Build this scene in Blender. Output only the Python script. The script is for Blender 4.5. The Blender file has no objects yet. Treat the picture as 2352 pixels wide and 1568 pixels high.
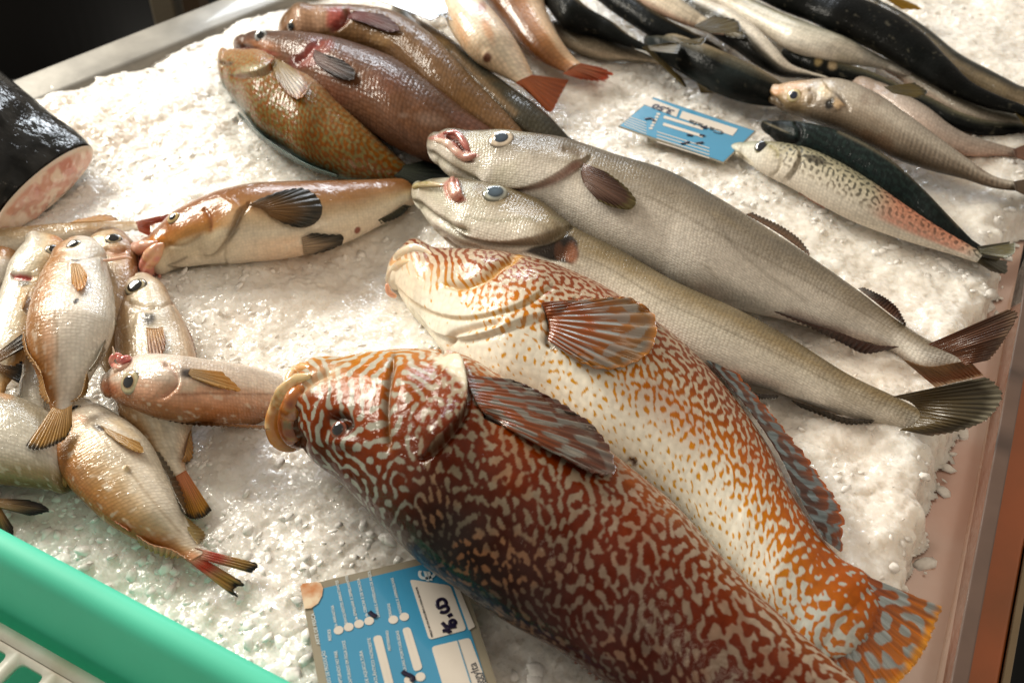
import bpy, math, random
import numpy as np
from mathutils import Vector, Matrix
from mathutils.bvhtree import BVHTree

random.seed(7)
RNG = np.random.default_rng(11)
scn = bpy.context.scene
COL = scn.collection

# ------------------------------------------------------------------ camera
# Photograph plane: 2352 x 1568 units.  The ice is the plane z = 0 (metres).
PW, PH = 2352.0, 1568.0
PITCH = math.radians(42.0)
HFOV = math.radians(50.0)
F = PW / 2 / math.tan(HFOV / 2)
CH = 0.52
CAM = np.array([0.0, -CH / math.tan(PITCH), CH])
RIGHT = np.array([1.0, 0, 0])
UP = np.array([0, math.sin(PITCH), math.cos(PITCH)])
FWD = np.array([0, math.cos(PITCH), -math.sin(PITCH)])

cam_d = bpy.data.cameras.new('camera')
cam_d.sensor_width = 36
cam_d.lens = 36 / 2 / math.tan(HFOV / 2)
cam_d.clip_start = 0.01
cam_d.clip_end = 60
cam = bpy.data.objects.new('camera', cam_d)
cam.location = CAM
cam.rotation_euler = (math.pi / 2 - PITCH, 0, 0)
COL.objects.link(cam)
scn.camera = cam


def ray(px, py):
    px = np.asarray(px, float); py = np.asarray(py, float)
    d = FWD + ((px - PW / 2) / F)[..., None] * RIGHT - ((py - PH / 2) / F)[..., None] * UP
    return d


def bp(px, py, z=0.0):
    """point at height z seen at photo position (px, py)"""
    d = ray(px, py)
    t = (np.asarray(z, float) - CAM[2]) / d[..., 2]
    return CAM + d * t[..., None]


def proj(P):
    v = P - CAM
    dz = v @ FWD
    return PW / 2 + F * (v @ RIGHT) / dz, PH / 2 - F * (v @ UP) / dz, dz


# ------------------------------------------------------------------ small maths
def lin(c):
    c = np.asarray(c, float) / 255.0
    return np.where(c <= 0.04045, c / 12.92, ((c + 0.055) / 1.055) ** 2.4)


def sstep(a, b, x):
    t = np.clip((x - a) / (b - a + 1e-12), 0, 1)
    return t * t * (3 - 2 * t)


def mixc(a, b, m):
    return a + (b - a) * np.asarray(m)[..., None]


def ramp(x, stops):
    xs = [s[0] for s in stops]
    cs = np.array([lin(s[1]) for s in stops])
    return np.stack([np.interp(x, xs, cs[:, k]) for k in range(3)], -1)


def _hash(ix, iy, iz, seed):
    h = (ix.astype(np.int64) * 374761393 + iy.astype(np.int64) * 668265263 + iz.astype(np.int64) * 2147483647 + seed * 974711) & 0xFFFFFFFF
    h = ((h ^ (h >> 13)) * 1274126177) & 0xFFFFFFFF
    h = h ^ (h >> 16)
    return (h & 0xFFFFFF) / float(0xFFFFFF)


def noise3(x, y, z, seed=0):
    x, y, z = np.broadcast_arrays(np.asarray(x, float), np.asarray(y, float), np.asarray(z, float))
    ix, iy, iz = np.floor(x), np.floor(y), np.floor(z)
    fx, fy, fz = x - ix, y - iy, z - iz
    fx, fy, fz = [f * f * (3 - 2 * f) for f in (fx, fy, fz)]
    r = 0
    for dx in (0, 1):
        for dy in (0, 1):
            for dz in (0, 1):
                w = (fx if dx else 1 - fx) * (fy if dy else 1 - fy) * (fz if dz else 1 - fz)
                r = r + w * _hash(ix + dx, iy + dy, iz + dz, seed)
    return r


def fbm(x, y, z=0.0, seed=0, octv=4):
    r, a, s = 0, 0.5, 0
    for k in range(octv):
        r = r + a * noise3(x * 2 ** k, y * 2 ** k, np.asarray(z) * 2 ** k, seed + k)
        s += a; a *= 0.5
    return r / s


def catmull(P, n, closed=False, sub=None):
    """smooth resample of rows of P by chord length of its first two columns"""
    P = np.asarray(P, float)
    d = np.r_[0, np.cumsum(np.linalg.norm(np.diff(P[:, :2], axis=0), axis=1) + 1e-9)]
    # tangents (finite difference, limited)
    m = np.zeros_like(P)
    for i in range(len(P)):
        if i == 0:
            m[i] = (P[1] - P[0]) / (d[1] - d[0])
        elif i == len(P) - 1:
            m[i] = (P[-1] - P[-2]) / (d[-1] - d[-2])
        else:
            h0, h1 = d[i] - d[i - 1], d[i + 1] - d[i]
            m[i] = ((P[i] - P[i - 1]) / h0 * h1 + (P[i + 1] - P[i]) / h1 * h0) / (h0 + h1)
    t = np.linspace(0, d[-1], n) if sub is None else sub * d[-1]
    k = np.clip(np.searchsorted(d, t, side='right') - 1, 0, len(P) - 2)
    h = (d[k + 1] - d[k])[:, None]
    u = ((t - d[k])[:, None]) / h
    h00 = 2 * u ** 3 - 3 * u ** 2 + 1; h10 = u ** 3 - 2 * u ** 2 + u
    h01 = -2 * u ** 3 + 3 * u ** 2; h11 = u ** 3 - u ** 2
    return h00 * P[k] + h10 * h * m[k] + h01 * P[k + 1] + h11 * h * m[k + 1]


def resample(P, n):
    P = np.asarray(P, float)
    d = np.r_[0, np.cumsum(np.linalg.norm(np.diff(P, axis=0), axis=1))]
    t = np.linspace(0, d[-1], n)
    return np.stack([np.interp(t, d, P[:, k]) for k in range(P.shape[1])], -1)


def seg_dist(x, y, pts):
    """distance to a polyline, signed side (left of travel in image = +) and position along it"""
    pts = np.asarray(pts, float)
    best = np.full(x.shape, 1e9); side = np.zeros(x.shape); pos = np.zeros(x.shape)
    L = np.r_[0, np.cumsum(np.linalg.norm(np.diff(pts, axis=0), axis=1))]
    for i in range(len(pts) - 1):
        a, b = pts[i], pts[i + 1]
        ab = b - a
        l2 = ab @ ab + 1e-9
        tt = np.clip(((x - a[0]) * ab[0] + (y - a[1]) * ab[1]) / l2, 0, 1)
        dx, dy = x - a[0] - tt * ab[0], y - a[1] - tt * ab[1]
        d = np.hypot(dx, dy)
        m = d < best
        best = np.where(m, d, best)
        side = np.where(m, np.sign(ab[1] * (x - a[0]) - ab[0] * (y - a[1])), side)
        pos = np.where(m, (L[i] + tt * math.sqrt(l2)) / L[-1], pos)
    return best, side, pos


def in_poly(x, y, pts):
    pts = np.asarray(pts, float)
    ins = np.zeros(x.shape, bool)
    j = len(pts) - 1
    for i in range(len(pts)):
        xi, yi = pts[i]; xj, yj = pts[j]
        c = ((yi > y) != (yj > y)) & (x < (xj - xi) * (y - yi) / (yj - yi + 1e-12) + xi)
        ins ^= c
        j = i
    return ins


def labyrinth(nx, ny, lx, ly, g, bias=0.0, r=0.35, steps=170, seed=1):
    """Swift-Hohenberg pattern on nx*ny nodes; lx, ly = size in pattern wavelengths"""
    rg = np.random.default_rng(seed)
    u = rg.normal(0, 0.25, (nx, ny))
    kx = np.fft.fftfreq(nx, 1.0 / nx) / lx
    ky = np.fft.fftfreq(ny, 1.0 / ny) / ly
    k2 = kx[:, None] ** 2 + ky[None, :] ** 2
    den = 1 - 0.4 * (r - (1 - k2) ** 2)
    for _ in range(steps):
        nl = bias + g * u * u - u ** 3
        u = np.real(np.fft.ifft2((np.fft.fft2(u) + 0.4 * np.fft.fft2(nl)) / den))
        u = np.clip(u, -3, 3)
    return u


def bandnoise(nx, ny, lx, ly, bw=0.2, seed=1):
    """irregular blotches of one typical size (unit variance); lx, ly = size in wavelengths"""
    rg = np.random.default_rng(seed)
    k = np.hypot((np.fft.fftfreq(nx, 1.0 / nx) / lx)[:, None], (np.fft.fftfreq(ny, 1.0 / ny) / ly)[None, :])
    u = np.real(np.fft.ifft2(np.fft.fft2(rg.normal(size=(nx, ny))) * np.exp(-((k - 1) / bw) ** 2)))
    return u / u.std()


def bilin(A, fx, fy):
    nx, ny = A.shape
    fx = np.clip(fx, 0, nx - 1.001); fy = np.clip(fy, 0, ny - 1.001)
    i, j = fx.astype(int), fy.astype(int)
    u, v = fx - i, fy - j
    return (A[i, j] * (1 - u) * (1 - v) + A[i + 1, j] * u * (1 - v) + A[i, j + 1] * (1 - u) * v + A[i + 1, j + 1] * u * v)


# ------------------------------------------------------------------ objects
def link(ob, parent=None):
    COL.objects.link(ob)
    if parent is not None:
        ob.parent = parent
    return ob


def tag(o, label=None, cat=None, group=None, kind=None):
    if label: o['label'] = label
    if cat: o['category'] = cat
    if group: o['group'] = group
    if kind: o['kind'] = kind
    return o


def empty(name, loc=(0, 0, 0)):
    e = bpy.data.objects.new(name, None)
    e.empty_display_size = 0.02
    e.location = loc
    return link(e)


def mesh(name, V, Fq, mat=None, parent=None, col=None, uv=None, smooth=True, mats=None, mat_idx=None):
    V = np.asarray(V, np.float32); Fq = np.asarray(Fq, np.int32)
    me = bpy.data.meshes.new(name)
    k = Fq.shape[1]
    me.vertices.add(len(V)); me.vertices.foreach_set('co', V.ravel())
    me.loops.add(Fq.size); me.loops.foreach_set('vertex_index', Fq.ravel())
    me.polygons.add(len(Fq))
    me.polygons.foreach_set('loop_start', np.arange(0, Fq.size, k, dtype=np.int32))
    me.polygons.foreach_set('loop_total', np.full(len(Fq), k, np.int32))
    if smooth:
        me.polygons.foreach_set('use_smooth', np.ones(len(Fq), bool))
    if mat_idx is not None:
        me.polygons.foreach_set('material_index', np.asarray(mat_idx, np.int32))
    if col is not None:
        a = me.attributes.new('Col', 'FLOAT_COLOR', 'POINT')
        c4 = np.ones((len(V), 4), np.float32); c4[:, :3] = col
        a.data.foreach_set('color', c4.ravel())
    if uv is not None:
        l = me.uv_layers.new(name='UVMap')
        l.data.foreach_set('uv', np.asarray(uv, np.float32)[Fq.ravel()].ravel())
    me.update(calc_edges=True)
    me.validate()
    ob = bpy.data.objects.new(name, me)
    for m in ([mat] if mat else (mats or [])):
        me.materials.append(m)
    link(ob)
    if parent is not None:
        ob.parent = parent
        ob.matrix_parent_inverse = Matrix.Translation(-Vector(parent.location))
    return ob


def grid_faces(n, m, wrap=False):
    i = np.arange(n - 1)[:, None]
    j = np.arange(m if wrap else m - 1)[None, :]
    j2 = (j + 1) % m
    a = i * m + j; b = i * m + j2; c = (i + 1) * m + j2; d = (i + 1) * m + j
    return np.stack(np.broadcast_arrays(a, b, c, d), -1).reshape(-1, 4)


def shell(G, thick, name, mat, parent, colr, uv=None):
    """closed thin slab over a grid of points G (n, m, 3)"""
    n, m = G.shape[:2]
    du = np.gradient(G, axis=0); dv = np.gradient(G, axis=1)
    N = np.cross(du, dv); N /= np.linalg.norm(N, axis=-1, keepdims=True) + 1e-12
    if (N[..., 2].mean()) < 0:
        N = -N
    edge = np.ones((n, m)); edge[0] = edge[-1] = 0.3; edge[:, -1] = 0.25
    T = np.asarray(thick) * edge[..., None]
    V = np.concatenate([(G + N * T / 2).reshape(-1, 3), (G - N * T / 2).reshape(-1, 3)])
    f = grid_faces(n, m)
    o = n * m
    rim = np.concatenate([np.arange(m), np.arange(1, n) * m + m - 1, (n - 1) * m + np.arange(m - 2, -1, -1), np.arange(n - 2, 0, -1) * m])
    r2 = np.roll(rim, -1)
    side = np.stack([rim, r2, r2 + o, rim + o], -1)
    Fa = np.concatenate([f, f[:, ::-1] + o, side])
    c2 = np.concatenate([colr.reshape(-1, 3)] * 2)
    u2 = None if uv is None else np.concatenate([uv.reshape(-1, 2)] * 2)
    return mesh(name, V, Fa, mat, parent, c2, u2)


# ------------------------------------------------------------------ materials
def nt(name):
    m = bpy.data.materials.new(name); m.use_nodes = True
    n = m.node_tree.nodes; l = m.node_tree.links
    return m, n, l, n['Principled BSDF']


def skin_mat(name, rough=0.32, coat=0.7, coat_rough=0.07, scale=0.004, bump=0.25, wet=0.5, metallic=0.0, sss=0.08, spec=0.3, aniso=1.0, wet_scale=110, tint=0.25):
    """wet fish skin: colour from the painted attribute, scale relief and a rippled film of water"""
    m, n, l, b = nt(name)
    at = n.new('ShaderNodeAttribute'); at.attribute_name = 'Col'
    tc = n.new('ShaderNodeTexCoord')
    nz = n.new('ShaderNodeTexNoise'); nz.inputs['Scale'].default_value = 260; nz.inputs['Detail'].default_value = 3
    l.new(tc.outputs['Object'], nz.inputs['Vector'])
    mr = n.new('ShaderNodeMapRange'); mr.inputs['To Min'].default_value = 0.8; mr.inputs['To Max'].default_value = 1.16
    l.new(nz.outputs['Fac'], mr.inputs['Value'])
    mx = n.new('ShaderNodeMix'); mx.data_type = 'RGBA'; mx.blend_type = 'MULTIPLY'; mx.inputs['Factor'].default_value = 1
    l.new(at.outputs['Color'], mx.inputs['A']); l.new(mr.outputs['Result'], mx.inputs['B'])
    uv = n.new('ShaderNodeUVMap'); uv.uv_map = 'UVMap'
    mp = n.new('ShaderNodeMapping'); mp.inputs['Scale'].default_value = (1 / scale, aniso / scale, 1)
    l.new(uv.outputs['UV'], mp.inputs['Vector'])
    vo = n.new('ShaderNodeTexVoronoi'); vo.inputs['Scale'].default_value = 1; vo.inputs['Randomness'].default_value = 0.45
    l.new(mp.outputs['Vector'], vo.inputs['Vector'])
    # scale rims are a little darker than their middles
    mt = n.new('ShaderNodeMapRange'); mt.inputs['From Min'].default_value = 0.1; mt.inputs['From Max'].default_value = 0.75
    mt.inputs['To Min'].default_value = 1 + tint * 0.35; mt.inputs['To Max'].default_value = 1 - tint
    l.new(vo.outputs['Distance'], mt.inputs['Value'])
    m2 = n.new('ShaderNodeMix'); m2.data_type = 'RGBA'; m2.blend_type = 'MULTIPLY'; m2.inputs['Factor'].default_value = 1
    l.new(mx.outputs['Result'], m2.inputs['A']); l.new(mt.outputs['Result'], m2.inputs['B'])
    l.new(m2.outputs['Result'], b.inputs['Base Color'])
    bp1 = n.new('ShaderNodeBump'); bp1.inputs['Strength'].default_value = bump; bp1.inputs['Distance'].default_value = scale * 0.3
    bp1.invert = True
    l.new(vo.outputs['Distance'], bp1.inputs['Height'])
    n2 = n.new('ShaderNodeTexNoise'); n2.inputs['Scale'].default_value = wet_scale; n2.inputs['Detail'].default_value = 3; n2.inputs['Distortion'].default_value = 0.6
    l.new(tc.outputs['Object'], n2.inputs['Vector'])
    bp2 = n.new('ShaderNodeBump'); bp2.inputs['Strength'].default_value = wet; bp2.inputs['Distance'].default_value = 0.0016
    l.new(n2.outputs['Fac'], bp2.inputs['Height']); l.new(bp1.outputs['Normal'], bp2.inputs['Normal'])
    l.new(bp1.outputs['Normal'], b.inputs['Normal'])
    l.new(bp2.outputs['Normal'], b.inputs['Coat Normal'])
    n3 = n.new('ShaderNodeTexNoise'); n3.inputs['Scale'].default_value = 45; n3.inputs['Detail'].default_value = 3
    l.new(tc.outputs['Object'], n3.inputs['Vector'])
    mr2 = n.new('ShaderNodeMapRange'); mr2.inputs['From Min'].default_value = 0.35; mr2.inputs['From Max'].default_value = 0.65
    mr2.inputs['To Min'].default_value = rough * 0.75; mr2.inputs['To Max'].default_value = rough * 1.35
    l.new(n3.outputs['Fac'], mr2.inputs['Value']); l.new(mr2.outputs['Result'], b.inputs['Roughness'])
    mr3 = n.new('ShaderNodeMapRange'); mr3.inputs['From Min'].default_value = 0.35; mr3.inputs['From Max'].default_value = 0.6
    mr3.inputs['To Min'].default_value = coat * 0.35; mr3.inputs['To Max'].default_value = coat
    l.new(n3.outputs['Fac'], mr3.inputs['Value']); l.new(mr3.outputs['Result'], b.inputs['Coat Weight'])
    b.inputs['Coat Roughness'].default_value = coat_rough
    b.inputs['Metallic'].default_value = metallic
    b.inputs['Specular IOR Level'].default_value = spec
    if sss:
        b.inputs['Subsurface Weight'].default_value = sss
        b.inputs['Subsurface Radius'].default_value = (1, 0.45, 0.25)
        b.inputs['Subsurface Scale'].default_value = 0.004
    return m


def fin_mat(name, rough=0.3, coat=0.6, trans=0.38, rays=90, bump=0.5, spec=0.4):
    m, n, l, b = nt(name)
    at = n.new('ShaderNodeAttribute'); at.attribute_name = 'Col'
    uv = n.new('ShaderNodeUVMap'); uv.uv_map = 'UVMap'
    mp = n.new('ShaderNodeMapping'); mp.inputs['Scale'].default_value = (rays, 1.5, 1)
    l.new(uv.outputs['UV'], mp.inputs['Vector'])
    nz = n.new('ShaderNodeTexNoise'); nz.inputs['Scale'].default_value = 1; nz.inputs['Detail'].default_value = 2
    l.new(mp.outputs['Vector'], nz.inputs['Vector'])
    mr = n.new('ShaderNodeMapRange'); mr.inputs['From Min'].default_value = 0.3; mr.inputs['From Max'].default_value = 0.7
    mr.inputs['To Min'].default_value = 0.7; mr.inputs['To Max'].default_value = 1.25
    l.new(nz.outputs['Fac'], mr.inputs['Value'])
    mx = n.new('ShaderNodeMix'); mx.data_type = 'RGBA'; mx.blend_type = 'MULTIPLY'; mx.inputs['Factor'].default_value = 1
    l.new(at.outputs['Color'], mx.inputs['A']); l.new(mr.outputs['Result'], mx.inputs['B'])
    l.new(mx.outputs['Result'], b.inputs['Base Color'])
    bu = n.new('ShaderNodeBump'); bu.inputs['Strength'].default_value = bump; bu.inputs['Distance'].default_value = 0.001
    l.new(nz.outputs['Fac'], bu.inputs['Height'])
    l.new(bu.outputs['Normal'], b.inputs['Normal']); l.new(bu.outputs['Normal'], b.inputs['Coat Normal'])
    b.inputs['Roughness'].default_value = rough
    b.inputs['Coat Weight'].default_value = coat; b.inputs['Coat Roughness'].default_value = 0.1
    b.inputs['Specular IOR Level'].default_value = spec
    # thin membrane: part of the light passes through
    tr = n.new('ShaderNodeBsdfTranslucent'); l.new(mx.outputs['Result'], tr.inputs['Color'])
    ms = n.new('ShaderNodeMixShader'); ms.inputs['Fac'].default_value = trans
    l.new(b.outputs['BSDF'], ms.inputs[1]); l.new(tr.outputs['BSDF'], ms.inputs[2])
    l.new(ms.outputs['Shader'], n['Material Output'].inputs['Surface'])
    return m


def attr_mat(name, rough=0.1, coat=0.0, spec=0.5, bump=0.0, bscale=200, sss=0.0, metallic=0.0):
    m, n, l, b = nt(name)
    at = n.new('ShaderNodeAttribute'); at.attribute_name = 'Col'
    l.new(at.outputs['Color'], b.inputs['Base Color'])
    b.inputs['Roughness'].default_value = rough; b.inputs['Coat Weight'].default_value = coat
    b.inputs['Coat Roughness'].default_value = 0.04
    b.inputs['Specular IOR Level'].default_value = spec; b.inputs['Metallic'].default_value = metallic
    if sss:
        b.inputs['Subsurface Weight'].default_value = sss; b.inputs['Subsurface Scale'].default_value = 0.004
        b.inputs['Subsurface Radius'].default_value = (1, 0.4, 0.25)
    if bump:
        tc = n.new('ShaderNodeTexCoord')
        nz = n.new('ShaderNodeTexNoise'); nz.inputs['Scale'].default_value = bscale; nz.inputs['Detail'].default_value = 3
        l.new(tc.outputs['Object'], nz.inputs['Vector'])
        bu = n.new('ShaderNodeBump'); bu.inputs['Strength'].default_value = bump; bu.inputs['Distance'].default_value = 0.001
        l.new(nz.outputs['Fac'], bu.inputs['Height']); l.new(bu.outputs['Normal'], b.inputs['Normal'])
    return m


M_EYE = attr_mat('wet_eye', 0.05, 1.0)
M_FLESH = attr_mat('wet_flesh', 0.25, 0.8, bump=0.25, bscale=260, sss=0.25)


# ------------------------------------------------------------------ fish builder
class Fish:
    pass


FOOT = []                                                            # outlines of the fish where they touch the ice


def build_fish(name, label, group, pairs, ratio=0.55, z0=0.0, ns=220, nphi=112, paint=None, marks=(), mat=None,
               blunt=True, roll=0.0, cap=False, pattern=None, zs=None, power=1.0, cat='fish', body_name='body'):
    """pairs: cross-sections from snout to tail, each (dorsal x, y, ventral x, y) on the photograph.
    The body lies on its side: outline across, 'ratio' times as thick, resting at height z0."""
    f = Fish()
    P = []
    for p in pairs:
        P.append(p if len(p) == 4 else (p[0], p[1], p[0], p[1]))
    P = np.array(P, float)
    C = (P[:, :2] + P[:, 2:]) / 2
    H = (P[:, :2] - P[:, 2:]) / 2
    CC = np.concatenate([C, H], 1)
    sub = np.linspace(0, 1, ns)
    sub = 0.7 * sub + 0.3 * (0.5 - 0.5 * np.cos(np.pi * sub))       # denser at both ends
    S = catmull(CC, ns, sub=sub)
    Cs, Hs = S[:, :2], S[:, 2:]
    d = np.r_[0, np.cumsum(np.linalg.norm(np.diff(C, axis=0), axis=1))]
    dist = sub * d[-1]
    if blunt and np.linalg.norm(H[0]) < 1e-6:
        u = np.clip(dist / d[1], 0, 1)
        g = np.sqrt(np.clip(1 - (1 - u) ** 2, 0, 1))
        k = u < 1
        Hs[k] = H[1] * g[k][:, None]
    if np.linalg.norm(H[-1]) < 1e-6:
        u = np.clip((d[-1] - dist) / (d[-1] - d[-2]), 0, 1)
        g = np.sqrt(np.clip(1 - (1 - u) ** 2, 0, 1))
        k = u < 1
        Hs[k] = H[-2] * g[k][:, None]
    T = np.gradient(Cs, axis=0); T /= np.linalg.norm(T, axis=1, keepdims=True) + 1e-9
    for _ in range(6):
        T[1:-1] = (T[:-2] + 2 * T[1:-1] + T[2:]) / 4
    T /= np.linalg.norm(T, axis=1, keepdims=True) + 1e-9
    Sh = np.stack([-T[:, 1], T[:, 0]], 1)                            # screen normal (y down)
    Wpx = np.abs((Hs * Sh).sum(1))
    Sw = Sh[:, :1] * RIGHT - Sh[:, 1:] * UP
    # across direction: horizontal
    Hn = Hs.copy()
    nrm = np.linalg.norm(Hn, axis=1)
    ref = H[np.argmax(np.linalg.norm(H, axis=1))]
    good = nrm > 0.12 * nrm.max()
    for k in (0, 1):
        Hn[:, k] = np.interp(np.arange(ns), np.arange(ns)[good], (Hn[good, k] / nrm[good]))
    Hn = Hn / np.linalg.norm(Hn, axis=1, keepdims=True) * 20
    zc = np.full(ns, z0 + 0.02)
    up = np.array([0, 0, 1.0])
    r_arr = np.full(ns, ratio) * (1 - 0.45 * sstep(0.7, 1.0, sub) * (not cap)) if np.isscalar(ratio) else np.interp(sub, [q[0] for q in ratio], [q[1] for q in ratio])
    z_arr = np.full(ns, z0) if zs is None else np.interp(sub, [q[0] for q in zs], [q[1] for q in zs])
    for it in range(5):
        Pc = bp(Cs[:, 0], Cs[:, 1], zc)
        e = bp(Cs[:, 0] + Hn[:, 0], Cs[:, 1] + Hn[:, 1], zc) - bp(Cs[:, 0] - Hn[:, 0], Cs[:, 1] - Hn[:, 1], zc)
        e /= np.linalg.norm(e, axis=1, keepdims=True)
        for _ in range(8):
            e[1:-1] = (e[:-2] + 2 * e[1:-1] + e[2:]) / 4
        e /= np.linalg.norm(e, axis=1, keepdims=True)
        n3 = np.broadcast_to(up, e.shape)
        if roll:
            t3 = np.cross(e, n3)
            ca, sa = math.cos(math.radians(roll)), math.sin(math.radians(roll))
            e, n3 = e * ca + n3 * sa, n3 * ca - e * sa
        depth = (Pc - CAM) @ FWD
        W = Wpx * depth / F
        es = (e * Sw).sum(1); nsw = (n3 * Sw).sum(1)
        a = W / np.sqrt(es ** 2 + (r_arr * nsw) ** 2 + 1e-9)
        b = r_arr * a
        zc = z_arr + np.sqrt((b * n3[:, 2]) ** 2 + (a * e[:, 2]) ** 2)
        for _ in range(10):
            zc[1:-1] = (zc[:-2] + 2 * zc[1:-1] + zc[2:]) / 4
    for sg in (-1, 1):
        q = Pc + sg * e * (a * 0.93)[:, None]
        FOOT.append(np.c_[q[:, :2], (sg * e)[:, :2]][z_arr < 0.012])
    phi = np.linspace(0, 2 * math.pi, nphi, endpoint=False)
    c, s = np.cos(phi), np.sin(phi)
    sp = np.sign(s) * np.abs(s) ** power
    V = Pc[:, None, :] + a[:, None, None] * c[None, :, None] * e[:, None, :] + b[:, None, None] * sp[None, :, None] * n3[:, None, :]
    # girth coordinate measured from the middle of each flank
    th = np.linspace(0, math.pi / 2, 64)
    arc = np.r_[0, np.cumsum(np.hypot(np.diff(np.sin(th))[None, :] * a[:, None], np.diff(np.cos(th))[None, :] * b[:, None]).mean(0) * 0 + np.diff(th))]
    ang = np.arcsin(np.clip(-c, -1, 1))                              # -90 dorsal .. +90 ventral
    half = 0.5 * math.pi * np.sqrt((a ** 2 + b ** 2) / 2)
    Y = half[:, None] * (ang / (math.pi / 2))[None, :]
    X = np.r_[0, np.cumsum(np.linalg.norm(np.diff(Pc, axis=0), axis=1))]
    f.X = np.repeat(X[:, None], nphi, 1); f.Y = Y
    f.s = np.repeat((X / X[-1])[:, None], nphi, 1)
    f.t = np.repeat((-c)[None, :], ns, 0)                            # -1 dorsal .. +1 ventral
    f.V = V; f.L = X[-1]; f.half = half.max()
    f.Pc, f.a, f.b, f.e, f.n3, f.Cs, f.zc = Pc, a, b, e, n3, Cs, zc

    def normals(V):
        du = np.gradient(V, axis=0)
        dv = np.roll(V, -1, 1) - np.roll(V, 1, 1)
        N = np.cross(du, dv); N /= np.linalg.norm(N, axis=-1, keepdims=True) + 1e-12
        out = V - Pc[:, None, :]
        if (N * out).sum() < 0:
            N = -N
        return N
    N = normals(V)
    px, py, dz = proj(V)
    face = ((V - CAM) * N).sum(-1) < 0
    vis = face.astype(float)
    f.px, f.py, f.vis = px, py, vis
    # position across the seen flank: -1 at the dorsal outline, +1 at the ventral one
    hn = np.maximum(np.linalg.norm(Hs, axis=1), 1e-6)[:, None]
    f.t = np.clip(-((px - Cs[:, :1]) * Hn[:, :1] / 20 + (py - Cs[:, 1:]) * Hn[:, 1:] / 20) / hn, -1, 1)
    f.noise = lambda sc, seed=0, octv=3: fbm(V[..., 0] * sc, V[..., 1] * sc, V[..., 2] * sc, seed, octv)
    f.nuv = lambda sx, sy, seed=0, octv=3: fbm(f.X * sx, f.Y * sy, vis * 7.3, seed, octv)
    col = paint(f) if paint else np.full(V.shape, 0.4)
    disp = np.zeros(px.shape)
    for mk in marks:
        kind = mk[0]
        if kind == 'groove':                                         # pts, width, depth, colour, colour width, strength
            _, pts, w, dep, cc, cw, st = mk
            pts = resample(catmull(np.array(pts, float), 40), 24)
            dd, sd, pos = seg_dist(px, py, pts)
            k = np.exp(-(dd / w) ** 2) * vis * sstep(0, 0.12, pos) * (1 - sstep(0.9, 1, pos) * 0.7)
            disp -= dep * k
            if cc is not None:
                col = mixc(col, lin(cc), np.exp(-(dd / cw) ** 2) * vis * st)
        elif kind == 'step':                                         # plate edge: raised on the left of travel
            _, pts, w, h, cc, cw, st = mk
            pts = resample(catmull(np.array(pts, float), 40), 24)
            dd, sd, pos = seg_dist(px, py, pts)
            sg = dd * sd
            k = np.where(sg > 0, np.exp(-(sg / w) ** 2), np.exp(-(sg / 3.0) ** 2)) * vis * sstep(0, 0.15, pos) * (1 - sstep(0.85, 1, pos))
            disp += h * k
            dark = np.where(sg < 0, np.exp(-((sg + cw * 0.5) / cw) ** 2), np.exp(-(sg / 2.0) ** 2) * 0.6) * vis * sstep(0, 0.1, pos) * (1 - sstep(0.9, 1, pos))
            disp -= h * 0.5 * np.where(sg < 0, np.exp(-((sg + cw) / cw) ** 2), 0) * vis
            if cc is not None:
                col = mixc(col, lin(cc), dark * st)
        elif kind == 'blob':
            _, (x0, y0), rx, ry, an, cc, st, soft = mk
            ca, sa = math.cos(math.radians(an)), math.sin(math.radians(an))
            u = ((px - x0) * ca + (py - y0) * sa) / rx; v = (-(px - x0) * sa + (py - y0) * ca) / ry
            rr = np.hypot(u, v)
            rr = rr + (f.noise(160, 5, 2) - 0.5) * 0.35
            col = mixc(col, lin(cc), (1 - sstep(1 - soft, 1 + soft, rr)) * vis * st)
        elif kind == 'bump':
            _, (x0, y0), rx, ry, an, h = mk
            ca, sa = math.cos(math.radians(an)), math.sin(math.radians(an))
            u = ((px - x0) * ca + (py - y0) * sa) / rx; v = (-(px - x0) * sa + (py - y0) * ca) / ry
            disp += h * np.exp(-(u * u + v * v)) * vis
        elif kind == 'poly':
            _, pts, cc, st, fe = mk
            pts = np.array(pts, float)
            ins = in_poly(px, py, pts)
            dd, _, _ = seg_dist(px, py, np.vstack([pts, pts[:1]]))
            sg = np.where(ins, dd, -dd) + (f.noise(120, 9, 3) - 0.5) * fe * 1.5
            col = mixc(col, lin(cc), sstep(-fe, fe, sg) * vis * st)
        elif kind == 'line':
            _, pts, w, cc, st = mk
            pts = resample(catmull(np.array(pts, float), 40), 24)
            dd, _, pos = seg_dist(px, py, pts)
            col = mixc(col, lin(cc), np.exp(-(dd / w) ** 2) * vis * st)
    if disp.any():
        V = V + N * disp[..., None]
    f.V = V
    f.N = normals(V)
    loc = Vector(Pc[ns // 2]) ; loc.z = float(z_arr[ns // 2])
    root = empty(name, loc)
    tag(root, label, cat, group)
    Fq = grid_faces(ns, nphi, True)
    VV = V.reshape(-1, 3)
    # close both ends
    e0 = V[0].mean(0); e1 = V[-1].mean(0)
    VV = np.vstack([VV, e0, e1])
    i0, i1 = ns * nphi, ns * nphi + 1
    j = np.arange(nphi); j2 = (j + 1) % nphi
    capF0 = np.stack([j2, j, np.full(nphi, i0), np.full(nphi, i0)], -1)
    o = (ns - 1) * nphi
    cc = np.vstack([col.reshape(-1, 3), col[0].mean(0), col[-1].mean(0)])
    uvs = np.vstack([np.stack([f.X, f.Y], -1).reshape(-1, 2), [[0, 0], [f.L, 0]]])
    # triangles as degenerate quads are avoided: split caps into proper tris through polygons of 3
    me_faces = Fq
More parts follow.
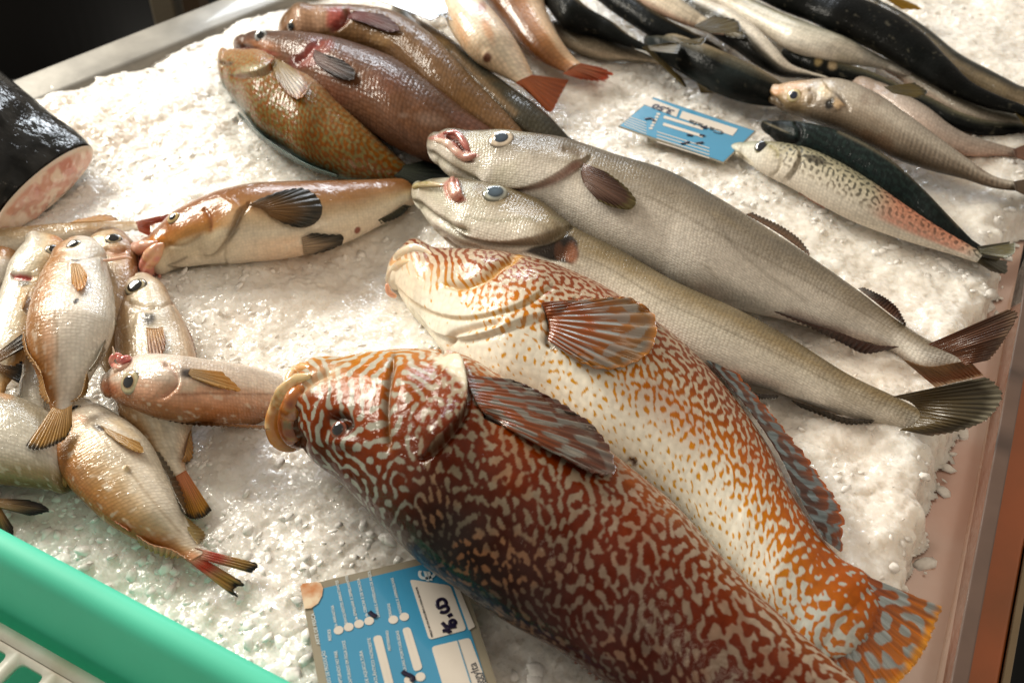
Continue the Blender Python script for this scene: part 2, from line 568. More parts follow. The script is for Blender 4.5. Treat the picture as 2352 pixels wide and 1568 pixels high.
    f.body = mesh_mixed(body_name, VV, Fq, np.vstack([capF0[:, :3], np.stack([o + j, o + j2, np.full(nphi, i1)], -1)]), mat, root, cc, uvs)
    f.root = root
    f._bvh = None
    f.col = col
    return f


def mesh_mixed(name, V, Q, T3, mat, parent, col, uv):
    V = np.asarray(V, np.float32)
    me = bpy.data.meshes.new(name)
    me.vertices.add(len(V)); me.vertices.foreach_set('co', V.ravel())
    li = np.concatenate([np.asarray(Q, np.int32).ravel(), np.asarray(T3, np.int32).ravel()])
    me.loops.add(len(li)); me.loops.foreach_set('vertex_index', li)
    nq, n3 = len(Q), len(T3)
    me.polygons.add(nq + n3)
    me.polygons.foreach_set('loop_start', np.concatenate([np.arange(nq) * 4, nq * 4 + np.arange(n3) * 3]).astype(np.int32))
    me.polygons.foreach_set('loop_total', np.concatenate([np.full(nq, 4), np.full(n3, 3)]).astype(np.int32))
    me.polygons.foreach_set('use_smooth', np.ones(nq + n3, bool))
    a = me.attributes.new('Col', 'FLOAT_COLOR', 'POINT')
    c4 = np.ones((len(V), 4), np.float32); c4[:, :3] = col
    a.data.foreach_set('color', c4.ravel())
    l = me.uv_layers.new(name='UVMap')
    l.data.foreach_set('uv', np.asarray(uv, np.float32)[li].ravel())
    me.update(calc_edges=True); me.validate()
    ob = bpy.data.objects.new(name, me)
    if mat: me.materials.append(mat)
    link(ob)
    if parent is not None:
        ob.parent = parent
        ob.matrix_parent_inverse = Matrix.Translation(-Vector(parent.location))
    return ob


def bvh(f):
    if f._bvh is None:
        V = f.V[::2, ::2]
        n, m = V.shape[:2]
        f._bvh = BVHTree.FromPolygons([tuple(p) for p in V.reshape(-1, 3)], [tuple(q) for q in grid_faces(n, m, True)])
    return f._bvh


def hit(f, px, py):
    d = ray(px, py); d = d / np.linalg.norm(d)
    loc, nrm, idx, dist = bvh(f).ray_cast(Vector(CAM), Vector(d))
    if loc is None:
        return None, None
    n = np.array(nrm)
    if n @ d > 0:
        n = -n
    return np.array(loc), n


def near_body(f, px, py):
    d = np.hypot(f.Cs[:, 0] - px, f.Cs[:, 1] - py)
    return f.zc[np.argmin(d)]


def dome(name, loc, nrm, r, h, mat, parent, colf, rings=14, seg=36, sq=1.0, xdir=None, sink=0.0):
    n = nrm / np.linalg.norm(nrm)
    xa = np.cross(n, [0, 0, 1.0] if abs(n[2]) < 0.9 else [0, 1.0, 0]) if xdir is None else xdir - n * (xdir @ n)
    xa = xa / np.linalg.norm(xa); ya = np.cross(n, xa)
    rho = np.linspace(0.02, 1, rings); th = np.linspace(0, 2 * math.pi, seg, endpoint=False)
    R, TH = np.meshgrid(rho, th, indexing='ij')
    hh = h * np.sqrt(np.clip(1 - R ** 2, 0, 1)) - sink
    V = loc + (R * np.cos(TH))[..., None] * xa * r + (R * np.sin(TH))[..., None] * ya * r * sq + hh[..., None] * n
    rho2 = np.repeat(rho[:, None], seg, 1)
    c = colf(rho2, TH)
    VV = np.vstack([V.reshape(-1, 3), V[0].mean(0)])
    j = np.arange(seg); j2 = (j + 1) % seg
    T3 = np.stack([j2, j, np.full(seg, rings * seg)], -1)
    cc = np.vstack([c.reshape(-1, 3), c[0].mean(0)])
    uv = np.zeros((len(VV), 2))
    ob = mesh_mixed(name, VV, grid_faces(rings, seg, True), T3, mat, parent, cc, uv)
    return ob


def eye(f, x, y, r, iris=(200, 180, 140), rim=(40, 35, 30), pupil=(8, 10, 16), pr=0.5, h=0.45, tilt=0.35, inner=(235, 220, 185), bulge=0.0):
    p, n = hit(f, x, y)
    if p is None:
        return
    depth = (p - CAM) @ FWD
    R = r * depth / F
    tc = (CAM - p) / np.linalg.norm(CAM - p)
    nn = n * (1 - tilt) + tc * tilt
    nn /= np.linalg.norm(nn)
    ci, cr, cn = lin(iris), lin(rim), lin(inner)
    sd = int(x) % 17

    def colf(rho, th):
        k = noise3(rho * 3, np.cos(th) * 4, np.sin(th) * 4, sd)
        c = mixc(np.broadcast_to(cn, rho.shape + (3,)), ci, sstep(pr, pr + 0.22, rho))
        c = c * (0.7 + 0.55 * k)[..., None]
        return mixc(c, cr, sstep(0.8, 0.97, rho))
    e = dome('eye', p + nn * bulge * R, nn, R, R * h, M_EYE, f.root, colf, sink=R * 0.08)
    pc = lin(pupil)
    q = dome('pupil', p + nn * (bulge * R + R * h * 0.985 * math.sqrt(1 - pr * pr * 0.6) - R * 0.08), nn, R * pr, R * h * 0.3, M_EYE, e,
             lambda rho, th: np.broadcast_to(pc, rho.shape + (3,)) * (1 + 0.6 * (1 - rho))[..., None], rings=8, seg=28)
    return e


def tube(f, name, pts, rad, colr, mat=None, z=0.01, off=0.0, seg=14, n=40, flat=1.0, hump=None, parent=None):
    """soft rounded strip along photo points lying on the body (lips, jaw edges, barbels)"""
    pts = np.array([tuple(p) + (rr,) for p, rr in zip(pts, rad)], float)
    S = catmull(pts, n)
    Ps = []; Rs = []
    last = None
    for k in range(n):
        p, nn = (hit(f, S[k, 0], S[k, 1]) if f is not None else (None, None))
        t = np.linalg.norm(bp(S[k, 0], S[k, 1], z) - CAM)
        if p is not None:
            t = np.linalg.norm(p - CAM)
        elif last is not None:
            t = last
        last = t
        Ps.append(t)
    Ps = np.array(Ps)
    for _ in range(6):
        Ps[1:-1] = (Ps[:-2] + 2 * Ps[1:-1] + Ps[2:]) / 4
    D = ray(S[:, 0], S[:, 1]); D /= np.linalg.norm(D, axis=1, keepdims=True)
    R = S[:, 2] * (Ps * (D @ FWD)) / F
    P3 = CAM + D * (Ps - off)[:, None]
    T = np.gradient(P3, axis=0); T /= np.linalg.norm(T, axis=1, keepdims=True) + 1e-12
    A = np.cross(T, -D); A /= np.linalg.norm(A, axis=1, keepdims=True) + 1e-12
    B = np.cross(A, T)
    R = R * np.sqrt(np.clip(1 - np.abs(np.linspace(-1, 1, n)) ** 8, 0.0, 1))
    R = R * (0.82 + 0.36 * noise3(P3[:, 0] * 130, P3[:, 1] * 130, P3[:, 2] * 130, 8))
    th = np.linspace(0, 2 * math.pi, seg, endpoint=False)
    V = P3[:, None] + R[:, None, None] * (np.cos(th)[None, :, None] * A[:, None] + flat * np.sin(th)[None, :, None] * B[:, None])
    cc = colr(np.repeat(np.linspace(0, 1, n)[:, None], seg, 1), np.repeat(np.cos(th)[None, :], n, 0), V)
    par = parent if parent is not None else (f.root if f is not None else None)
    Q = grid_faces(n, seg, True)
    VV = np.vstack([V.reshape(-1, 3), P3[0], P3[-1]])
    j = np.arange(seg); j2 = (j + 1) % seg; o = (n - 1) * seg
    T3 = np.vstack([np.stack([j2, j, np.full(seg, n * seg)], -1), np.stack([o + j, o + j2, np.full(seg, n * seg + 1)], -1)])
    cc = np.vstack([cc.reshape(-1, 3), cc[0].mean(0), cc[-1].mean(0)])
    return mesh_mixed(name, VV, Q, T3, mat or M_FLESH, par, cc, np.zeros((len(VV), 2)))


def fin(f, name, base, tip, paint, on=False, zb=None, zt=0.006, off=(0.001, 0.004), nu=60, nv=36, rays=14, ridge=0.0006,
        ragged=0.0, arch=0.0, mat=None, thick=0.0007, smooth=8, seed=3):
    """membrane between a base line and a tip line on the photograph; on=True lays it over the body"""
    Bp = resample(catmull(np.array(base, float), 60), nu) if len(base) > 2 else resample(base, nu)
    Tp = resample(catmull(np.array(tip, float), 120), nu) if len(tip) > 2 else resample(tip, nu)
    rg = np.random.default_rng(seed)
    if ragged:
        jag = np.abs(((np.arange(nu) / nu * rays * 1.0) % 1) - 0.5) * 2
        cut = 1 - ragged * (jag * 0.6 + rg.random(nu) * 0.5)
        Tp = Bp + (Tp - Bp) * cut[:, None]
    if name == 'tail_fin':                                           # root the rays inside the tail stalk
        shift = (Tp.mean(0) - Bp.mean(0)) * 0.14
        Bp = Bp - shift
    v = np.linspace(0, 1, nv)
    G2 = Bp[:, None] + (Tp - Bp)[:, None] * v[None, :, None]
    u = np.linspace(0, 1, nu)
    D = ray(G2[..., 0], G2[..., 1]); D /= np.linalg.norm(D, axis=-1, keepdims=True)
    if on:
        t = np.full((nu, nv), np.nan)
        for i in range(nu):
            for k in range(nv):
                p, n_ = hit(f, G2[i, k, 0], G2[i, k, 1])
                if p is not None:
                    t[i, k] = np.linalg.norm(p - CAM)
        if np.isnan(t).all():
            return None
        zf = np.nanmean(t)
        for _ in range(nu + nv):                                    # fill rays that miss the body
            if not np.isnan(t).any(): break
            pad = np.pad(t, 1, constant_values=np.nan)
            st = np.stack([pad[:-2, 1:-1], pad[2:, 1:-1], pad[1:-1, :-2], pad[1:-1, 2:]])
            with np.errstate(all='ignore'):
                import warnings
                with warnings.catch_warnings():
                    warnings.simplefilter('ignore')
                    mfill = np.nanmean(st, 0)
            t = np.where(np.isnan(t), mfill, t)
        hitmin = t.copy()
        for _ in range(smooth):
            p = np.pad(t, 1, mode='edge')
            t = (p[:-2, 1:-1] + p[2:, 1:-1] + p[1:-1, :-2] + p[1:-1, 2:] + 4 * t) / 8
        t = np.minimum(t, hitmin + 0.0005)
        t = t - (off[0] + (off[1] - off[0]) * v[None, :] + arch * np.sin(v * math.pi)[None, :] * np.sin(u * math.pi)[:, None])
        P = CAM + D * t[..., None]
    else:
        if zb is None:
            zb = np.mean([near_body(f, *p) for p in Bp[::6]])
        zb = np.interp(u, np.linspace(0, 1, np.size(zb)), np.atleast_1d(zb))
        zt_ = np.interp(u, np.linspace(0, 1, np.size(zt)), np.atleast_1d(zt))
        Z = zb[:, None] + (zt_ - zb)[:, None] * v[None, :] + arch * np.sin(v * math.pi)[None, :]
        P = bp(G2[..., 0], G2[..., 1], Z)
    du = np.gradient(P, axis=0); dv = np.gradient(P, axis=1)
    N = np.cross(du, dv); N /= np.linalg.norm(N, axis=-1, keepdims=True) + 1e-12
    P = P + N * (ridge * np.sin(u * rays * 2 * math.pi)[:, None] * np.sqrt(np.clip(v, 0.05, 1))[None, :])[..., None]
    U, Vv = np.meshgrid(u, v, indexing='ij')
    col = paint(U, Vv, G2[..., 0], G2[..., 1])
    wid = np.linalg.norm(P[-1] - P[0], axis=-1).mean()
    ln = np.linalg.norm(P[:, -1] - P[:, 0], axis=-1).mean()
    uv = np.stack([U, Vv], -1)
    return shell(P, thick, name, mat or M_FIN, f.root if f is not None else None, col, uv)


M_FIN = fin_mat('fin_membrane', coat=0.4)
M_FIND = fin_mat('dark_fin_membrane', rough=0.45, coat=0.06, trans=0.15, spec=0.15)


def finpaint(base, tip, edge=None, ray_dark=0.25, rays=14, seed=0):
    cb, ct = lin(base), lin(tip)
    def g(U, V, x, y):
        c = mixc(np.broadcast_to(cb, U.shape + (3,)), ct, sstep(0.1, 0.9, V + 0.25 * (noise3(U * 7, V * 2, 0, seed) - 0.5)))
        k = 0.5 + 0.5 * np.sin(U * rays * 2 * math.pi)
        c = c * (1 - ray_dark * k)[..., None]
        if edge is not None:
            c = mixc(c, lin(edge), sstep(0.82, 0.97, V + 0.15 * (noise3(U * 30, V * 3, 3, seed) - 0.5)))
        return c
    return g
# ------------------------------------------------------------------ the two big patterned wrasses
M_WRASSE = skin_mat('wrasse_skin', rough=0.3, coat=0.5, coat_rough=0.045, scale=0.0062, bump=0.16, wet=0.5, sss=0.0, spec=0.04, tint=0.1, wet_scale=190)
M_WFIN = fin_mat('wrasse_fin', rough=0.28, coat=0.7, trans=0.2, rays=60)


def pattern_on(f, lam, gfun, biasfun, seed, per=8, irr=0.0, bw=0.2, only=False, stretch=1.0):
    L = f.L * 1.02; Hh = f.half * 1.05
    nx = int(L / lam * per); ny = int(2 * Hh / lam * per)
    x = (np.arange(nx) + 0.5) / nx; y = (np.arange(ny) + 0.5) / ny * 2 - 1
    Xg, Yg = np.meshgrid(x, y, indexing='ij')
    u = bandnoise(nx, ny, L / lam / stretch, 2 * Hh / lam * stretch, bw, seed) * 0.5
    if not only:
        u = labyrinth(nx, ny, L / lam, 2 * Hh / lam, gfun(Xg, Yg), biasfun(Xg, Yg), seed=seed) + irr * u
    # gentle warp so that lines do not look regular
    wx = (fbm(f.X * 60, f.Y * 60, 1.0, seed, 2) - 0.5) * lam * 0.9
    wy = (fbm(f.X * 60, f.Y * 60, 5.0, seed, 2) - 0.5) * lam * 0.9
    v = bilin(u, (f.X + wx) / L * nx - 0.5, ((f.Y + wy) / Hh + 1) / 2 * ny - 0.5)
    return v + (f.noise(420, 3, 2) - 0.5) * 0.25


def paint_front(f):
    hd_ = 1 - sstep(0.24, 0.36, f.s + 0.05 * (f.noise(60, 1) - 0.5))
    u1 = pattern_on(f, 0.0076, lambda X, Y: 0 * X, lambda X, Y: 0 * X, 21, irr=1.0, bw=0.35)
    u2 = pattern_on(f, 0.0076, None, None, 22, only=True, bw=0.32, stretch=0.92)
    u3 = pattern_on(f, 0.0044, None, None, 27, only=True, bw=0.4)
    ub = u2 + 0.45 * u3
    u = u1 * hd_ * 0.8 + ub * (1 - hd_)
    t = f.t + 0.35 * (f.noise(30, 4) - 0.5)
    th = 0.1 - 0.18 * sstep(0.1, 0.9, f.t) + 0.12 * sstep(-0.3, -0.9, f.t) + 0.25 * (f.noise(34, 14) - 0.5)
    th = th + 0.08 * hd_ + 0.1
    m = sstep(th - 0.13, th + 0.15, u)                                    # 1 = pale worm marks
    dark = ramp(t, [(-1, (20, 11, 7)), (-0.6, (34, 14, 6)), (-0.2, (62, 20, 3)), (0.3, (104, 34, 0)), (0.7, (136, 54, 2)), (1, (178, 98, 28))])
    head_c = ramp(t, [(-1, (70, 26, 2)), (-0.4, (106, 38, 0)), (0.2, (140, 58, 0)), (0.7, (182, 98, 4)), (1, (208, 138, 44))])
    dark = mixc(dark, head_c, 1 - sstep(0.2, 0.36, f.s))
    dark = dark * (0.75 + 0.5 * f.noise(70, 33))[..., None]
    light = ramp(t, [(-1, (50, 47, 42)), (-0.5, (82, 74, 62)), (0.1, (120, 108, 90)), (0.6, (160, 146, 124)), (1, (216, 202, 178))])
    light = mixc(light, lin((168, 170, 158)) + 0 * light, (1 - sstep(0.2, 0.36, f.s)) * 0.55)
    light = mixc(light, lin((132, 84, 50)), 0.6 * sstep(0.45, 0.65, f.noise(46, 36)) * sstep(0.25, 0.4, f.s))
    # dusky, redder rear half
    k = sstep(0.4, 0.62, f.s)
    dark = dark * 0.8
    dark = mixc(dark, lin((84, 22, 3)) + 0 * dark, 0.45 * k)
    light = mixc(light, lin((128, 106, 94)) + 0 * light, 0.45 * k)
    return mixc(dark, light, m * (1 - 0.12 * k))


Q = build_fish('wrasse', 'rust red wrasse with pale worm markings and open mouth, nearest the price tag', 'ballan wrasses on the ice',
    [(640, 945), (690, 1026, 694, 846), (762, 1085, 800, 824), (852, 1165, 930, 811), (945, 1243, 1055, 818), (1042, 1308, 1170, 878),
     (1165, 1388, 1300, 955), (1290, 1462, 1430, 1062), (1430, 1560, 1560, 1170), (1565, 1650, 1690, 1315), (1725, 1720, 1830, 1455),
     (1920, 1770, 2000, 1600), (2080, 1800, 2120, 1700)],
    ratio=[(0, 0.75), (0.15, 0.62), (0.4, 0.52), (1, 0.4)], z0=0.008, zs=[(0, 0.022), (0.2, 0.012), (1, 0.008)], ns=620, nphi=400, paint=paint_front, mat=M_WRASSE,
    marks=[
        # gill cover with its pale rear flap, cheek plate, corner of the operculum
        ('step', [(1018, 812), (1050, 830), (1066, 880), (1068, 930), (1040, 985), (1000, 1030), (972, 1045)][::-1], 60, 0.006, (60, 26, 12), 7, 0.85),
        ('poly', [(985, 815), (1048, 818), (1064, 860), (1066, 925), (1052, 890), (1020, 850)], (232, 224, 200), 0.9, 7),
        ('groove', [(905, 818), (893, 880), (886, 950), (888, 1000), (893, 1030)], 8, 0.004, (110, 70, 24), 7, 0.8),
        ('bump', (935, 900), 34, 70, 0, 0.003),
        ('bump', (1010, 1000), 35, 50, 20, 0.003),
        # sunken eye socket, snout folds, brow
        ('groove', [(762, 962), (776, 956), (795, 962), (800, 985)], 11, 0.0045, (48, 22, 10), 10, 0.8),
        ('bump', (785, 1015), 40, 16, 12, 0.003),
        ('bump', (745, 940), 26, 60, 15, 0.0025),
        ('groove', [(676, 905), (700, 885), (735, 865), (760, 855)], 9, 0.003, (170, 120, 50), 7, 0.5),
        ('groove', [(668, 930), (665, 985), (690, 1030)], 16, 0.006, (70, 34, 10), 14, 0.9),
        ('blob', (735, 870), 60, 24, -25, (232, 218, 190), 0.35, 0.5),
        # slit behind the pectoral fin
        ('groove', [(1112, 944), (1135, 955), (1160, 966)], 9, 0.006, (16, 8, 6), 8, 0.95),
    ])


def wlip(a, b, c):
    ca, cb, cc_ = lin(a), lin(b), lin(c)
    def g(u, s, V):
        k = noise3(V[..., 0] * 260, V[..., 1] * 260, V[..., 2] * 260, 2)
        x = mixc(np.broadcast_to(ca, u.shape + (3,)), cb, sstep(0.25, 0.7, u + 0.8 * (k - 0.5)))
        return mixc(x, cc_, sstep(0.75, 1.0, u) * 0.8)
    return g


tube(Q, 'lip', [(716, 862), (684, 872), (655, 900), (634, 942), (626, 985), (640, 1012), (668, 1026), (694, 1026)], [10, 16, 20, 19, 18, 17, 14, 9],
     wlip((224, 196, 146), (190, 128, 56), (96, 56, 22)), z=0.03, off=0.001, n=60, seg=20, flat=0.6)
tube(Q, 'gum', [(722, 880), (692, 900), (672, 940), (668, 980), (682, 1008), (700, 1024)], [10, 24, 30, 30, 25, 12], wlip((176, 104, 36), (128, 62, 16), (60, 30, 12)), z=0.03, off=-0.006, n=50, seg=18)
tube(Q, 'lip', [(662, 884), (672, 860), (692, 846), (718, 846)], [10, 13, 13, 7], wlip((232, 196, 150), (226, 176, 116), (210, 140, 60)), z=0.03, off=-0.004, n=40, seg=18)
eye(Q, 779, 987, 23, iris=(140, 66, 30), rim=(30, 12, 8), pupil=(6, 9, 16), pr=0.58, h=0.5, inner=(60, 24, 10), tilt=0.3)


def wfin(seed, lam_u, lam_v, dark_b, dark_t, light, bias=0.0, tip=None):
    def g(U, V, x, y):
        n1, n2 = 240, 160
        u = labyrinth(n1, n2, lam_u, lam_v, 0.35, bias, seed=seed)
        p = bilin(u, U * (n1 - 1), V * (n2 - 1))
        m = sstep(-0.1, 0.25, p)
        d = mixc(np.broadcast_to(lin(dark_b), U.shape + (3,)), lin(dark_t), sstep(0.2, 0.95, V))
        c = mixc(d, lin(light), m * (1 - 0.75 * sstep(0.85, 1, V)))
        if tip is not None:
            c = mixc(c, lin(tip), sstep(0.86, 0.98, V + 0.1 * (noise3(U * 40, V * 3, 0, seed) - 0.5)))
        return c
    return g


def spotfin(seed, lu, lv, base, tipc, light, th, edge, rays):
    def g(U, V, x, y):
        p = bilin(bandnoise(260, 160, lu, lv, 0.34, seed), U * 259, V * 159)
        ry = 0.5 + 0.5 * np.sin(U * rays * 2 * math.pi)
        m = sstep(th - 0.15, th + 0.2, p + 0.4 * (ry - 0.5))
        d = mixc(np.broadcast_to(lin(base), U.shape + (3,)), lin(tipc), sstep(0.2, 0.95, V))
        d = d * (0.72 + 0.4 * (1 - ry))[..., None]
        c = mixc(d, lin(light), m * (0.85 - 0.6 * sstep(0.8, 1, V)))
        if edge is not None:
            c = mixc(c, lin(edge), sstep(0.88, 0.98, V + 0.1 * (noise3(U * 40, V * 3, 0, seed) - 0.5)))
        return c
    return g


fin(Q, 'pectoral_fin', [(1072, 862), (1085, 905), (1108, 944), (1140, 968)],
    [(1180, 872), (1300, 932), (1372, 988), (1408, 1050), (1412, 1084), (1385, 1090), (1330, 1070)],
    spotfin(31, 9, 3.2, (150, 74, 24), (92, 42, 18), (136, 138, 132), 0.25, None, 16), on=True, off=(0.003, 0.009), rays=16, nu=90, nv=60, ridge=0.0008, mat=M_WFIN, smooth=20, arch=0.004)
fin(Q, 'dorsal_fin', [(1040, 1300), (1165, 1380), (1290, 1455), (1430, 1555), (1560, 1640)],
    [(1050, 1325), (1160, 1412), (1280, 1492), (1410, 1596), (1540, 1680)],
    wfin(32, 16, 2.0, (56, 24, 12), (120, 52, 18), (84, 92, 92), -0.15), zb=[0.03, 0.032, 0.03], zt=[0.012, 0.010], rays=30, nu=140, nv=24, ragged=0.3, mat=M_WFIN)
fin(Q, 'tail_fin', [(2110, 1705), (2082, 1795)], [(2330, 1760), (2360, 1880), (2280, 1960)],
    wfin(33, 6, 8, (120, 50, 16), (190, 110, 30), (130, 140, 142), 0.0, (210, 140, 30)), zb=0.02, zt=0.004, mat=M_WFIN)


def paint_back(f):
    t = f.t + 0.3 * (f.noise(26, 4) - 0.5)
    # belly: small loose orange spots on cream; back: dense rusty net
    ub = pattern_on(f, 0.0062, None, None, 41, only=True, bw=0.34) + 0.4 * pattern_on(f, 0.0040, None, None, 43, only=True, bw=0.4)
    uh = 0.8 * pattern_on(f, 0.0085, lambda X, Y: np.clip(0.1 + 0.8 * Y, 0, 1.2), lambda X, Y: 0 * X, 42, irr=0.7, bw=0.3)
    h2 = 1 - sstep(0.22, 0.32, f.s)
    u = ub * (1 - h2) + uh * h2
    belly = sstep(-0.45, 0.5, f.t + 0.15 * (f.noise(40, 16) - 0.5))
    th = 0.0 + 0.74 * belly - 0.32 * sstep(0.45, 0.95, f.s) + 0.25 * (f.noise(30, 15) - 0.5)
    kt = sstep(0.82, 0.96, f.s)
    th = th - 0.25 * kt
    th = th + h2 * (0.08 + 0.42 * sstep(-0.75, 0.1, f.t))
    m = sstep(th - 0.12, th + 0.16, u)
    dark = ramp(t, [(-1, (112, 48, 20)), (-0.6, (146, 70, 18)), (-0.25, (192, 116, 10)), (0.2, (212, 150, 24)), (1, (216, 164, 48))])
    dark = mixc(dark, lin((176, 92, 22)) + 0 * dark, 0.6 * sstep(0.6, 0.95, f.s))
    dark = mixc(dark, lin((206, 142, 40)) + 0 * dark, 0.75 * h2 * sstep(-0.8, -0.1, f.t))
    dark = dark * (0.8 + 0.4 * f.noise(70, 34))[..., None]
    light = ramp(t, [(-1, (168, 144, 120)), (-0.6, (196, 180, 156)), (-0.2, (226, 220, 204)), (0.3, (240, 236, 222)), (1, (240, 234, 214))])
    light = mixc(light, lin((184, 178, 164)) + 0 * light, 0.4 * sstep(0.6, 0.95, f.s))
    light = mixc(light, lin((140, 146, 142)) + 0 * light, 0.75 * kt)
    dark = mixc(dark, lin((142, 68, 18)) + 0 * dark, 0.7 * kt)
    c = mixc(dark, light, 1 - m)
    k = sstep(0.5, 0.7, f.noise(14, 6)) * sstep(0.45, -0.3, f.t) * sstep(0.35, 0.6, f.s)
    c = mixc(c, lin((160, 60, 40)), 0.35 * k)
    return c


P = build_fish('wrasse', 'cream bellied wrasse with orange spots, lying between the red wrasse and the hakes', 'ballan wrasses on the ice',
    [(888, 628), (928, 570, 906, 668), (1010, 573, 972, 752), (1120, 578, 1040, 845), (1240, 595, 1130, 935), (1360, 634, 1250, 985), (1480, 705, 1370, 1060),
     (1600, 800, 1480, 1125), (1700, 910, 1580, 1205), (1785, 1030, 1670, 1315), (1852, 1165, 1740, 1392), (1930, 1275, 1812, 1452), (2010, 1345, 1880, 1500), (1996, 1464)],
    ratio=[(0, 0.8), (0.12, 0.68), (0.4, 0.58), (0.82, 0.34), (1, 0.1)], z0=-0.004, zs=[(0, -0.004), (0.7, -0.004), (1, 0.013)], ns=560, nphi=380, paint=paint_back, mat=M_WRASSE,
    marks=[
        # gill cover edges from shoulder to throat, grey and yellow shadow painted along them
        ('step', [(1310, 690), (1290, 706), (1200, 735), (1120, 765), (1060, 775), (1010, 765), (960, 720)][::-1], 46, 0.0022, (176, 168, 140), 8, 0.35),
        ('step', [(1260, 662), (1200, 700), (1130, 722), (1050, 728), (1000, 715), (940, 680), (908, 652)][::-1], 40, 0.0016, (196, 156, 76), 6, 0.5),
        ('groove', [(1195, 588), (1150, 612), (1110, 640), (1060, 658), (1020, 655)], 9, 0.004, (196, 142, 50), 8, 0.7),
        ('groove', [(1030, 800), (1040, 775), (1080, 758), (1150, 742)], 7, 0.003, (196, 160, 120), 6, 0.5),
        ('bump', (1080, 605), 70, 20, -12, 0.003),
        ('bump', (1230, 640), 60, 40, -15, 0.003),
        ('groove', [(1250, 700), (1262, 740), (1256, 786), (1270, 800)], 8, 0.003, (60, 40, 22), 6, 0.6),
        ('blob', (930, 640), 60, 50, 0, (236, 216, 186), 0.55, 0.6),
        ('groove', [(1448, 1055), (1456, 1066)], 8, 0.003, (110, 70, 50), 8, 0.8),
    ])
tube(P, 'lip', [(908, 596), (926, 580), (948, 573), (972, 578), (994, 588)], [9, 13, 14, 11, 6], wlip((232, 216, 190), (232, 220, 198), (214, 172, 110)), z=0.035, n=40, seg=18, off=-0.003)
tube(P, 'lip', [(960, 600), (925, 606), (902, 622), (894, 644), (904, 664)], [6, 10, 11, 10, 6], wlip((228, 200, 160), (232, 214, 190), (228, 196, 172)), z=0.03, n=50, seg=18, off=-0.0045)
tube(P, 'lip', [(888, 650), (894, 672), (912, 682)], [5, 7, 5], wlip((226, 170, 140), (220, 160, 130), (230, 190, 160)), z=0.02, n=24, seg=14)


def pectoral_p(U, V, x, y):
    u = labyrinth(220, 160, 6.5, 3.2, 0.2, 0.02, seed=51)
    p = bilin(u, U * 219, V * 159)
    ry = np.abs(((U * 13) % 1) - 0.5) * 2
    m = sstep(0.35, 0.62, ry) * sstep(0.9, 0.65, V) * sstep(0.05, 0.2, V)
    m = np.maximum(m * sstep(0.75, 0.2, p) * 0.85, sstep(0.0, 0.35, bilin(bandnoise(220, 160, 11, 4, 0.35, 59), U * 219, V * 159)) * sstep(0.35, 0.7, V) * 0.5)
    edge = sstep(0.3, 0.0, np.minimum(U, 1 - U) * 3) * 0.5
    d = mixc(np.broadcast_to(lin((150, 74, 14)), U.shape + (3,)), lin((160, 104, 22)), sstep(0.3, 1, V))
    d = mixc(d, lin((104, 76, 30)), sstep(0.7, 1.0, V) * 0.6)
    c = mixc(d, lin((150, 168, 172)), m * (1 - edge * 0.5))
    return mixc(c, lin((206, 130, 36)), sstep(0.9, 1, V) * 0.7)


fin(P, 'pectoral_fin', [(1244, 694), (1256, 725), (1262, 755), (1258, 782)],
    [(1340, 690), (1470, 695), (1502, 724), (1508, 762), (1492, 808), (1448, 836), (1372, 846), (1330, 828)],
    pectoral_p, on=True, off=(0.002, 0.008), rays=13, nu=110, nv=70, ridge=0.0012, mat=M_WFIN, smooth=16, arch=0.003)
fin(P, 'dorsal_fin', [(1560, 765), (1640, 845), (1700, 915), (1785, 1035), (1850, 1165), (1895, 1240)],
    [(1600, 772), (1690, 850), (1785, 960), (1880, 1080), (1946, 1190), (1938, 1272)],
    spotfin(52, 14, 2.2, (70, 34, 18), (140, 68, 20), (110, 126, 130), 0.2, (186, 92, 22), 20), zb=[0.03, 0.03, 0.022], zt=[0.03, 0.02, 0.014], rays=20, nu=130, nv=40, ragged=0.22, mat=M_WFIN)
fin(P, 'anal_fin', [(1540, 1150), (1620, 1245), (1700, 1350), (1760, 1420), (1800, 1450)], [(1520, 1165), (1600, 1265), (1680, 1372), (1750, 1455), (1795, 1480)],
    spotfin(53, 13, 1.4, (52, 30, 16), (84, 46, 20), (140, 152, 154), 0.3, None, 20), zb=[0.036, 0.03, 0.02], zt=[0.036, 0.03, 0.018], rays=20, nu=120, nv=20, mat=M_WFIN)
def tail_p(U, V, x, y):
    p = bilin(bandnoise(260, 160, 9.5, 3.6, 0.34, 57), U * 259, V * 159)
    ry = 0.5 + 0.5 * np.sin(U * 18 * 2 * math.pi)
    m = sstep(0.05, 0.4, p + 0.25 * (ry - 0.5))
    d = mixc(np.broadcast_to(lin((140, 66, 18)), U.shape + (3,)), lin((178, 100, 24)), sstep(0.2, 0.9, V))
    d = d * (0.75 + 0.35 * (1 - ry))[..., None]
    c = mixc(d, lin((140, 152, 152)), m * (0.9 - 0.6 * sstep(0.85, 1, V)))
    return mixc(c, lin((206, 136, 26)), sstep(0.86, 0.98, V + 0.1 * (noise3(U * 40, V * 3, 0, 58) - 0.5)))


fin(P, 'tail_fin', [(2008, 1340), (1970, 1395), (1930, 1450), (1874, 1502)],
    [(2168, 1394), (2150, 1440), (2130, 1490), (2092, 1545), (2040, 1590), (1960, 1620), (1880, 1620)],
    tail_p, zb=[0.018, 0.0175, 0.017], zt=[0.014, 0.010, 0.008], rays=18, nu=150, nv=90, ridge=0.0009, ragged=0.05, mat=M_WFIN)
# ------------------------------------------------------------------ hakes
def crop(ox, oy, k):
    return lambda x, y: (ox + x * k, oy + y * k)


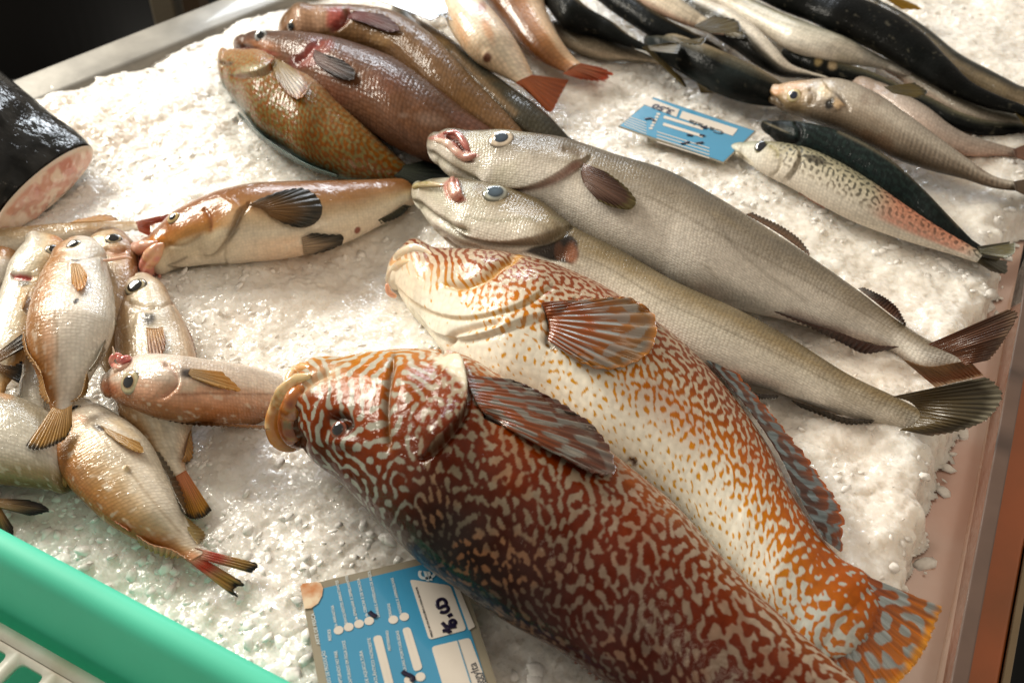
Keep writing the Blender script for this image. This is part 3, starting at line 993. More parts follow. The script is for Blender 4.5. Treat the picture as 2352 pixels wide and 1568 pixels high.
c1, c2, c3 = crop(0, 0, .3443), crop(775.2, 0, .3443), crop(1548.1, 0, .3443)
c4, c5, c6 = crop(0, 488.1, .3443), crop(775.2, 488.1, .3443), crop(1548.1, 488.1, .3443)
c7, c8, c9 = crop(0, 1027.8, .3443), crop(631.6, 1027.8, .3443), crop(1548.1, 1027.8, .3443)
cG = crop(258.4, 402, .24414)
cT = crop(689.1, 1263.3, .21973)

M_HAKE = skin_mat('hake_skin', rough=0.4, coat=0.65, coat_rough=0.1, scale=0.0026, bump=0.5, wet=0.5, sss=0.02, spec=0.14, aniso=1.5, tint=0.2)


def paint_hake(back, side, belly, green):
    def g(f):
        t = f.t + 0.28 * (f.noise(28, 2) - 0.5) + 0.1 * (f.noise(120, 3) - 0.5)
        c = ramp(t, [(-1, back[0]), (-0.62, back[1]), (-0.1, side), (0.45, belly), (1, belly)])
        sc = (0.84 + 0.3 * f.nuv(300, 420, 4, 2)) * (0.84 + 0.32 * f.noise(22, 5, 4))
        c = mixc(c, lin((150, 136, 112)), 0.35 * sstep(0.52, 0.66, f.nuv(26, 60, 8, 4)) * sstep(0.2, 0.3, f.s))
        c = mixc(c, lin((120, 108, 90)), 0.4 * np.exp(-((f.t + 0.32 + 0.08 * np.sin(f.s * 5)) / 0.035) ** 2) * sstep(0.25, 0.32, f.s))
        c = c * sc[..., None]
        hd = 1 - sstep(0.2, 0.27, f.s)
        c = mixc(c, lin(green), 0.55 * hd * sstep(0.62, 0.35, f.noise(50, 6)))
        tl = sstep(0.72, 0.98, f.s)
        c = mixc(c, lin((116, 96, 62)), 0.5 * tl * sstep(0.35, 0.6, f.noise(36, 7)))
        pk = sstep(0.45, 0.75, f.t) * sstep(0.4, 0.6, f.s) * sstep(0.98, 0.8, f.s)
        c = mixc(c, lin((186, 140, 122)), 0.3 * pk * sstep(0.4, 0.6, f.noise(24, 12)))
        return c
    return g


N = build_fish('hake', 'upper silver grey hake with pink open mouth and dark fin on its shoulder', 'hakes beside the wrasses',
    [(980, 333), (1010, 304, 1005, 380), (1090, 299, 1070, 428), (1200, 301, 1170, 478), (1310, 316, 1270, 525), (1430, 352, 1375, 585), (1540, 385, 1470, 632),
     (1651, 444, 1590, 688), (1760, 513, 1700, 716), (1858, 579, 1800, 738), (1971, 660, 1890, 764), (2082, 746, 2030, 799), (2147, 784, 2110, 843), (2225, 808, 2212, 853)],
    ratio=[(0, 0.8), (0.15, 0.72), (0.8, 0.62), (1, 0.35)], z0=0.0, zs=[(0, 0.034), (0.2, 0.018), (0.45, 0.0), (1, 0.0)], ns=460, nphi=240, mat=M_HAKE,
    paint=paint_hake(((84, 76, 62), (140, 129, 112)), (208, 200, 188), (232, 226, 216), (198, 192, 168)),
    marks=[
        ('step', [c2(1660, 1050), c2(1600, 1090), c2(1500, 1160), c2(1350, 1230), c2(1200, 1255), c2(1050, 1225), c2(900, 1180)][::-1], 50, 0.004, (150, 96, 84), 6, 0.7),
        ('groove', [c2(1640, 1040), c2(1600, 1020), c2(1500, 1010)], 10, 0.002, (120, 100, 80), 10, 0.5),
        ('poly', [c2(600, 925), c2(700, 880), c2(770, 890), c2(860, 985), c2(945, 1040), c2(880, 1068), c2(790, 1020), c2(720, 955)], (188, 116, 106), 0.85, 4),
        ('groove', [c2(720, 905), c2(790, 930), c2(840, 1000)], 6, 0.004, (70, 30, 26), 5, 0.9),
        ('groove', [c2(650, 930), c2(740, 975), c2(830, 1060), c2(900, 1075)], 5, 0.003, (110, 64, 56), 4, 0.7),
        ('groove', [c2(600, 1000), c2(700, 1080), c2(850, 1170), c2(960, 1220)], 7, 0.003, (100, 96, 76), 7, 0.6),
        ('bump', c2(1090, 925), 34, 24, 0, 0.002),
        ('bump', c2(1280, 1060), 70, 40, -10, 0.0025),
        ('line', [c2(1560, 960), c2(1800, 1010), c2(2200, 1150), c2(2335, 1250), (1700, 580), (1850, 690)], 5, (120, 110, 96), 0.35),
        ('blob', (1700, 690), 110, 22, 30, (100, 96, 92), 0.4, 0.6),
    ])
eye(N, *c2(1092, 925), 30, iris=(206, 190, 168), rim=(110, 100, 88), pupil=(44, 56, 70), pr=0.56, h=0.24, inner=(214, 200, 182), tilt=0.1)
tube(N, 'lip', [c2(640, 935), c2(720, 950), c2(790, 1010), c2(850, 1050), c2(930, 1035)], [6, 9, 10, 11, 6], wlip((214, 190, 172), (204, 156, 142), (176, 108, 98)), z=0.04, n=40, off=0.0)
tube(N, 'jaw', [c2(705, 890), c2(790, 890), c2(850, 960), c2(880, 1010)], [5, 7, 8, 5], wlip((150, 70, 64), (180, 110, 100), (160, 84, 76)), z=0.04, n=40, off=0.0)


def dfin(base, tip, ed=None, rd=0.3, rays=16, seed=0):
    return finpaint(base, tip, ed, rd, rays, seed)


fin(N, 'pectoral_fin', [c2(1640, 1090), c2(1625, 1160), c2(1650, 1240)], [c2(1800, 1150), c2(1960, 1290), c2(1993, 1350), c2(1975, 1385), c2(1850, 1385), c2(1740, 1340)],
    dfin((150, 116, 100), (96, 66, 52), (110, 98, 58), 0.4, 14), on=True, off=(0.002, 0.007), rays=14, nu=70, nv=40, arch=0.003)
fin(N, 'dorsal_fin', [c6(480, 10), c6(700, 140), c6(905, 285)], [c6(520, 0), c6(760, 118), c6(835, 175), c6(905, 268)],
    dfin((120, 80, 50), (84, 58, 40), None, 0.35, 18), zt=0.02, rays=18, nu=60, nv=14)
fin(N, 'dorsal_fin', [c6(1230, 505), c6(1400, 640), c6(1548, 755)], [c6(1260, 498), c6(1420, 575), c6(1480, 625), c6(1545, 740)],
    dfin((130, 80, 52), (92, 58, 42), None, 0.35, 18), zt=0.02, rays=18, nu=60, nv=16)
fin(N, 'anal_fin', [c6(620, 640), c6(880, 735), c6(1100, 800), c6(1350, 885), c6(1500, 895)], [c6(640, 668), c6(880, 755), c6(1120, 870), c6(1270, 940), c6(1420, 912)],
    dfin((84, 50, 40), (64, 40, 32), None, 0.3, 24), zb=[0.02, 0.018, 0.014], zt=0.008, rays=24, nu=90, nv=16)
fin(N, 'tail_fin', [c6(1740, 862), c6(1850, 905), c6(1940, 950), c6(1990, 1000)], [c6(2240, 640), c6(2305, 662), c6(2285, 720), c6(2240, 800), c6(2190, 880), c6(2100, 985)],
    dfin((146, 96, 68), (110, 78, 62), (130, 104, 84), 0.35, 16), zb=0.022, zt=[0.05, 0.045, 0.02], rays=16, nu=90, nv=50, ragged=0.06, arch=0.004)
fin(N, 'tail_fin', [c6(1990, 1000), c6(1900, 1015), c6(1700, 1040), c6(1540, 990)], [c6(2065, 1085), c6(1960, 1110), c6(1840, 1140), c6(1745, 1165)],
    dfin((150, 112, 72), (160, 104, 66), (210, 180, 150), 0.25, 14), zb=0.016, zt=0.004, rays=14, nu=70, nv=30)

O = build_fish('hake', 'lower olive grey hake with open gill cover, tucked against the spotted wrasse', 'hakes beside the wrasses',
    [(945, 437), (975, 420, 962, 480), (1050, 411, 1008, 545), (1150, 426, 1085, 592), (1240, 456, 1180, 628), (1320, 517, 1270, 685), (1420, 567, 1370, 725),
     (1548, 640, 1490, 795), (1713, 715, 1650, 864), (1823, 777, 1770, 897), (1961, 863, 1910, 946), (2064, 912, 2020, 976), (2130, 946, 2100, 996)],
    ratio=[(0, 0.8), (0.15, 0.72), (0.8, 0.62), (1, 0.35)], z0=0.012, zs=[(0, 0.014), (0.5, 0.01), (1, 0.0)], ns=460, nphi=240, mat=M_HAKE,
    paint=paint_hake(((88, 76, 50), (142, 124, 92)), (204, 196, 180), (228, 221, 208), (198, 196, 176)),
    marks=[
        ('poly', [c2(520, 1258), c2(600, 1280), c2(700, 1285), c2(720, 1260), c2(700, 1240), c2(560, 1240)], (92, 84, 62), 0.8, 4),
        ('poly', [c2(700, 1230), c2(760, 1180), c2(800, 1200), c2(830, 1290), c2(865, 1340), c2(800, 1355), c2(720, 1320)], (190, 124, 108), 0.9, 4),
        ('groove', [c2(500, 1330), c2(640, 1440), c2(780, 1510), c5(900, 130)], 7, 0.004, (110, 104, 76), 5, 0.7),
        ('step', [c5(1540, 90), c5(1500, 120), c5(1380, 175), c5(1200, 200), c5(1000, 185), c5(850, 140), c5(700, 60)][::-1], 46, 0.005, (96, 84, 60), 6, 0.8),
        ('poly', [c5(1220, 262), c5(1350, 205), c5(1480, 165), c5(1560, 150), c5(1600, 200), c5(1605, 290), c5(1560, 345), c5(1440, 310)], (34, 26, 24), 0.95, 4),
        ('bump', c5(1420, 260), 40, 24, -15, -0.006),
        ('blob', c5(1560, 270), 16, 24, -10, (150, 96, 66), 0.85, 0.4),
        ('blob', c5(1480, 250), 12, 20, 0, (112, 76, 56), 0.8, 0.4),
        ('bump', c2(1060, 1290), 34, 20, 8, 0.002),
        ('line', [c5(850, 30), c5(1000, 60), c5(1250, 70), c5(1500, 60)], 5, (120, 116, 80), 0.4),
        ('groove', [c5(640, 100), c5(800, 200), c5(950, 240)], 6, 0.002, (150, 120, 100), 6, 0.5),
        ('groove', [c5(700, 170), c5(780, 230), c5(860, 255)], 5, 0.002, (150, 120, 100), 5, 0.5),
        ('bump', c2(1250, 1480), 80, 34, 10, 0.003),
    ])
eye(O, *c2(1052, 1288), 30, iris=(176, 176, 160), rim=(86, 84, 70), pupil=(62, 78, 92), pr=0.62, h=0.32, inner=(150, 158, 158), tilt=0.15)
tube(O, 'jaw', [c2(500, 1250), c2(580, 1232), c2(660, 1235), c2(715, 1240)], [7, 8, 7, 4], wlip((178, 166, 120), (190, 176, 140), (190, 150, 120)), z=0.04, n=40)
tube(O, 'tongue', [c2(770, 1180), c2(762, 1240), c2(778, 1290), c2(820, 1325)], [7, 10, 13, 11], wlip((170, 104, 92), (206, 164, 142), (180, 110, 98)), z=0.04, n=40, off=0.002)
tube(O, 'tongue', [c2(795, 1190), c2(800, 1240), c2(820, 1290)], [4, 6, 5], wlip((150, 84, 76), (190, 130, 112), (170, 100, 90)), z=0.04, n=30, off=0.004)
fin(O, 'anal_fin', [c6(380, 1160), c6(520, 1205), c6(700, 1222)], [c6(420, 1225), c6(520, 1240), c6(690, 1235)],
    dfin((60, 46, 36), (50, 38, 30), None, 0.3, 14), zt=0.008, rays=14, nu=50, nv=10)
fin(O, 'anal_fin', [c6(780, 1252), c6(960, 1310), c6(1150, 1370), c6(1340, 1385)], [c6(830, 1290), c6(980, 1350), c6(1160, 1412), c6(1320, 1400)],
    dfin((62, 50, 34), (48, 40, 28), None, 0.3, 16), zt=0.006, rays=16, nu=60, nv=10)
fin(O, 'tail_fin', [c6(1515, 1226), c6(1640, 1270), c6(1700, 1350), c6(1640, 1420), c6(1560, 1450)],
    [c6(2090, 1092), c6(2150, 1130), c6(2200, 1198), c6(2170, 1300), c6(2080, 1390), c6(1900, 1455), c6(1700, 1488)],
    dfin((116, 96, 56), (92, 84, 66), (140, 134, 116), 0.4, 18), zb=[0.022, 0.018, 0.012], zt=[0.05, 0.036, 0.006], rays=18, nu=110, nv=60, ragged=0.05, arch=0.003)

# ------------------------------------------------------------------ thick lipped brown and white fish
M_SMOOTH = skin_mat('smooth_wet_skin', rough=0.3, coat=0.9, coat_rough=0.05, scale=0.0025, bump=0.1, wet=0.6, sss=0.03, wet_scale=150, tint=0.12, spec=0.1)


def paint_gurnard(f):
    t = f.t + 0.22 * (f.noise(34, 2) - 0.5) + 0.1 * (f.noise(130, 3) - 0.5)
    c = ramp(t, [(-1, (122, 80, 46)), (-0.62, (142, 98, 58)), (-0.36, (166, 124, 80)), (-0.08, (198, 174, 140)), (0.2, (214, 202, 180)), (1, (216, 200, 178))])
    hd = sstep(0.42, 0.3, f.s)
    h = ramp(t, [(-1, (128, 76, 36)), (-0.3, (160, 100, 44)), (-0.02, (184, 134, 72)), (0.12, (206, 190, 160)), (1, (214, 204, 186))])
    c = mixc(c, h, hd)
    c = c * (0.86 + 0.28 * f.noise(90, 19))[..., None]
    c = mixc(c, lin((226, 190, 158)), 0.55 * sstep(0.3, 0.6, f.t) * sstep(0.35, 0.5, f.s) * sstep(0.55, 0.45, f.noise(30, 9)))
    return c


G = build_fish('comber', 'brown backed white bellied fish with swollen pink lips and dark fins', None,
    [(318, 585), (345, 542, 348, 628), (400, 488, 402, 626), (470, 446, 482, 615), (560, 419, 572, 606), (660, 411, 672, 594), (760, 409, 772, 570), (860, 407, 862, 528),
     (930, 405, 926, 492), (975, 410, 968, 455)],
    ratio=[(0, 0.8), (0.3, 0.75), (1, 0.55)], z0=-0.002, ns=360, nphi=220, paint=paint_gurnard, mat=M_SMOOTH,
    marks=[
        ('step', [cG(1250, 280), cG(1200, 330), cG(1130, 480), cG(1050, 620), cG(960, 720), cG(820, 750)][::-1], 30, 0.003, (110, 92, 72), 6, 0.6),
        ('groove', [cG(850, 300), cG(900, 370), cG(935, 450), cG(930, 520)], 6, 0.001, (120, 66, 30), 5, 0.7),
        ('groove', [cG(500, 650), cG(600, 660), cG(700, 640), cG(830, 560)], 5, 0.0015, (150, 120, 84), 4, 0.5),
        ('groove', [cG(700, 770), cG(600, 830), cG(530, 860), cG(600, 880), cG(900, 860), cG(1080, 848)], 4, 0.0012, (120, 110, 96), 3, 0.6),
        ('groove', [cG(1060, 700), cG(1055, 780), cG(1080, 850)], 4, 0.001, (150, 140, 120), 3, 0.4),
        ('bump', cG(720, 520), 55, 22, -20, 0.002),
        ('bump', cG(580, 400), 30, 24, 0, 0.0015),
        ('poly', [cG(290, 640), cG(380, 570), cG(470, 560), cG(510, 600), cG(440, 610), cG(400, 620)], (196, 120, 40), 0.8, 3),
        ('line', [cG(1100, 560), cG(1160, 470), cG(1200, 400)], 5, (70, 60, 50), 0.5),
        ('line', [cG(1060, 640), cG(1140, 560), cG(1190, 500)], 3, (90, 80, 66), 0.5),
        ('blob', cG(2305, 520), 7, 9, 30, (120, 44, 26), 0.9, 0.3),
        ('poly', [cG(300, 800), cG(330, 720), cG(350, 690), cG(330, 740), cG(300, 850)], (110, 40, 34), 0.8, 3),
    ])
eye(G, *cG(575, 405), 17, iris=(190, 166, 110), rim=(60, 46, 30), pupil=(10, 14, 22), pr=0.52, h=0.45, inner=(214, 178, 110), tilt=0.15)
tube(G, 'lip', [cG(430, 620), cG(360, 660), cG(280, 680), cG(220, 710), cG(195, 760), cG(235, 830), cG(270, 875)], [6, 12, 16, 18, 17, 13, 6],
     wlip((214, 166, 142), (212, 156, 138), (186, 112, 98)), z=0.03, n=60, seg=18, off=0.001)
tube(G, 'lip', [cG(485, 640), cG(430, 690), cG(370, 770), cG(330, 850), cG(345, 915), cG(410, 925)], [6, 15, 19, 20, 17, 7],
     wlip((216, 168, 130), (210, 138, 124), (200, 122, 112)), z=0.022, n=60, seg=18, off=0.001)
tube(G, 'mouth_strand', [cG(440, 930), cG(450, 1000), cG(462, 1055)], [5, 3, 3], wlip((180, 120, 104), (190, 140, 124), (190, 130, 116)), z=0.012, n=24)
fin(G, 'pectoral_fin', [cG(1270, 285), cG(1330, 300), cG(1420, 330), cG(1500, 400)],
    [cG(1420, 215), cG(1640, 140), cG(1810, 130), cG(1900, 180), cG(1972, 290), cG(1955, 400), cG(1880, 470), cG(1760, 495), cG(1620, 450)],
    dfin((150, 108, 56), (44, 42, 30), (60, 50, 34), 0.3, 16), on=True, off=(0.002, 0.006), rays=16, nu=80, nv=44, arch=0.004, smooth=14)
fin(G, 'pelvic_fin', [cG(1780, 590), cG(1790, 660), cG(1800, 750)], [cG(1880, 545), cG(2050, 562), cG(2172, 580), cG(2165, 640), cG(2080, 690), cG(1900, 745)],
    dfin((206, 180, 150), (46, 42, 30), None, 0.45, 9), on=True, off=(0.001, 0.003), rays=9, nu=60, nv=40, smooth=14)
fin(G, 'anal_fin', [(838, 515), (880, 500), (930, 470)], [c2(190, 1505), c2(290, 1490), c2(420, 1440), c2(490, 1375)], dfin((66, 64, 40), (44, 46, 34), None, 0.3, 12), zb=0.014, zt=0.008, rays=12, nu=60, nv=20)

# ------------------------------------------------------------------ mottled fish at the top
M_SCALY = skin_mat('scaly_skin', rough=0.4, coat=0.4, coat_rough=0.1, scale=0.0045, bump=0.35, wet=0.6, sss=0.0, spec=0.05, tint=0.28)


def paint_green(f):
    u = pattern_on(f, 0.0062, None, None, 61, only=True, bw=0.35)
    m = sstep(-0.15, 0.25, u + 0.3 * (f.noise(30, 2) - 0.5))
    t = f.t + 0.4 * (f.noise(24, 4) - 0.5)
    a = ramp(t, [(-1, (74, 70, 44)), (-0.7, (104, 62, 18)), (0.1, (134, 78, 18)), (0.6, (142, 92, 34)), (1, (160, 112, 70))])
    b = ramp(t, [(-1, (84, 100, 88)), (-0.5, (108, 96, 50)), (0.2, (128, 116, 72)), (0.7, (144, 122, 80)), (1, (164, 134, 100))])
    c = mixc(a, b, m)
    c = mixc(c, lin((84, 120, 122)), sstep(-0.86, -0.96, f.t) * 0.7)
    return mixc(c, lin((132, 100, 70)), 0.5 * sstep(0.16, 0.06, f.s))


D = build_fish('wrasse', 'olive wrasse with orange flecks and blue green edge, in front of the brown groupers', None,
    [(502, 142), (512, 200, 532, 123), (547, 256, 600, 122), (602, 316, 660, 146), (664, 356, 722, 176), (722, 388, 792, 237), (792, 411, 852, 291), (862, 414, 906, 346), (928, 411, 947, 386)],
    ratio=[(0, 0.75), (0.3, 0.6), (1, 0.45)], z0=0.0, ns=320, nphi=200, paint=paint_green, mat=M_SCALY,
    marks=[
        ('step', [c1(1560, 500), c1(1640, 500), c1(1780, 460), c1(1820, 410), c1(1800, 375)], 26, 0.003, (140, 70, 24), 6, 0.6),
        ('blob', c1(1860, 440), 22, 12, 10, (170, 84, 26), 0.7, 0.5),
        ('blob', c1(1700, 480), 34, 12, -5, (180, 180, 150), 0.45, 0.6),
        ('groove', [c1(1460, 410), c1(1500, 430), c1(1545, 420)], 5, 0.002, (70, 44, 20), 4, 0.7),
    ])
fin(D, 'pectoral_fin', [c1(1810, 430), c1(1830, 400), c1(1870, 400)], [c1(1850, 540), c1(1940, 640), c1(1990, 660), c1(2050, 600), c1(1990, 480)],
    dfin((176, 146, 84), (150, 116, 60), (160, 100, 36), 0.35, 12), on=True, off=(0.002, 0.006), rays=12, nu=50, nv=30)
fin(D, 'dorsal_fin', [c1(1590, 745), c1(1720, 880), c1(1900, 1010), c1(2060, 1100), c2(0, 1170)], [c1(1585, 765), c1(1710, 905), c1(1890, 1035), c1(2050, 1125), c2(0, 1192)],
    dfin((92, 124, 120), (78, 106, 104), None, 0.3, 30), zt=0.01, rays=30, nu=70, nv=8)
fin(D, 'tail_fin', [c2(470, 1110), c2(440, 1150), c2(400, 1180)], [c2(620, 1060), c2(740, 1190), c2(600, 1260), c2(450, 1215)], dfin((60, 66, 54), (36, 44, 40), None, 0.4, 10), zb=0.02, zt=0.014, rays=10)


def paint_grouper(back, side, belly, pink, seed):
    def g(f):
        t = f.t + 0.4 * (f.noise(24, seed) - 0.5) + 0.15 * (f.noise(110, seed + 1) - 0.5)
        c = ramp(t, [(-1, back), (-0.3, side), (0.3, side), (0.8, belly), (1, belly)])
        c = mixc(c, lin(pink), 0.25 * sstep(0.5, 0.68, f.noise(26, seed + 3)))
        sc = f.nuv(170, 230, seed, 1)
        c = c * (0.8 + 0.42 * sc)[..., None]
        return c
    return g


E = build_fish('grouper', 'reddish brown scaly grouper with dark pectoral fin, resting behind the olive wrasse', 'brown groupers at the back',
    [(536, 104), (570, 79, 560, 138), (640, 71, 620, 180), (740, 76, 690, 230), (820, 92, 770, 275), (900, 121, 845, 310), (985, 176, 920, 350), (1065, 238, 1000, 380), (1130, 287, 1080, 390), (1190, 330, 1160, 392)],
    ratio=[(0, 0.75), (0.3, 0.6), (1, 0.5)], z0=0.006, ns=320, nphi=200, mat=M_SCALY, paint=paint_grouper((74, 48, 34), (104, 70, 48), (92, 66, 52), (122, 68, 54), 71),
    marks=[
        ('step', [c2(-60, 400), c1(1960, 410), c1(2020, 370), c1(2080, 310), c1(2150, 270)][::-1], 26, -0.0, (110, 40, 34), 8, 0.8),
        ('groove', [c1(1960, 415), c1(2030, 380), c1(2090, 310), c1(2140, 268)], 9, 0.003, (96, 34, 30), 8, 0.85),
        ('poly', [c1(1990, 400), c1(2080, 290), c1(2200, 260), c1(2230, 310), c1(2120, 420), c1(2020, 450)], (150, 62, 50), 0.5, 7),
        ('groove', [c1(1560, 325), c1(1640, 315), c1(1720, 335)], 6, 0.002, (90, 40, 34), 5, 0.7),
        ('blob', c1(1750, 300), 34, 10, 8, (190, 130, 90), 0.5, 0.6),
        ('blob', c1(1760, 350), 30, 6, 8, (160, 70, 56), 0.6, 0.6),
        ('blob', c2(620, 800), 34, 14, 12, (150, 126, 112), 0.45, 0.6),
        ('blob', c2(440, 770), 12, 6, 0, (150, 126, 112), 0.5, 0.6),
    ])
eye(E, *c1(1742, 242), 16, iris=(180, 190, 196), rim=(50, 34, 28), pupil=(10, 14, 18), pr=0.6, h=0.5, tilt=0.5, inner=(190, 196, 196))
fin(E, 'pectoral_fin', [c1(2100, 330), c1(2090, 380), c1(2110, 430)], [c1(2200, 380), c2(60, 420), c2(118, 490), c2(110, 525), c2(40, 530), c2(-60, 480)],
    dfin((110, 78, 70), (48, 34, 32), (40, 30, 28), 0.4, 10), on=True, off=(0.002, 0.006), rays=10, nu=50, nv=30, mat=M_FIND)

Fb = build_fish('grouper', 'tan grouper with wine red fin, between the reddish grouper and a dark fish', 'brown groupers at the back',
    [(640, 70), (672, 18, 660, 95), (730, 8, 725, 112), (844, 8, 815, 125), (905, 20, 880, 145), (996, 76, 940, 185), (1050, 133, 1005, 235), (1120, 207, 1075, 280), (1171, 262, 1140, 315), (1215, 315, 1190, 345)],
    ratio=[(0, 0.75), (0.3, 0.62), (1, 0.5)], z0=0.016, ns=280, nphi=180, mat=M_SCALY, paint=paint_grouper((104, 76, 46), (110, 80, 50), (92, 66, 42), (124, 92, 64), 81),
    marks=[
        ('poly', [c1(1860, 200), c1(1960, 60), c1(2130, 40), c1(2240, 80), c1(2200, 200), c1(2050, 215)], (190, 150, 122), 0.6, 8),
        ('poly', [c1(2180, 60), c1(2270, 50), c1(2310, 110), c1(2250, 190), c1(2180, 180)], (160, 66, 62), 0.8, 8),
        ('groove', [c1(2330, 60), c1(2300, 130), c1(2220, 200)], 8, 0.004, (110, 40, 36), 7, 0.8),
        ('blob', c2(280, 260), 26, 14, 20, (176, 140, 96), 0.5, 0.6),
    ])
eye(Fb, *c1(1950, 178), 16, iris=(190, 150, 110), rim=(70, 40, 30), pupil=(14, 22, 28), pr=0.6, h=0.5, tilt=0.3, inner=(60, 50, 44))
fin(Fb, 'pectoral_fin', [c2(60, 120), c2(90, 85), c2(130, 75)], [c2(190, 155), c2(370, 212), c2(412, 200), c2(380, 150), c2(300, 95)], dfin((110, 52, 50), (76, 36, 40), None, 0.3, 9), on=True, off=(0.002, 0.006), rays=9, nu=40, nv=26, mat=M_FIND)

Fc = build_fish('grouper', 'dark slate fish with bare flank, furthest right of the three at the back', 'brown groupers at the back',
    [(900, 20), (968, 44, 940, 112), (1040, 86, 1000, 172), (1102, 138, 1060, 222), (1188, 203, 1140, 282), (1257, 255, 1210, 322), (1312, 313, 1280, 360), (1350, 352)],
    ratio=0.55, z0=0.0, ns=220, nphi=140, mat=M_SCALY, paint=paint_grouper((48, 47, 40), (58, 54, 42), (70, 60, 44), (110, 82, 50), 91),
    marks=[('blob', (1000, 70), 50, 22, 35, (176, 140, 92), 0.7, 0.7), ('line', [(1040, 120), (1100, 180), (1180, 260)], 9, (150, 120, 86), 0.5)])

# ------------------------------------------------------------------ pink and orange fish at the top
M_PALE = skin_mat('pale_skin', rough=0.34, coat=0.4, coat_rough=0.12, scale=0.004, bump=0.3, wet=0.2, sss=0.15)


def paint_stops(stops, seed, mott=None, amt=0.4, scl=24):
    def g(f):
        t = f.t + 0.22 * (f.noise(30, seed) - 0.5) + 0.08 * (f.noise(140, seed + 1) - 0.5)
        c = ramp(t, stops)
        if mott is not None:
            c = mixc(c, lin(mott), amt * sstep(0.45, 0.65, f.noise(scl, seed + 2)))
        return c * (0.9 + 0.2 * f.noise(200, seed + 3, 2))[..., None]
    return g


Ga = build_fish('sea_bream', 'creamy pink fish lying belly up with a blurred orange tail', 'pink fish at the top',
    [(1035, -110), (1000, -60, 1075, -50), (1008, 5, 1105, 5), (1030, 65, 1150, 47), (1075, 122, 1195, 105), (1130, 160, 1218, 150), (1190, 194, 1230, 180)],
    ratio=0.8, z0=0.03, zs=[(0, 0.03), (1, 0.02)], ns=180, nphi=120, mat=M_PALE, paint=paint_stops([(-1, (216, 186, 150)), (-0.2, (232, 218, 196)), (0.4, (234, 216, 196)), (1, (216, 178, 140))], 101),
    marks=[('blob', c2(830, 200), 14, 40, -15, (214, 160, 112), 0.6, 0.6), ('blob', c2(1000, 190), 10, 34, -20, (206, 140, 90), 0.6, 0.6), ('blob', c2(960, 50), 10, 14, 30, (150, 66, 46), 0.7, 0.5),
           ('bump', c2(1000, 370), 12, 14, 0, 0.003), ('blob', c2(1002, 385), 9, 11, 0, (110, 56, 40), 0.9, 0.3)])
fin(Ga, 'tail_fin', [(1192, 196), (1212, 186), (1232, 178)], [(1232, 226), (1264, 258), (1286, 222), (1306, 184)], dfin((196, 110, 62), (178, 92, 44), None, 0.2, 10), zb=0.03, zt=0.012, rays=10, nu=40, nv=30)

Gb = build_fish('sea_bream', 'orange brown fish with pale flank and red forked tail, pointing down the ice', 'pink fish at the top',
    [(1160, -100), (1105, -40, 1240, -50), (1125, 10, 1252, 5), (1160, 55, 1265, 42), (1200, 105, 1290, 90), (1245, 143, 1317, 125), (1297, 170, 1341, 147)],
    ratio=0.7, z0=0.01, ns=180, nphi=120, mat=M_PALE, paint=paint_stops([(-1, (120, 72, 36)), (-0.4, (130, 84, 44)), (0.05, (170, 120, 76)), (0.3, (214, 182, 148)), (1, (226, 196, 166))], 111))
fin(Gb, 'tail_fin', [(1300, 172), (1322, 160), (1342, 148)], [(1330, 182), (1405, 183), (1413, 173), (1385, 158)], dfin((206, 128, 90), (196, 92, 52), (206, 80, 40), 0.25, 9), zb=0.02, zt=0.006, rays=9, nu=40, nv=24, ragged=0.2)
# ------------------------------------------------------------------ mackerels and horse mackerels, top right
M_MACK = skin_mat('mackerel_skin', rough=0.5, coat=0.1, coat_rough=0.1, scale=0.003, bump=0.25, wet=0.6, sss=0.0, spec=0.03, wet_scale=160)
M_SILVER = skin_mat('silver_skin', rough=0.36, coat=0.4, coat_rough=0.1, scale=0.003, bump=0.3, wet=0.7, spec=0.1, metallic=0.03, sss=0.02, wet_scale=160)
GM = 'mackerels heaped at the far side'
DARKM = [(-1, (24, 26, 24)), (-0.3, (40, 42, 38)), (0.1, (72, 70, 60)), (0.4, (150, 138, 118)), (1, (196, 182, 160))]
BLACK = [(-1, (7, 8, 8)), (0.1, (10, 11, 10)), (0.55, (52, 52, 44)), (1, (110, 100, 82))]
SILV = [(-1, (92, 88, 74)), (1, (214, 206, 190))]


def mack(label, pairs, stops, seed, z0, ratio=0.75, mat=None, ns=170, marks=(), zs=None, name='mackerel', mott=None, amt=0.4, **kw):
    base = paint_stops(stops, seed, mott, amt)

    def streaked(f):                                                 # fine lengthwise mottling and a row of specks
        c = base(f)
        k = f.nuv(60, 380, seed + 7, 3)
        c = c * (0.62 + 0.76 * k)[..., None]
        sp = sstep(0.68, 0.78, f.nuv(210, 260, seed + 8, 2))
        return mixc(c, lin((150, 144, 126)), 0.14 * sp)
    return build_fish(name, label, GM, pairs, ratio=ratio, z0=z0, zs=zs, ns=ns * 2, nphi=150, mat=mat or M_MACK, paint=streaked, marks=marks, **kw)


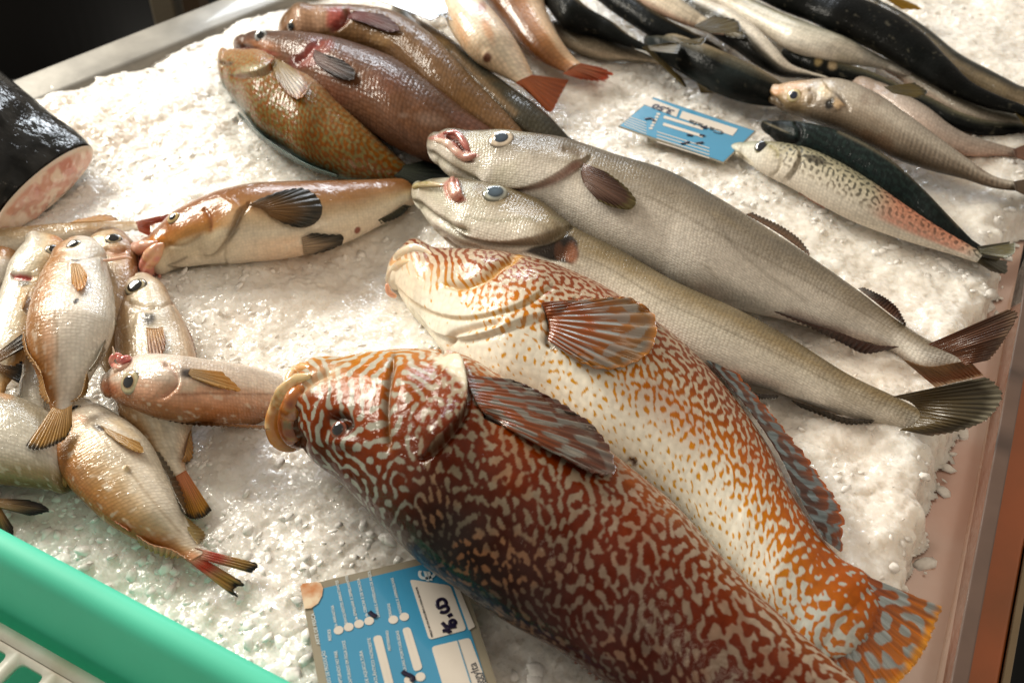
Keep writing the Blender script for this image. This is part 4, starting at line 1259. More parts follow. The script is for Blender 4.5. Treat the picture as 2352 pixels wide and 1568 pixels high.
OLIVE = dfin((96, 82, 40), (110, 94, 46), (60, 54, 34), 0.3, 9)
J9 = mack('grey mackerel lying under a dark one beside the red tailed fish', [(1262, 55), (1310, 66, 1288, 102), (1380, 84, 1368, 138), (1450, 108, 1440, 142), (1500, 130, 1495, 146), (1560, 158)], [(-1, (40, 40, 36)), (0, (120, 110, 94)), (0.5, (170, 156, 136)), (1, (80, 74, 62))], 201, 0.0)
J1 = mack('dark mackerel with olive forked tail, leftmost of the heap', [(1190, -75), (1305, -25, 1250, 15), (1348, 10, 1290, 64), (1412, 50, 1370, 84), (1452, 82, 1430, 106), (1500, 108, 1486, 120)], [(-1, (160, 140, 112)), (-0.8, (110, 98, 78)), (-0.6, (22, 24, 22)), (1, (12, 14, 14))], 202, 0.02)
fin(J1, 'tail_fin', [(1486, 120), (1496, 116)], [(1562, 190), (1578, 203), (1566, 180)], OLIVE, zb=0.028, zt=0.006, rays=6, nu=24, nv=24)
fin(J1, 'tail_fin', [(1500, 116), (1496, 106)], [(1556, 124), (1562, 100), (1540, 98)], OLIVE, zb=0.03, zt=0.036, rays=6, nu=24, nv=24)
J3 = mack('dark mackerel with paler seam, second from the left of the heap', [(1320, -70), (1420, -28, 1370, 2), (1482, 8, 1432, 48), (1545, 48, 1500, 88), (1600, 76, 1570, 110), (1660, 122)], [(-1, (170, 146, 112)), (-0.8, (96, 86, 70)), (-0.5, (20, 23, 23)), (1, (12, 14, 14))], 203, 0.016)
J2 = mack('short dark mackerel with yellowish fin, in front of the heap', [(1478, 92), (1528, 76, 1515, 136), (1600, 92, 1578, 180), (1690, 128, 1650, 220), (1760, 163, 1738, 244), (1806, 194, 1790, 248), (1835, 236)], [(-1, (150, 134, 108)), (-0.72, (96, 90, 74)), (-0.4, (26, 29, 28)), (1, (10, 12, 11))], 204, 0.004, mott=(44, 54, 55))
fin(J2, 'pectoral_fin', [(1600, 190), (1625, 205)], [(1610, 215), (1640, 214)], OLIVE, zb=0.012, zt=0.004, rays=6, nu=20, nv=14)
fin(J2, 'dorsal_fin', [(1540, 84), (1580, 92)], [(1560, 100), (1620, 94), (1622, 86)], OLIVE, zb=0.05, zt=0.05, rays=6, nu=20, nv=14)
J3b = mack('pale bellied mackerel with pink stain, wedged at the top of the heap', [(1430, -60), (1520, -28, 1462, 4), (1582, 8, 1532, 42), (1622, 38, 1592, 64), (1668, 78)], [(-1, (100, 94, 80)), (-0.4, (206, 194, 174)), (0.4, (224, 210, 190)), (1, (206, 150, 124))], 205, 0.03, mat=M_SILVER)
J4 = mack('slim silver mackerel curving down the middle of the heap', [(1560, -30), (1628, 2, 1560, 34), (1700, 32, 1622, 76), (1745, 66, 1680, 112), (1786, 108, 1735, 150), (1820, 146, 1790, 176), (1872, 167, 1858, 180), (1905, 182)], [(-1, (120, 110, 92)), (-0.75, (222, 214, 200)), (-0.3, (228, 220, 206)), (0.0, (88, 84, 74)), (0.3, (26, 27, 25)), (1, (14, 15, 14))], 206, 0.012, mat=M_SILVER)
fin(J4, 'pectoral_fin', [(1612, 40), (1640, 52)], [(1660, 82), (1712, 86), (1700, 58)], OLIVE, on=True, off=(0.002, 0.005), rays=6, nu=24, nv=20)
J7 = mack('dark mackerel with banded head, squeezed below the silver one', [(1795, 118), (1858, 120, 1835, 158), (1927, 142, 1905, 185), (1995, 161, 1985, 205), (2064, 192, 2050, 232), (2133, 220, 2120, 262), (2202, 255, 2185, 295), (2271, 276, 2252, 312), (2352, 283, 2350, 308), (2420, 290)],
          [(-1, (110, 104, 84)), (-0.6, (60, 60, 52)), (-0.2, (18, 20, 19)), (1, (12, 13, 13))], 207, 0.004, marks=[('blob', (1880, 140), 8, 12, 20, (150, 130, 90), 0.7, 0.5), ('blob', (1912, 150), 10, 10, 20, (160, 140, 110), 0.7, 0.5), ('blob', (1895, 150), 6, 12, 20, (14, 14, 12), 0.9, 0.5)])
J5 = mack('silver mackerel with mottled back and white belly, between the slim one and the black one', [(1600, -70), (1700, -14, 1640, 12), (1752, 10, 1686, 40), (1812, 36, 1741, 74), (1882, 62, 1800, 112), (1966, 94, 1870, 134), (2034, 132, 1960, 144), (2074, 154, 2032, 158), (2116, 180)],
          [(-1, (56, 60, 54)), (-0.62, (104, 106, 92)), (-0.3, (190, 186, 172)), (0.4, (232, 226, 214)), (0.85, (226, 212, 196)), (1, (140, 84, 60))], 208, 0.014, mat=M_SILVER, mott=(158, 150, 116), amt=0.3)
for _f, _b, _t in ((J3b, [(1600, 58), (1640, 74)], [(1640, 36), (1700, 56), (1702, 74)]), (J7, [(2040, 200), (2060, 214)], [(2100, 190), (2130, 214), (2112, 226)])):
    fin(_f, 'tail_fin', _b, _t, OLIVE, zb=0.05, zt=0.05, rays=6, nu=24, nv=20)
J10 = mack('pinkish silver mackerel with olive tail base, under the black one', [(2010, 138), (2068, 146, 2056, 178), (2132, 172, 2118, 220), (2204, 210, 2182, 260), (2284, 246, 2262, 290), (2352, 268, 2342, 296), (2420, 290)],
           [(-1, (50, 50, 44)), (-0.4, (110, 104, 88)), (0.2, (196, 184, 168)), (1, (200, 164, 142))], 209, 0.004, mat=M_SILVER)
J8 = mack('olive grey mackerel behind the black one, farthest right', [(1950, -20), (2036, 8, 2004, 44), (2133, 64, 2096, 116), (2206, 122, 2170, 172), (2276, 160, 2245, 210), (2344, 194, 2320, 240), (2410, 228)],
          [(-1, (44, 44, 38)), (-0.7, (36, 37, 33)), (-0.3, (112, 100, 80)), (1, (150, 134, 108))], 210, 0.006, mat=M_SILVER)
fin(J8, 'tail_fin', [(2010, -20), (2030, -14)], [(2070, 22), (2117, 21), (2070, -2)], dfin((150, 116, 40), (160, 122, 30), None, 0.2, 6), zb=0.03, zt=0.02, rays=6, nu=24, nv=20)
J6 = mack('long black backed mackerel, largest of the heap', [(1640, -90), (1850, -48, 1735, 0), (1940, -6, 1800, 27), (2015, 9, 1868, 60), (2084, 43, 1950, 92), (2137, 82, 2022, 128), (2187, 136, 2100, 172), (2239, 190, 2176, 214), (2302, 220, 2258, 248), (2354, 240, 2338, 266), (2420, 282)],
          BLACK[:2] + [(0.75, (12, 12, 10)), (0.88, (50, 48, 38)), (1, (84, 78, 60))], 211, 0.026, ratio=0.6, ns=240, mott=(20, 24, 24), amt=0.3)
fin(J6, 'tail_fin', [(2300, 236), (2340, 262)], [(2352, 250), (2400, 300), (2360, 300)], OLIVE, zb=0.03, zt=0.02, rays=6, nu=24, nv=16)


def paint_horse(f):
    t = f.t + 0.3 * (f.noise(26, 221) - 0.5)
    c = ramp(t, [(-1, (150, 140, 126)), (-0.4, (180, 170, 156)), (0.0, (140, 126, 110)), (0.4, (104, 90, 74)), (1, (58, 50, 42))])
    c = mixc(c, lin((96, 70, 50)), 0.5 * sstep(0.5, 0.68, f.noise(36, 222)))
    # scutes along the lateral line of the tail half
    rib = 0.5 + 0.5 * np.sin(f.X * 2 * math.pi / 0.0042)
    k = sstep(0.45, 0.6, f.s) * np.exp(-((f.t - 0.05) / 0.35) ** 2)
    c = c * (1 - 0.45 * k * rib)[..., None]
    hd = sstep(0.24, 0.16, f.s)
    h = ramp(t, [(-1, (176, 140, 104)), (-0.5, (206, 180, 150)), (0.0, (150, 126, 92)), (0.5, (110, 92, 66)), (1, (80, 66, 50))])
    return mixc(c, h, hd)


K = build_fish('horse_mackerel', 'grey brown horse mackerel with open eye and dark gill spot', GM,
    [(1755, 208), (1790, 192, 1778, 244), (1850, 179, 1840, 274), (1930, 173, 1918, 305), (2010, 202, 1988, 340), (2090, 257, 2058, 374), (2160, 312, 2138, 398), (2225, 362, 2213, 415), (2280, 400, 2274, 433), (2352, 421, 2350, 440), (2390, 436)],
    ratio=0.6, z0=0.012, ns=320, nphi=180, mat=M_SILVER, paint=paint_horse,
    marks=[('step', [c3(1140, 720), c3(1080, 640), c3(1020, 600), c3(1000, 560)], 24, 0.002, (60, 46, 34), 7, 0.6),
           ('blob', c3(1040, 695), 11, 14, 30, (14, 10, 8), 0.95, 0.35), ('poly', [c3(1080, 660), c3(1140, 700), c3(1090, 735), c3(1060, 700)], (196, 166, 130), 0.8, 3),
           ('blob', c3(1010, 600), 20, 14, 60, (226, 204, 170), 0.6, 0.6), ('poly', [c3(640, 600), c3(800, 560), c3(870, 580), c3(780, 600), c3(660, 640)], (206, 150, 110), 0.6, 5),
           ('groove', [c3(610, 620), c3(680, 660), c3(720, 720)], 5, 0.002, (50, 38, 28), 5, 0.7), ('blob', c3(1290, 565), 9, 8, 20, (150, 70, 46), 0.8, 0.4),
           ('groove', [c3(900, 590), c3(930, 640), c3(900, 700)], 6, 0.0015, (90, 70, 40), 6, 0.6)])
eye(K, *c3(802, 640), 17, iris=(206, 190, 140), rim=(150, 120, 70), pupil=(12, 24, 44), pr=0.56, h=0.45, inner=(236, 224, 186), tilt=0.35)
fin(K, 'tail_fin', [(2340, 418), (2345, 440)], [(2420, 400), (2440, 440), (2400, 470)], dfin((110, 88, 66), (90, 70, 50)), zb=0.02, zt=0.01, nu=24, nv=16)
K2 = build_fish('horse_mackerel', 'pinkish horse mackerel with bare belly, behind the open eyed one', GM,
    [(1950, 186), (2013, 182, 1998, 242), (2066, 203, 2048, 284), (2135, 242, 2108, 324), (2192, 288, 2168, 350), (2232, 310, 2220, 361), (2290, 328, 2284, 361), (2352, 345, 2350, 361), (2400, 356)],
    ratio=0.6, z0=0.004, ns=200, nphi=120, mat=M_SILVER, paint=paint_stops([(-1, (140, 130, 118)), (-0.3, (178, 162, 150)), (0.4, (190, 166, 152)), (1, (176, 136, 118))], 231, (120, 90, 72), 0.35))
fin(K2, 'tail_fin', [(2340, 342), (2345, 362)], [(2420, 310), (2440, 350), (2410, 390)], dfin((140, 100, 80), (110, 84, 60)), zb=0.014, zt=0.01, nu=24, nv=16)


def paint_lmack(f):
    u = pattern_on(f, 0.0075, None, None, 241, only=True)
    m = sstep(-0.1, 0.3, u)
    c = mixc(ramp(f.t, [(-1, (26, 32, 30)), (0.2, (20, 28, 28)), (0.7, (36, 40, 36)), (1, (120, 110, 92))]), ramp(f.t, [(-1, (36, 46, 43)), (0.2, (24, 36, 35)), (0.7, (42, 47, 42)), (1, (130, 120, 100))]), m)
    c = mixc(c, lin((16, 20, 19)), sstep(0.17, 0.11, f.s))
    return mixc(c, lin((22, 22, 20)), sstep(0.6, 0.9, f.s) * 0.6)


L = build_fish('mackerel', 'dark blue green mackerel lying against the speckled one', 'mackerels near the far tag',
    [(1747, 286), (1770, 278, 1768, 312), (1830, 278, 1812, 344), (1910, 294, 1885, 376), (1985, 324, 1948, 408), (2055, 370, 2015, 450), (2120, 430, 2083, 490), (2180, 492, 2148, 540), (2236, 550, 2214, 578), (2275, 592)],
    ratio=0.8, z0=0.004, ns=300, nphi=160, mat=M_MACK, paint=paint_lmack,
    marks=[('groove', [c3(800, 800), c3(840, 860), c3(820, 940), c3(770, 970)], 7, 0.002, (12, 12, 11), 6, 0.8), ('blob', c3(680, 850), 30, 2.5, 24, (150, 140, 118), 0.4, 0.6), ('blob', c3(740, 930), 26, 10, 30, (16, 15, 13), 0.8, 0.5),
           ('line', [c3(1100, 880), c3(1300, 980), c3(1500, 1110), c3(1700, 1290), c3(1900, 1510)], 4, (120, 110, 92), 0.5)])
fin(L, 'tail_fin', [(2252, 566), (2266, 590)], [(2320, 555), (2300, 590), (2290, 600)], dfin((70, 66, 42), (96, 88, 52)), zb=0.02, zt=0.012, rays=6, nu=24, nv=20)


def paint_mmack(f):
    u = pattern_on(f, 0.0052, None, None, 251, only=True, bw=0.25) * 1.2
    t = f.t + 0.15 * (f.noise(30, 252) - 0.5)
    c = ramp(t, [(-1, (120, 116, 92)), (-0.6, (176, 168, 144)), (-0.2, (196, 188, 170)), (0.3, (214, 206, 192)), (1, (214, 204, 190))])
    m = sstep(0.12, 0.5, u) * sstep(0.5, -0.1, t) * sstep(0.2, 0.26, f.s)
    c = mixc(c, ramp(t, [(-1, (40, 44, 38)), (-0.4, (70, 70, 62)), (0.2, (140, 128, 112))]), m * 0.85)
    red = sstep(0.58, 0.72, f.s + 0.06 * (f.noise(40, 253) - 0.5)) * sstep(0.55, 0.2, t) * sstep(1.0, 0.9, f.s)
    c = mixc(c, lin((206, 112, 84)), 0.6 * red * (1 - 0.6 * m))
    hd = sstep(0.2, 0.15, f.s)
    return mixc(c, ramp(t, [(-1, (130, 132, 112)), (-0.5, (206, 204, 190)), (0, (226, 222, 210)), (1, (220, 214, 202))]), hd)


Mk = build_fish('mackerel', 'speckled silver mackerel with reddened tail half, its snout over the blue tag', 'mackerels near the far tag',
    [(1674, 341), (1710, 327, 1702, 364), (1770, 324, 1748, 398), (1850, 337, 1808, 430), (1930, 370, 1878, 470), (2010, 418, 1958, 510), (2080, 468, 2038, 540), (2150, 515, 2118, 566), (2210, 550, 2190, 588), (2262, 580, 2250, 608)],
    ratio=0.78, z0=0.006, ns=360, nphi=220, mat=M_MACK, paint=paint_mmack,
    marks=[('step', [c3(730, 1195), c3(800, 1120), c3(830, 1040), c3(820, 990)], 30, 0.0018, (120, 110, 92), 6, 0.5), ('groove', [c3(640, 1180), c3(700, 1130), c3(720, 1050)], 4, 0.0012, (170, 160, 140), 4, 0.5),
           ('groove', [c3(365, 990), c3(430, 1030), c3(500, 1100)], 4, 0.0018, (110, 90, 60), 3, 0.7), ('poly', [c3(870, 1030), c3(960, 1040), c3(1060, 1100), c3(960, 1105), c3(890, 1070)], (40, 34, 28), 0.8, 4),
           ('groove', [c3(640, 970), c3(690, 1010), c3(690, 1050)], 4, 0.001, (150, 140, 90), 4, 0.5), ('poly', [c3(360, 990), c3(420, 985), c3(540, 1095), c3(510, 1115)], (236, 228, 206), 0.8, 3)])
eye(Mk, *c3(580, 980), 17, iris=(90, 84, 58), rim=(150, 146, 116), pupil=(12, 16, 26), pr=0.74, h=0.35, inner=(60, 56, 40), tilt=0.3)
fin(Mk, 'pelvic_fin', [c3(830, 1285), c3(850, 1300)], [c3(1010, 1390), c3(930, 1320)], dfin((210, 150, 120), (206, 130, 100)), zb=0.012, zt=0.008, rays=5, nu=20, nv=20)
fin(Mk, 'tail_fin', [(2254, 574), (2262, 582)], [(2332, 558), (2330, 580), (2312, 592)], dfin((96, 90, 52), (116, 106, 60), (140, 140, 120), 0.3, 7), zb=0.022, zt=0.03, rays=7, nu=30, nv=24)
fin(Mk, 'tail_fin', [(2262, 590), (2250, 606)], [(2312, 600), (2312, 626), (2272, 620)], dfin((88, 80, 50), (120, 120, 110), None, 0.3, 7), zb=0.018, zt=0.006, rays=7, nu=30, nv=24)

# ------------------------------------------------------------------ heap of small sea breams on the left
M_BREAM = skin_mat('bream_skin', rough=0.34, coat=0.75, coat_rough=0.05, scale=0.0024, bump=0.35, wet=0.9, sss=0.02, spec=0.14, metallic=0.03, wet_scale=170, tint=0.14)
GB = 'small sea breams on the left'
BR = [(-1, (150, 98, 44)), (-0.62, (178, 132, 88)), (-0.4, (204, 176, 148)), (-0.18, (216, 204, 190)), (0.4, (226, 220, 210)), (1, (190, 184, 172))]


def silvery(stops, seed, mott):
    base = paint_stops(stops, seed, mott, 0.35)

    def g(f):
        c = base(f) * (0.72 + 0.56 * f.nuv(70, 260, seed + 5, 3))[..., None]
        return mixc(c, lin((236, 230, 214)), 0.35 * sstep(0.6, 0.75, f.nuv(260, 330, seed + 6, 2)))
    return g


def bream(label, pairs, seed, z0, stops=BR, ratio=0.5, marks=(), zs=None, ns=260, nphi=150, mott=None, **kw):
    return build_fish('sea_bream', label, GB, pairs, ratio=ratio, z0=z0, zs=zs, ns=ns, nphi=nphi, mat=M_BREAM, paint=silvery(stops, seed, mott), marks=marks, **kw)


BFIN = dfin((214, 168, 104), (214, 158, 84), (130, 100, 60), 0.2, 9)
YFIN = dfin((222, 170, 90), (226, 176, 92), None, 0.2, 7)
TFIN = dfin((226, 186, 128), (208, 162, 86), (70, 58, 42), 0.25, 10)
BIG = dict(iris=(160, 152, 134), rim=(30, 27, 24), pupil=(5, 6, 9), pr=0.66, h=0.34, inner=(190, 176, 140), tilt=0.18)

R12 = bream('pale bream cut by the frame, topmost on the left edge', [(-110, 605), (-60, 560, -62, 652), (0, 562, -2, 650), (42, 578, 32, 642), (64, 612)], 301, 0.0)
B = bream('slender bream with red tail lying behind the pile', [(-130, 560), (-60, 528, -62, 600), (40, 517, 38, 590), (140, 510, 148, 562), (240, 507, 248, 548), (322, 506, 326, 530)], 302, 0.0,
          stops=[(-1, (150, 118, 72)), (-0.4, (176, 148, 108)), (0.1, (214, 202, 182)), (1, (220, 208, 188))])
fin(B, 'tail_fin', [(318, 508), (326, 530)], [(405, 488), (388, 502), (345, 522), (350, 545)], dfin((206, 120, 84), (192, 84, 44), (200, 130, 60), 0.25, 8), zb=0.014, zt=0.006, rays=8, nu=36, nv=30)
fin(B, 'dorsal_fin', [(160, 512), (236, 508)], [(180, 504), (262, 498), (274, 506)], BFIN, zb=0.02, zt=0.016, rays=8, nu=24, nv=12)
R9 = bream('grey white bream lying flat at the lower left edge', [(-230, 1000), (-150, 930, -152, 1078), (-60, 903, -62, 1098), (40, 918, 40, 1102), (112, 958, 110, 1106), (170, 1012, 165, 1110), (235, 1075)], 303, 0.0,
           stops=[(-1, (150, 140, 120)), (-0.5, (196, 190, 174)), (0.2, (204, 198, 184)), (0.7, (150, 132, 96)), (1, (120, 100, 66))], marks=[('blob', (10, 905), 20, 10, 20, (206, 150, 96), 0.6, 0.6)])
R10 = bream('white bellied bream mostly hidden under the upright one', [(60, 775), (52, 850, 100, 850), (46, 915, 102, 930), (96, 968)], 304, 0.0, stops=[(-1, (120, 112, 96)), (-0.7, (206, 200, 186)), (1, (220, 214, 200))], ns=120, nphi=90)
R8 = bream('silver bream with black edged tail poking in from the left edge', [(-230, 840), (-170, 770, -170, 900), (-80, 780, -80, 880), (-20, 812, -22, 850), (2, 818, 0, 846)], 305, 0.008, ns=120, nphi=90)
DTAIL = dfin((176, 132, 76), (70, 58, 40), (24, 20, 16), 0.45, 8)
fin(R8, 'tail_fin', [(-8, 812), (0, 830)], [(50, 768), (60, 782), (62, 796)], DTAIL, zb=0.026, zt=0.024, rays=8, nu=30, nv=30)
fin(R8, 'tail_fin', [(-8, 834), (-2, 852)], [(52, 830), (50, 856), (44, 880)], DTAIL, zb=0.02, zt=0.016, rays=8, nu=30, nv=30)
R3 = bream('brown backed bream with raised eye, behind the upright one', [(252, 526), (214, 545, 292, 545), (208, 600, 319, 615), (212, 680, 312, 722), (218, 760, 282, 804), (230, 832, 262, 842), (250, 860)], 306, 0.002,
           stops=[(-1, (150, 120, 84)), (-0.4, (196, 172, 138)), (0.2, (176, 142, 104)), (0.7, (140, 100, 62)), (1, (126, 92, 58))],
           marks=[('groove', [c4(690, 240), c4(760, 270), c4(850, 250)], 6, 0.0015, (150, 110, 80), 5, 0.5), ('blob', c4(780, 260), 26, 12, 0, (170, 110, 76), 0.6, 0.6)])
eye(R3, *c4(758, 175), 19, **BIG)
R6 = bream('pale bream with red gill slit, left behind the upright one', [(72, 540), (60, 560, 128, 546), (28, 602, 150, 590), (4, 655, 112, 660), (-22, 725, 88, 740), (-42, 805, 62, 820), (-48, 866, 20, 884), (-20, 920)], 307, 0.008,
           stops=[(-1, (190, 182, 166)), (-0.4, (218, 212, 198)), (0.2, (206, 190, 160)), (0.6, (192, 150, 96)), (1, (170, 124, 70))],
           marks=[('poly', [c4(66, 405), c4(130, 400), c4(225, 420), c4(215, 438), c4(90, 445)], (160, 40, 34), 0.95, 3), ('groove', [c4(60, 415), c4(140, 425), c4(220, 430)], 7, 0.003, None, 5, 0.5),
                  ('blob', c4(160, 470), 16, 9, -10, (60, 52, 46), 0.8, 0.5), ('poly', [c4(120, 500), c4(180, 490), c4(170, 600), c4(110, 600)], (206, 160, 90), 0.6, 6),
                  ('blob', c4(400, 170), 20, 6, 10, (196, 130, 100), 0.6, 0.6), ('bump', c4(220, 160), 12, 12, 0, 0.003)])
eye(R6, *c4(365, 252), 21, **BIG)
fin(R6, 'anal_fin', [c4(195, 520), c4(160, 620)], [c4(150, 600), c4(120, 690), c4(135, 690)], BFIN, zb=0.03, zt=0.012, rays=6, nu=24, nv=20)

R2 = bream('white bream with big dark eye and amber fin, running under the horizontal one', [(320, 632), (291, 650, 353, 645), (279, 702, 392, 692), (269, 762, 422, 742), (266, 822, 449, 817), (262, 880, 450, 900), (268, 950, 446, 972), (322, 1012, 432, 1022), (371, 1074, 424, 1066), (407, 1106, 431, 1092)], 308, 0.004,
           stops=[(-1, (150, 112, 70)), (-0.75, (166, 132, 92)), (-0.45, (204, 188, 162)), (0.3, (214, 204, 186)), (0.8, (200, 176, 150)), (1, (190, 160, 136))], ratio=0.55,
           marks=[('step', [c4(900, 670), c4(1000, 690), c4(1080, 660), c4(1150, 620)][::-1], 30, 0.003, (150, 130, 110), 6, 0.6), ('groove', [c4(830, 600), c4(900, 610), c4(980, 640), c4(1060, 630)], 6, 0.002, (170, 150, 130), 5, 0.5),
                  ('blob', c4(995, 730), 16, 13, -10, (44, 40, 42), 0.9, 0.5), ('bump', c4(1000, 520), 40, 30, 30, 0.003)])
eye(R2, *c4(905, 497), 27, **BIG)
fin(R2, 'pectoral_fin', [c4(975, 765), c4(1020, 775), c4(1085, 765)], [c4(990, 960), c4(1040, 985), c4(1090, 930), c4(1105, 850)], dfin((206, 150, 66), (170, 110, 50), None, 0.35, 7), on=True, off=(0.002, 0.005), rays=7, nu=40, nv=36)
fin(R2, 'anal_fin', [c4(1160, 640), c4(1260, 800), c4(1300, 940)], [c4(1200, 700), c4(1275, 830), c4(1312, 965)], dfin((206, 170, 150), (190, 150, 130), None, 0.2, 10), zb=0.02, zt=0.012, rays=10, nu=40, nv=12)
fin(R2, 'anal_fin', [(440, 980), (424, 1050)], [c7(1270, -90), c7(1285, 20), c7(1275, 80), c7(1210, 105)], BFIN, zb=0.016, zt=0.006, rays=8, nu=36, nv=24)
fin(R2, 'tail_fin', [(406, 1107), (432, 1092)], [(425, 1182), (436, 1192), (480, 1183), (488, 1174)], dfin((206, 130, 84), (196, 140, 50), (60, 50, 34), 0.35, 12), zb=0.012, zt=0.004, rays=12, nu=50, nv=40, ragged=0.06)

R1 = bream('whole white bellied bream lying upright on top of the pile, tail down', [(188, 548), (150, 560, 224, 563), (108, 605, 249, 615), (78, 670, 264, 680), (61, 740, 264, 745), (66, 806, 245, 796), (88, 861, 216, 846), (104, 906, 190, 891), (116, 930, 168, 920), (118, 952, 161, 947)], 309, 0.03, ratio=0.5, ns=340, nphi=200,
           zs=[(0, 0.022), (0.5, 0.03), (1, 0.022)],
           marks=[('step', [c4(440, 330), c4(520, 335), c4(620, 320), c4(690, 310)][::-1], 24, 0.0025, (150, 130, 112), 6, 0.5), ('blob', c4(500, 330), 13, 6, 15, (40, 36, 38), 0.9, 0.5),
                  ('blob', c4(507, 590), 5, 8, 40, (30, 26, 24), 0.95, 0.3), ('line', [c4(320, 520), c4(360, 660), c4(380, 800), c4(380, 1000)], 4, (150, 120, 84), 0.5),
                  ('blob', c4(660, 290), 8, 12, 0, (236, 228, 214), 0.6, 0.5), ('bump', c4(580, 220), 26, 16, 0, 0.002), ('blob', c4(330, 870), 14, 50, -5, (206, 150, 116), 0.4, 0.6)])
eye(R1, *c4(492, 213), 18, **BIG)
fin(R1, 'pectoral_fin', [c4(470, 345), c4(500, 340), c4(540, 350)], [c4(480, 470), c4(520, 520), c4(560, 500), c4(585, 420)], dfin((230, 190, 130), (226, 166, 70), (216, 150, 50), 0.15, 7), on=True, off=(0.002, 0.006), rays=7, nu=36, nv=30)
fin(R1, 'dorsal_fin', [c4(155, 800), c4(180, 920), c4(240, 1010), c4(275, 1070)], [c4(150, 840), c4(172, 935), c4(220, 1010), c4(268, 1030)], BFIN, zb=0.045, zt=0.04, rays=10, nu=40, nv=14)
fin(R1, 'dorsal_fin', [c4(272, 1060), c4(300, 1180), c4(330, 1260)], [c4(262, 1090), c4(282, 1240), c4(320, 1275)], BFIN, zb=0.04, zt=0.034, rays=8, nu=30, nv=14)
fin(R1, 'anal_fin', [c4(765, 700), c4(700, 850), c4(640, 980), c4(590, 1050)], [c4(776, 740), c4(715, 880), c4(655, 1000), c4(590, 1070)], dfin((176, 168, 150), (150, 142, 124), None, 0.2, 12), zb=0.045, zt=0.04, rays=12, nu=40, nv=12)
fin(R1, 'anal_fin', [c4(580, 1060), c4(520, 1230), c4(470, 1262)], [c4(586, 1130), c4(570, 1215), c4(500, 1258)], dfin((176, 140, 84), (150, 124, 70), None, 0.3, 8), zb=0.04, zt=0.034, rays=8, nu=30, nv=14)
fin(R1, 'tail_fin', [(118, 944), (140, 950), (162, 940)], [(58, 1024), (64, 1030), (110, 1029), (128, 1022), (152, 1006), (163, 980)], TFIN, zb=0.04, zt=0.034, rays=14, nu=60, nv=40, ragged=0.04)
tube(R1, 'fin_spine', [c4(685, 320), c4(760, 312), c4(830, 300), c4(885, 302)], [3, 4, 4, 2], wlip((230, 190, 170), (220, 186, 160), (206, 160, 140)), z=0.05, n=30)

R5 = bream('bream with red streaked forked tail, nearest the green basket', [(160, 928), (138, 976, 206, 932), (131, 1032, 276, 968), (160, 1092, 330, 1016), (200, 1146, 375, 1091), (265, 1206, 410, 1161), (330, 1241, 431, 1206), (390, 1263, 456, 1246), (440, 1290, 482, 1268)], 310, 0.006, ratio=0.5, ns=340, nphi=200,
           stops=[(-1, (146, 92, 40)), (-0.6, (168, 128, 80)), (-0.2, (190, 164, 128)), (0.15, (208, 194, 172)), (0.6, (218, 208, 192)), (1, (186, 176, 158))],
           marks=[('blob', c4(660, 1435), 16, 7, 20, (44, 36, 38), 0.9, 0.5), ('bump', c7(845, 140), 5, 5, 0, 0.003), ('blob', c7(845, 140), 8, 8, 0, (226, 200, 160), 0.8, 0.4), ('line', [c7(700, -30), c7(860, 150), c7(1000, 330), c7(1200, 560)], 4, (150, 124, 90), 0.4),
                  ('poly', [c4(700, 1370), c4(800, 1380), c4(930, 1500), c4(880, 1500)], (226, 196, 150), 0.4, 8), ('blob', (185, 960), 16, 9, 20, (206, 150, 120), 0.5, 0.6), ('blob', c7(1300, 740), 24, 14, 35, (214, 150, 116), 0.6, 0.6)])
eye(R5, *c4(503, 1303), 13, **BIG)
fin(R5, 'pectoral_fin', [c4(670, 1420), c4(690, 1440), c4(700, 1465)], [c4(930, 1530), c4(960, 1600), c4(900, 1590), c4(800, 1530)], dfin((226, 190, 136), (222, 180, 112), None, 0.15, 7), on=True, off=(0.002, 0.005), rays=7, nu=30, nv=30)
fin(R5, 'dorsal_fin', [c7(370, 60), c7(430, 170), c7(500, 215)], [c7(360, 120), c7(418, 285), c7(470, 190)], BFIN, zb=0.02, zt=0.012, rays=8, nu=36, nv=20)
fin(R5, 'dorsal_fin', [c7(500, 205), c7(560, 300), c7(700, 440), c7(860, 550)], [c7(520, 265), c7(560, 330), c7(690, 470), c7(885, 568)], dfin((196, 120, 76), (126, 92, 44), None, 0.3, 12), zb=0.02, zt=0.014, rays=12, nu=50, nv=12)
fin(R5, 'dorsal_fin', [c7(890, 565), c7(1000, 640), c7(1150, 680), c7(1250, 740)], [c7(925, 640), c7(1040, 708), c7(1140, 738), c7(1225, 722)], dfin((206, 150, 106), (186, 146, 76), None, 0.3, 9), zb=0.016, zt=0.008, rays=9, nu=36, nv=18, ragged=0.15)
fin(R5, 'anal_fin', [c7(1010, 20), c7(1100, 150), c7(1180, 330), c7(1240, 440)], [c7(1060, 30), c7(1160, 180), c7(1225, 330), c7(1246, 440)], dfin((120, 106, 84), (96, 84, 62), None, 0.35, 12), zb=0.02, zt=0.012, rays=12, nu=50, nv=16)
fin(R5, 'anal_fin', [c7(1210, 450), c7(1270, 570), c7(1320, 640)], [c7(1280, 500), c7(1368, 590), c7(1340, 635)], dfin((196, 170, 110), (176, 142, 70), None, 0.3, 8), zb=0.014, zt=0.006, rays=8, nu=36, nv=18)


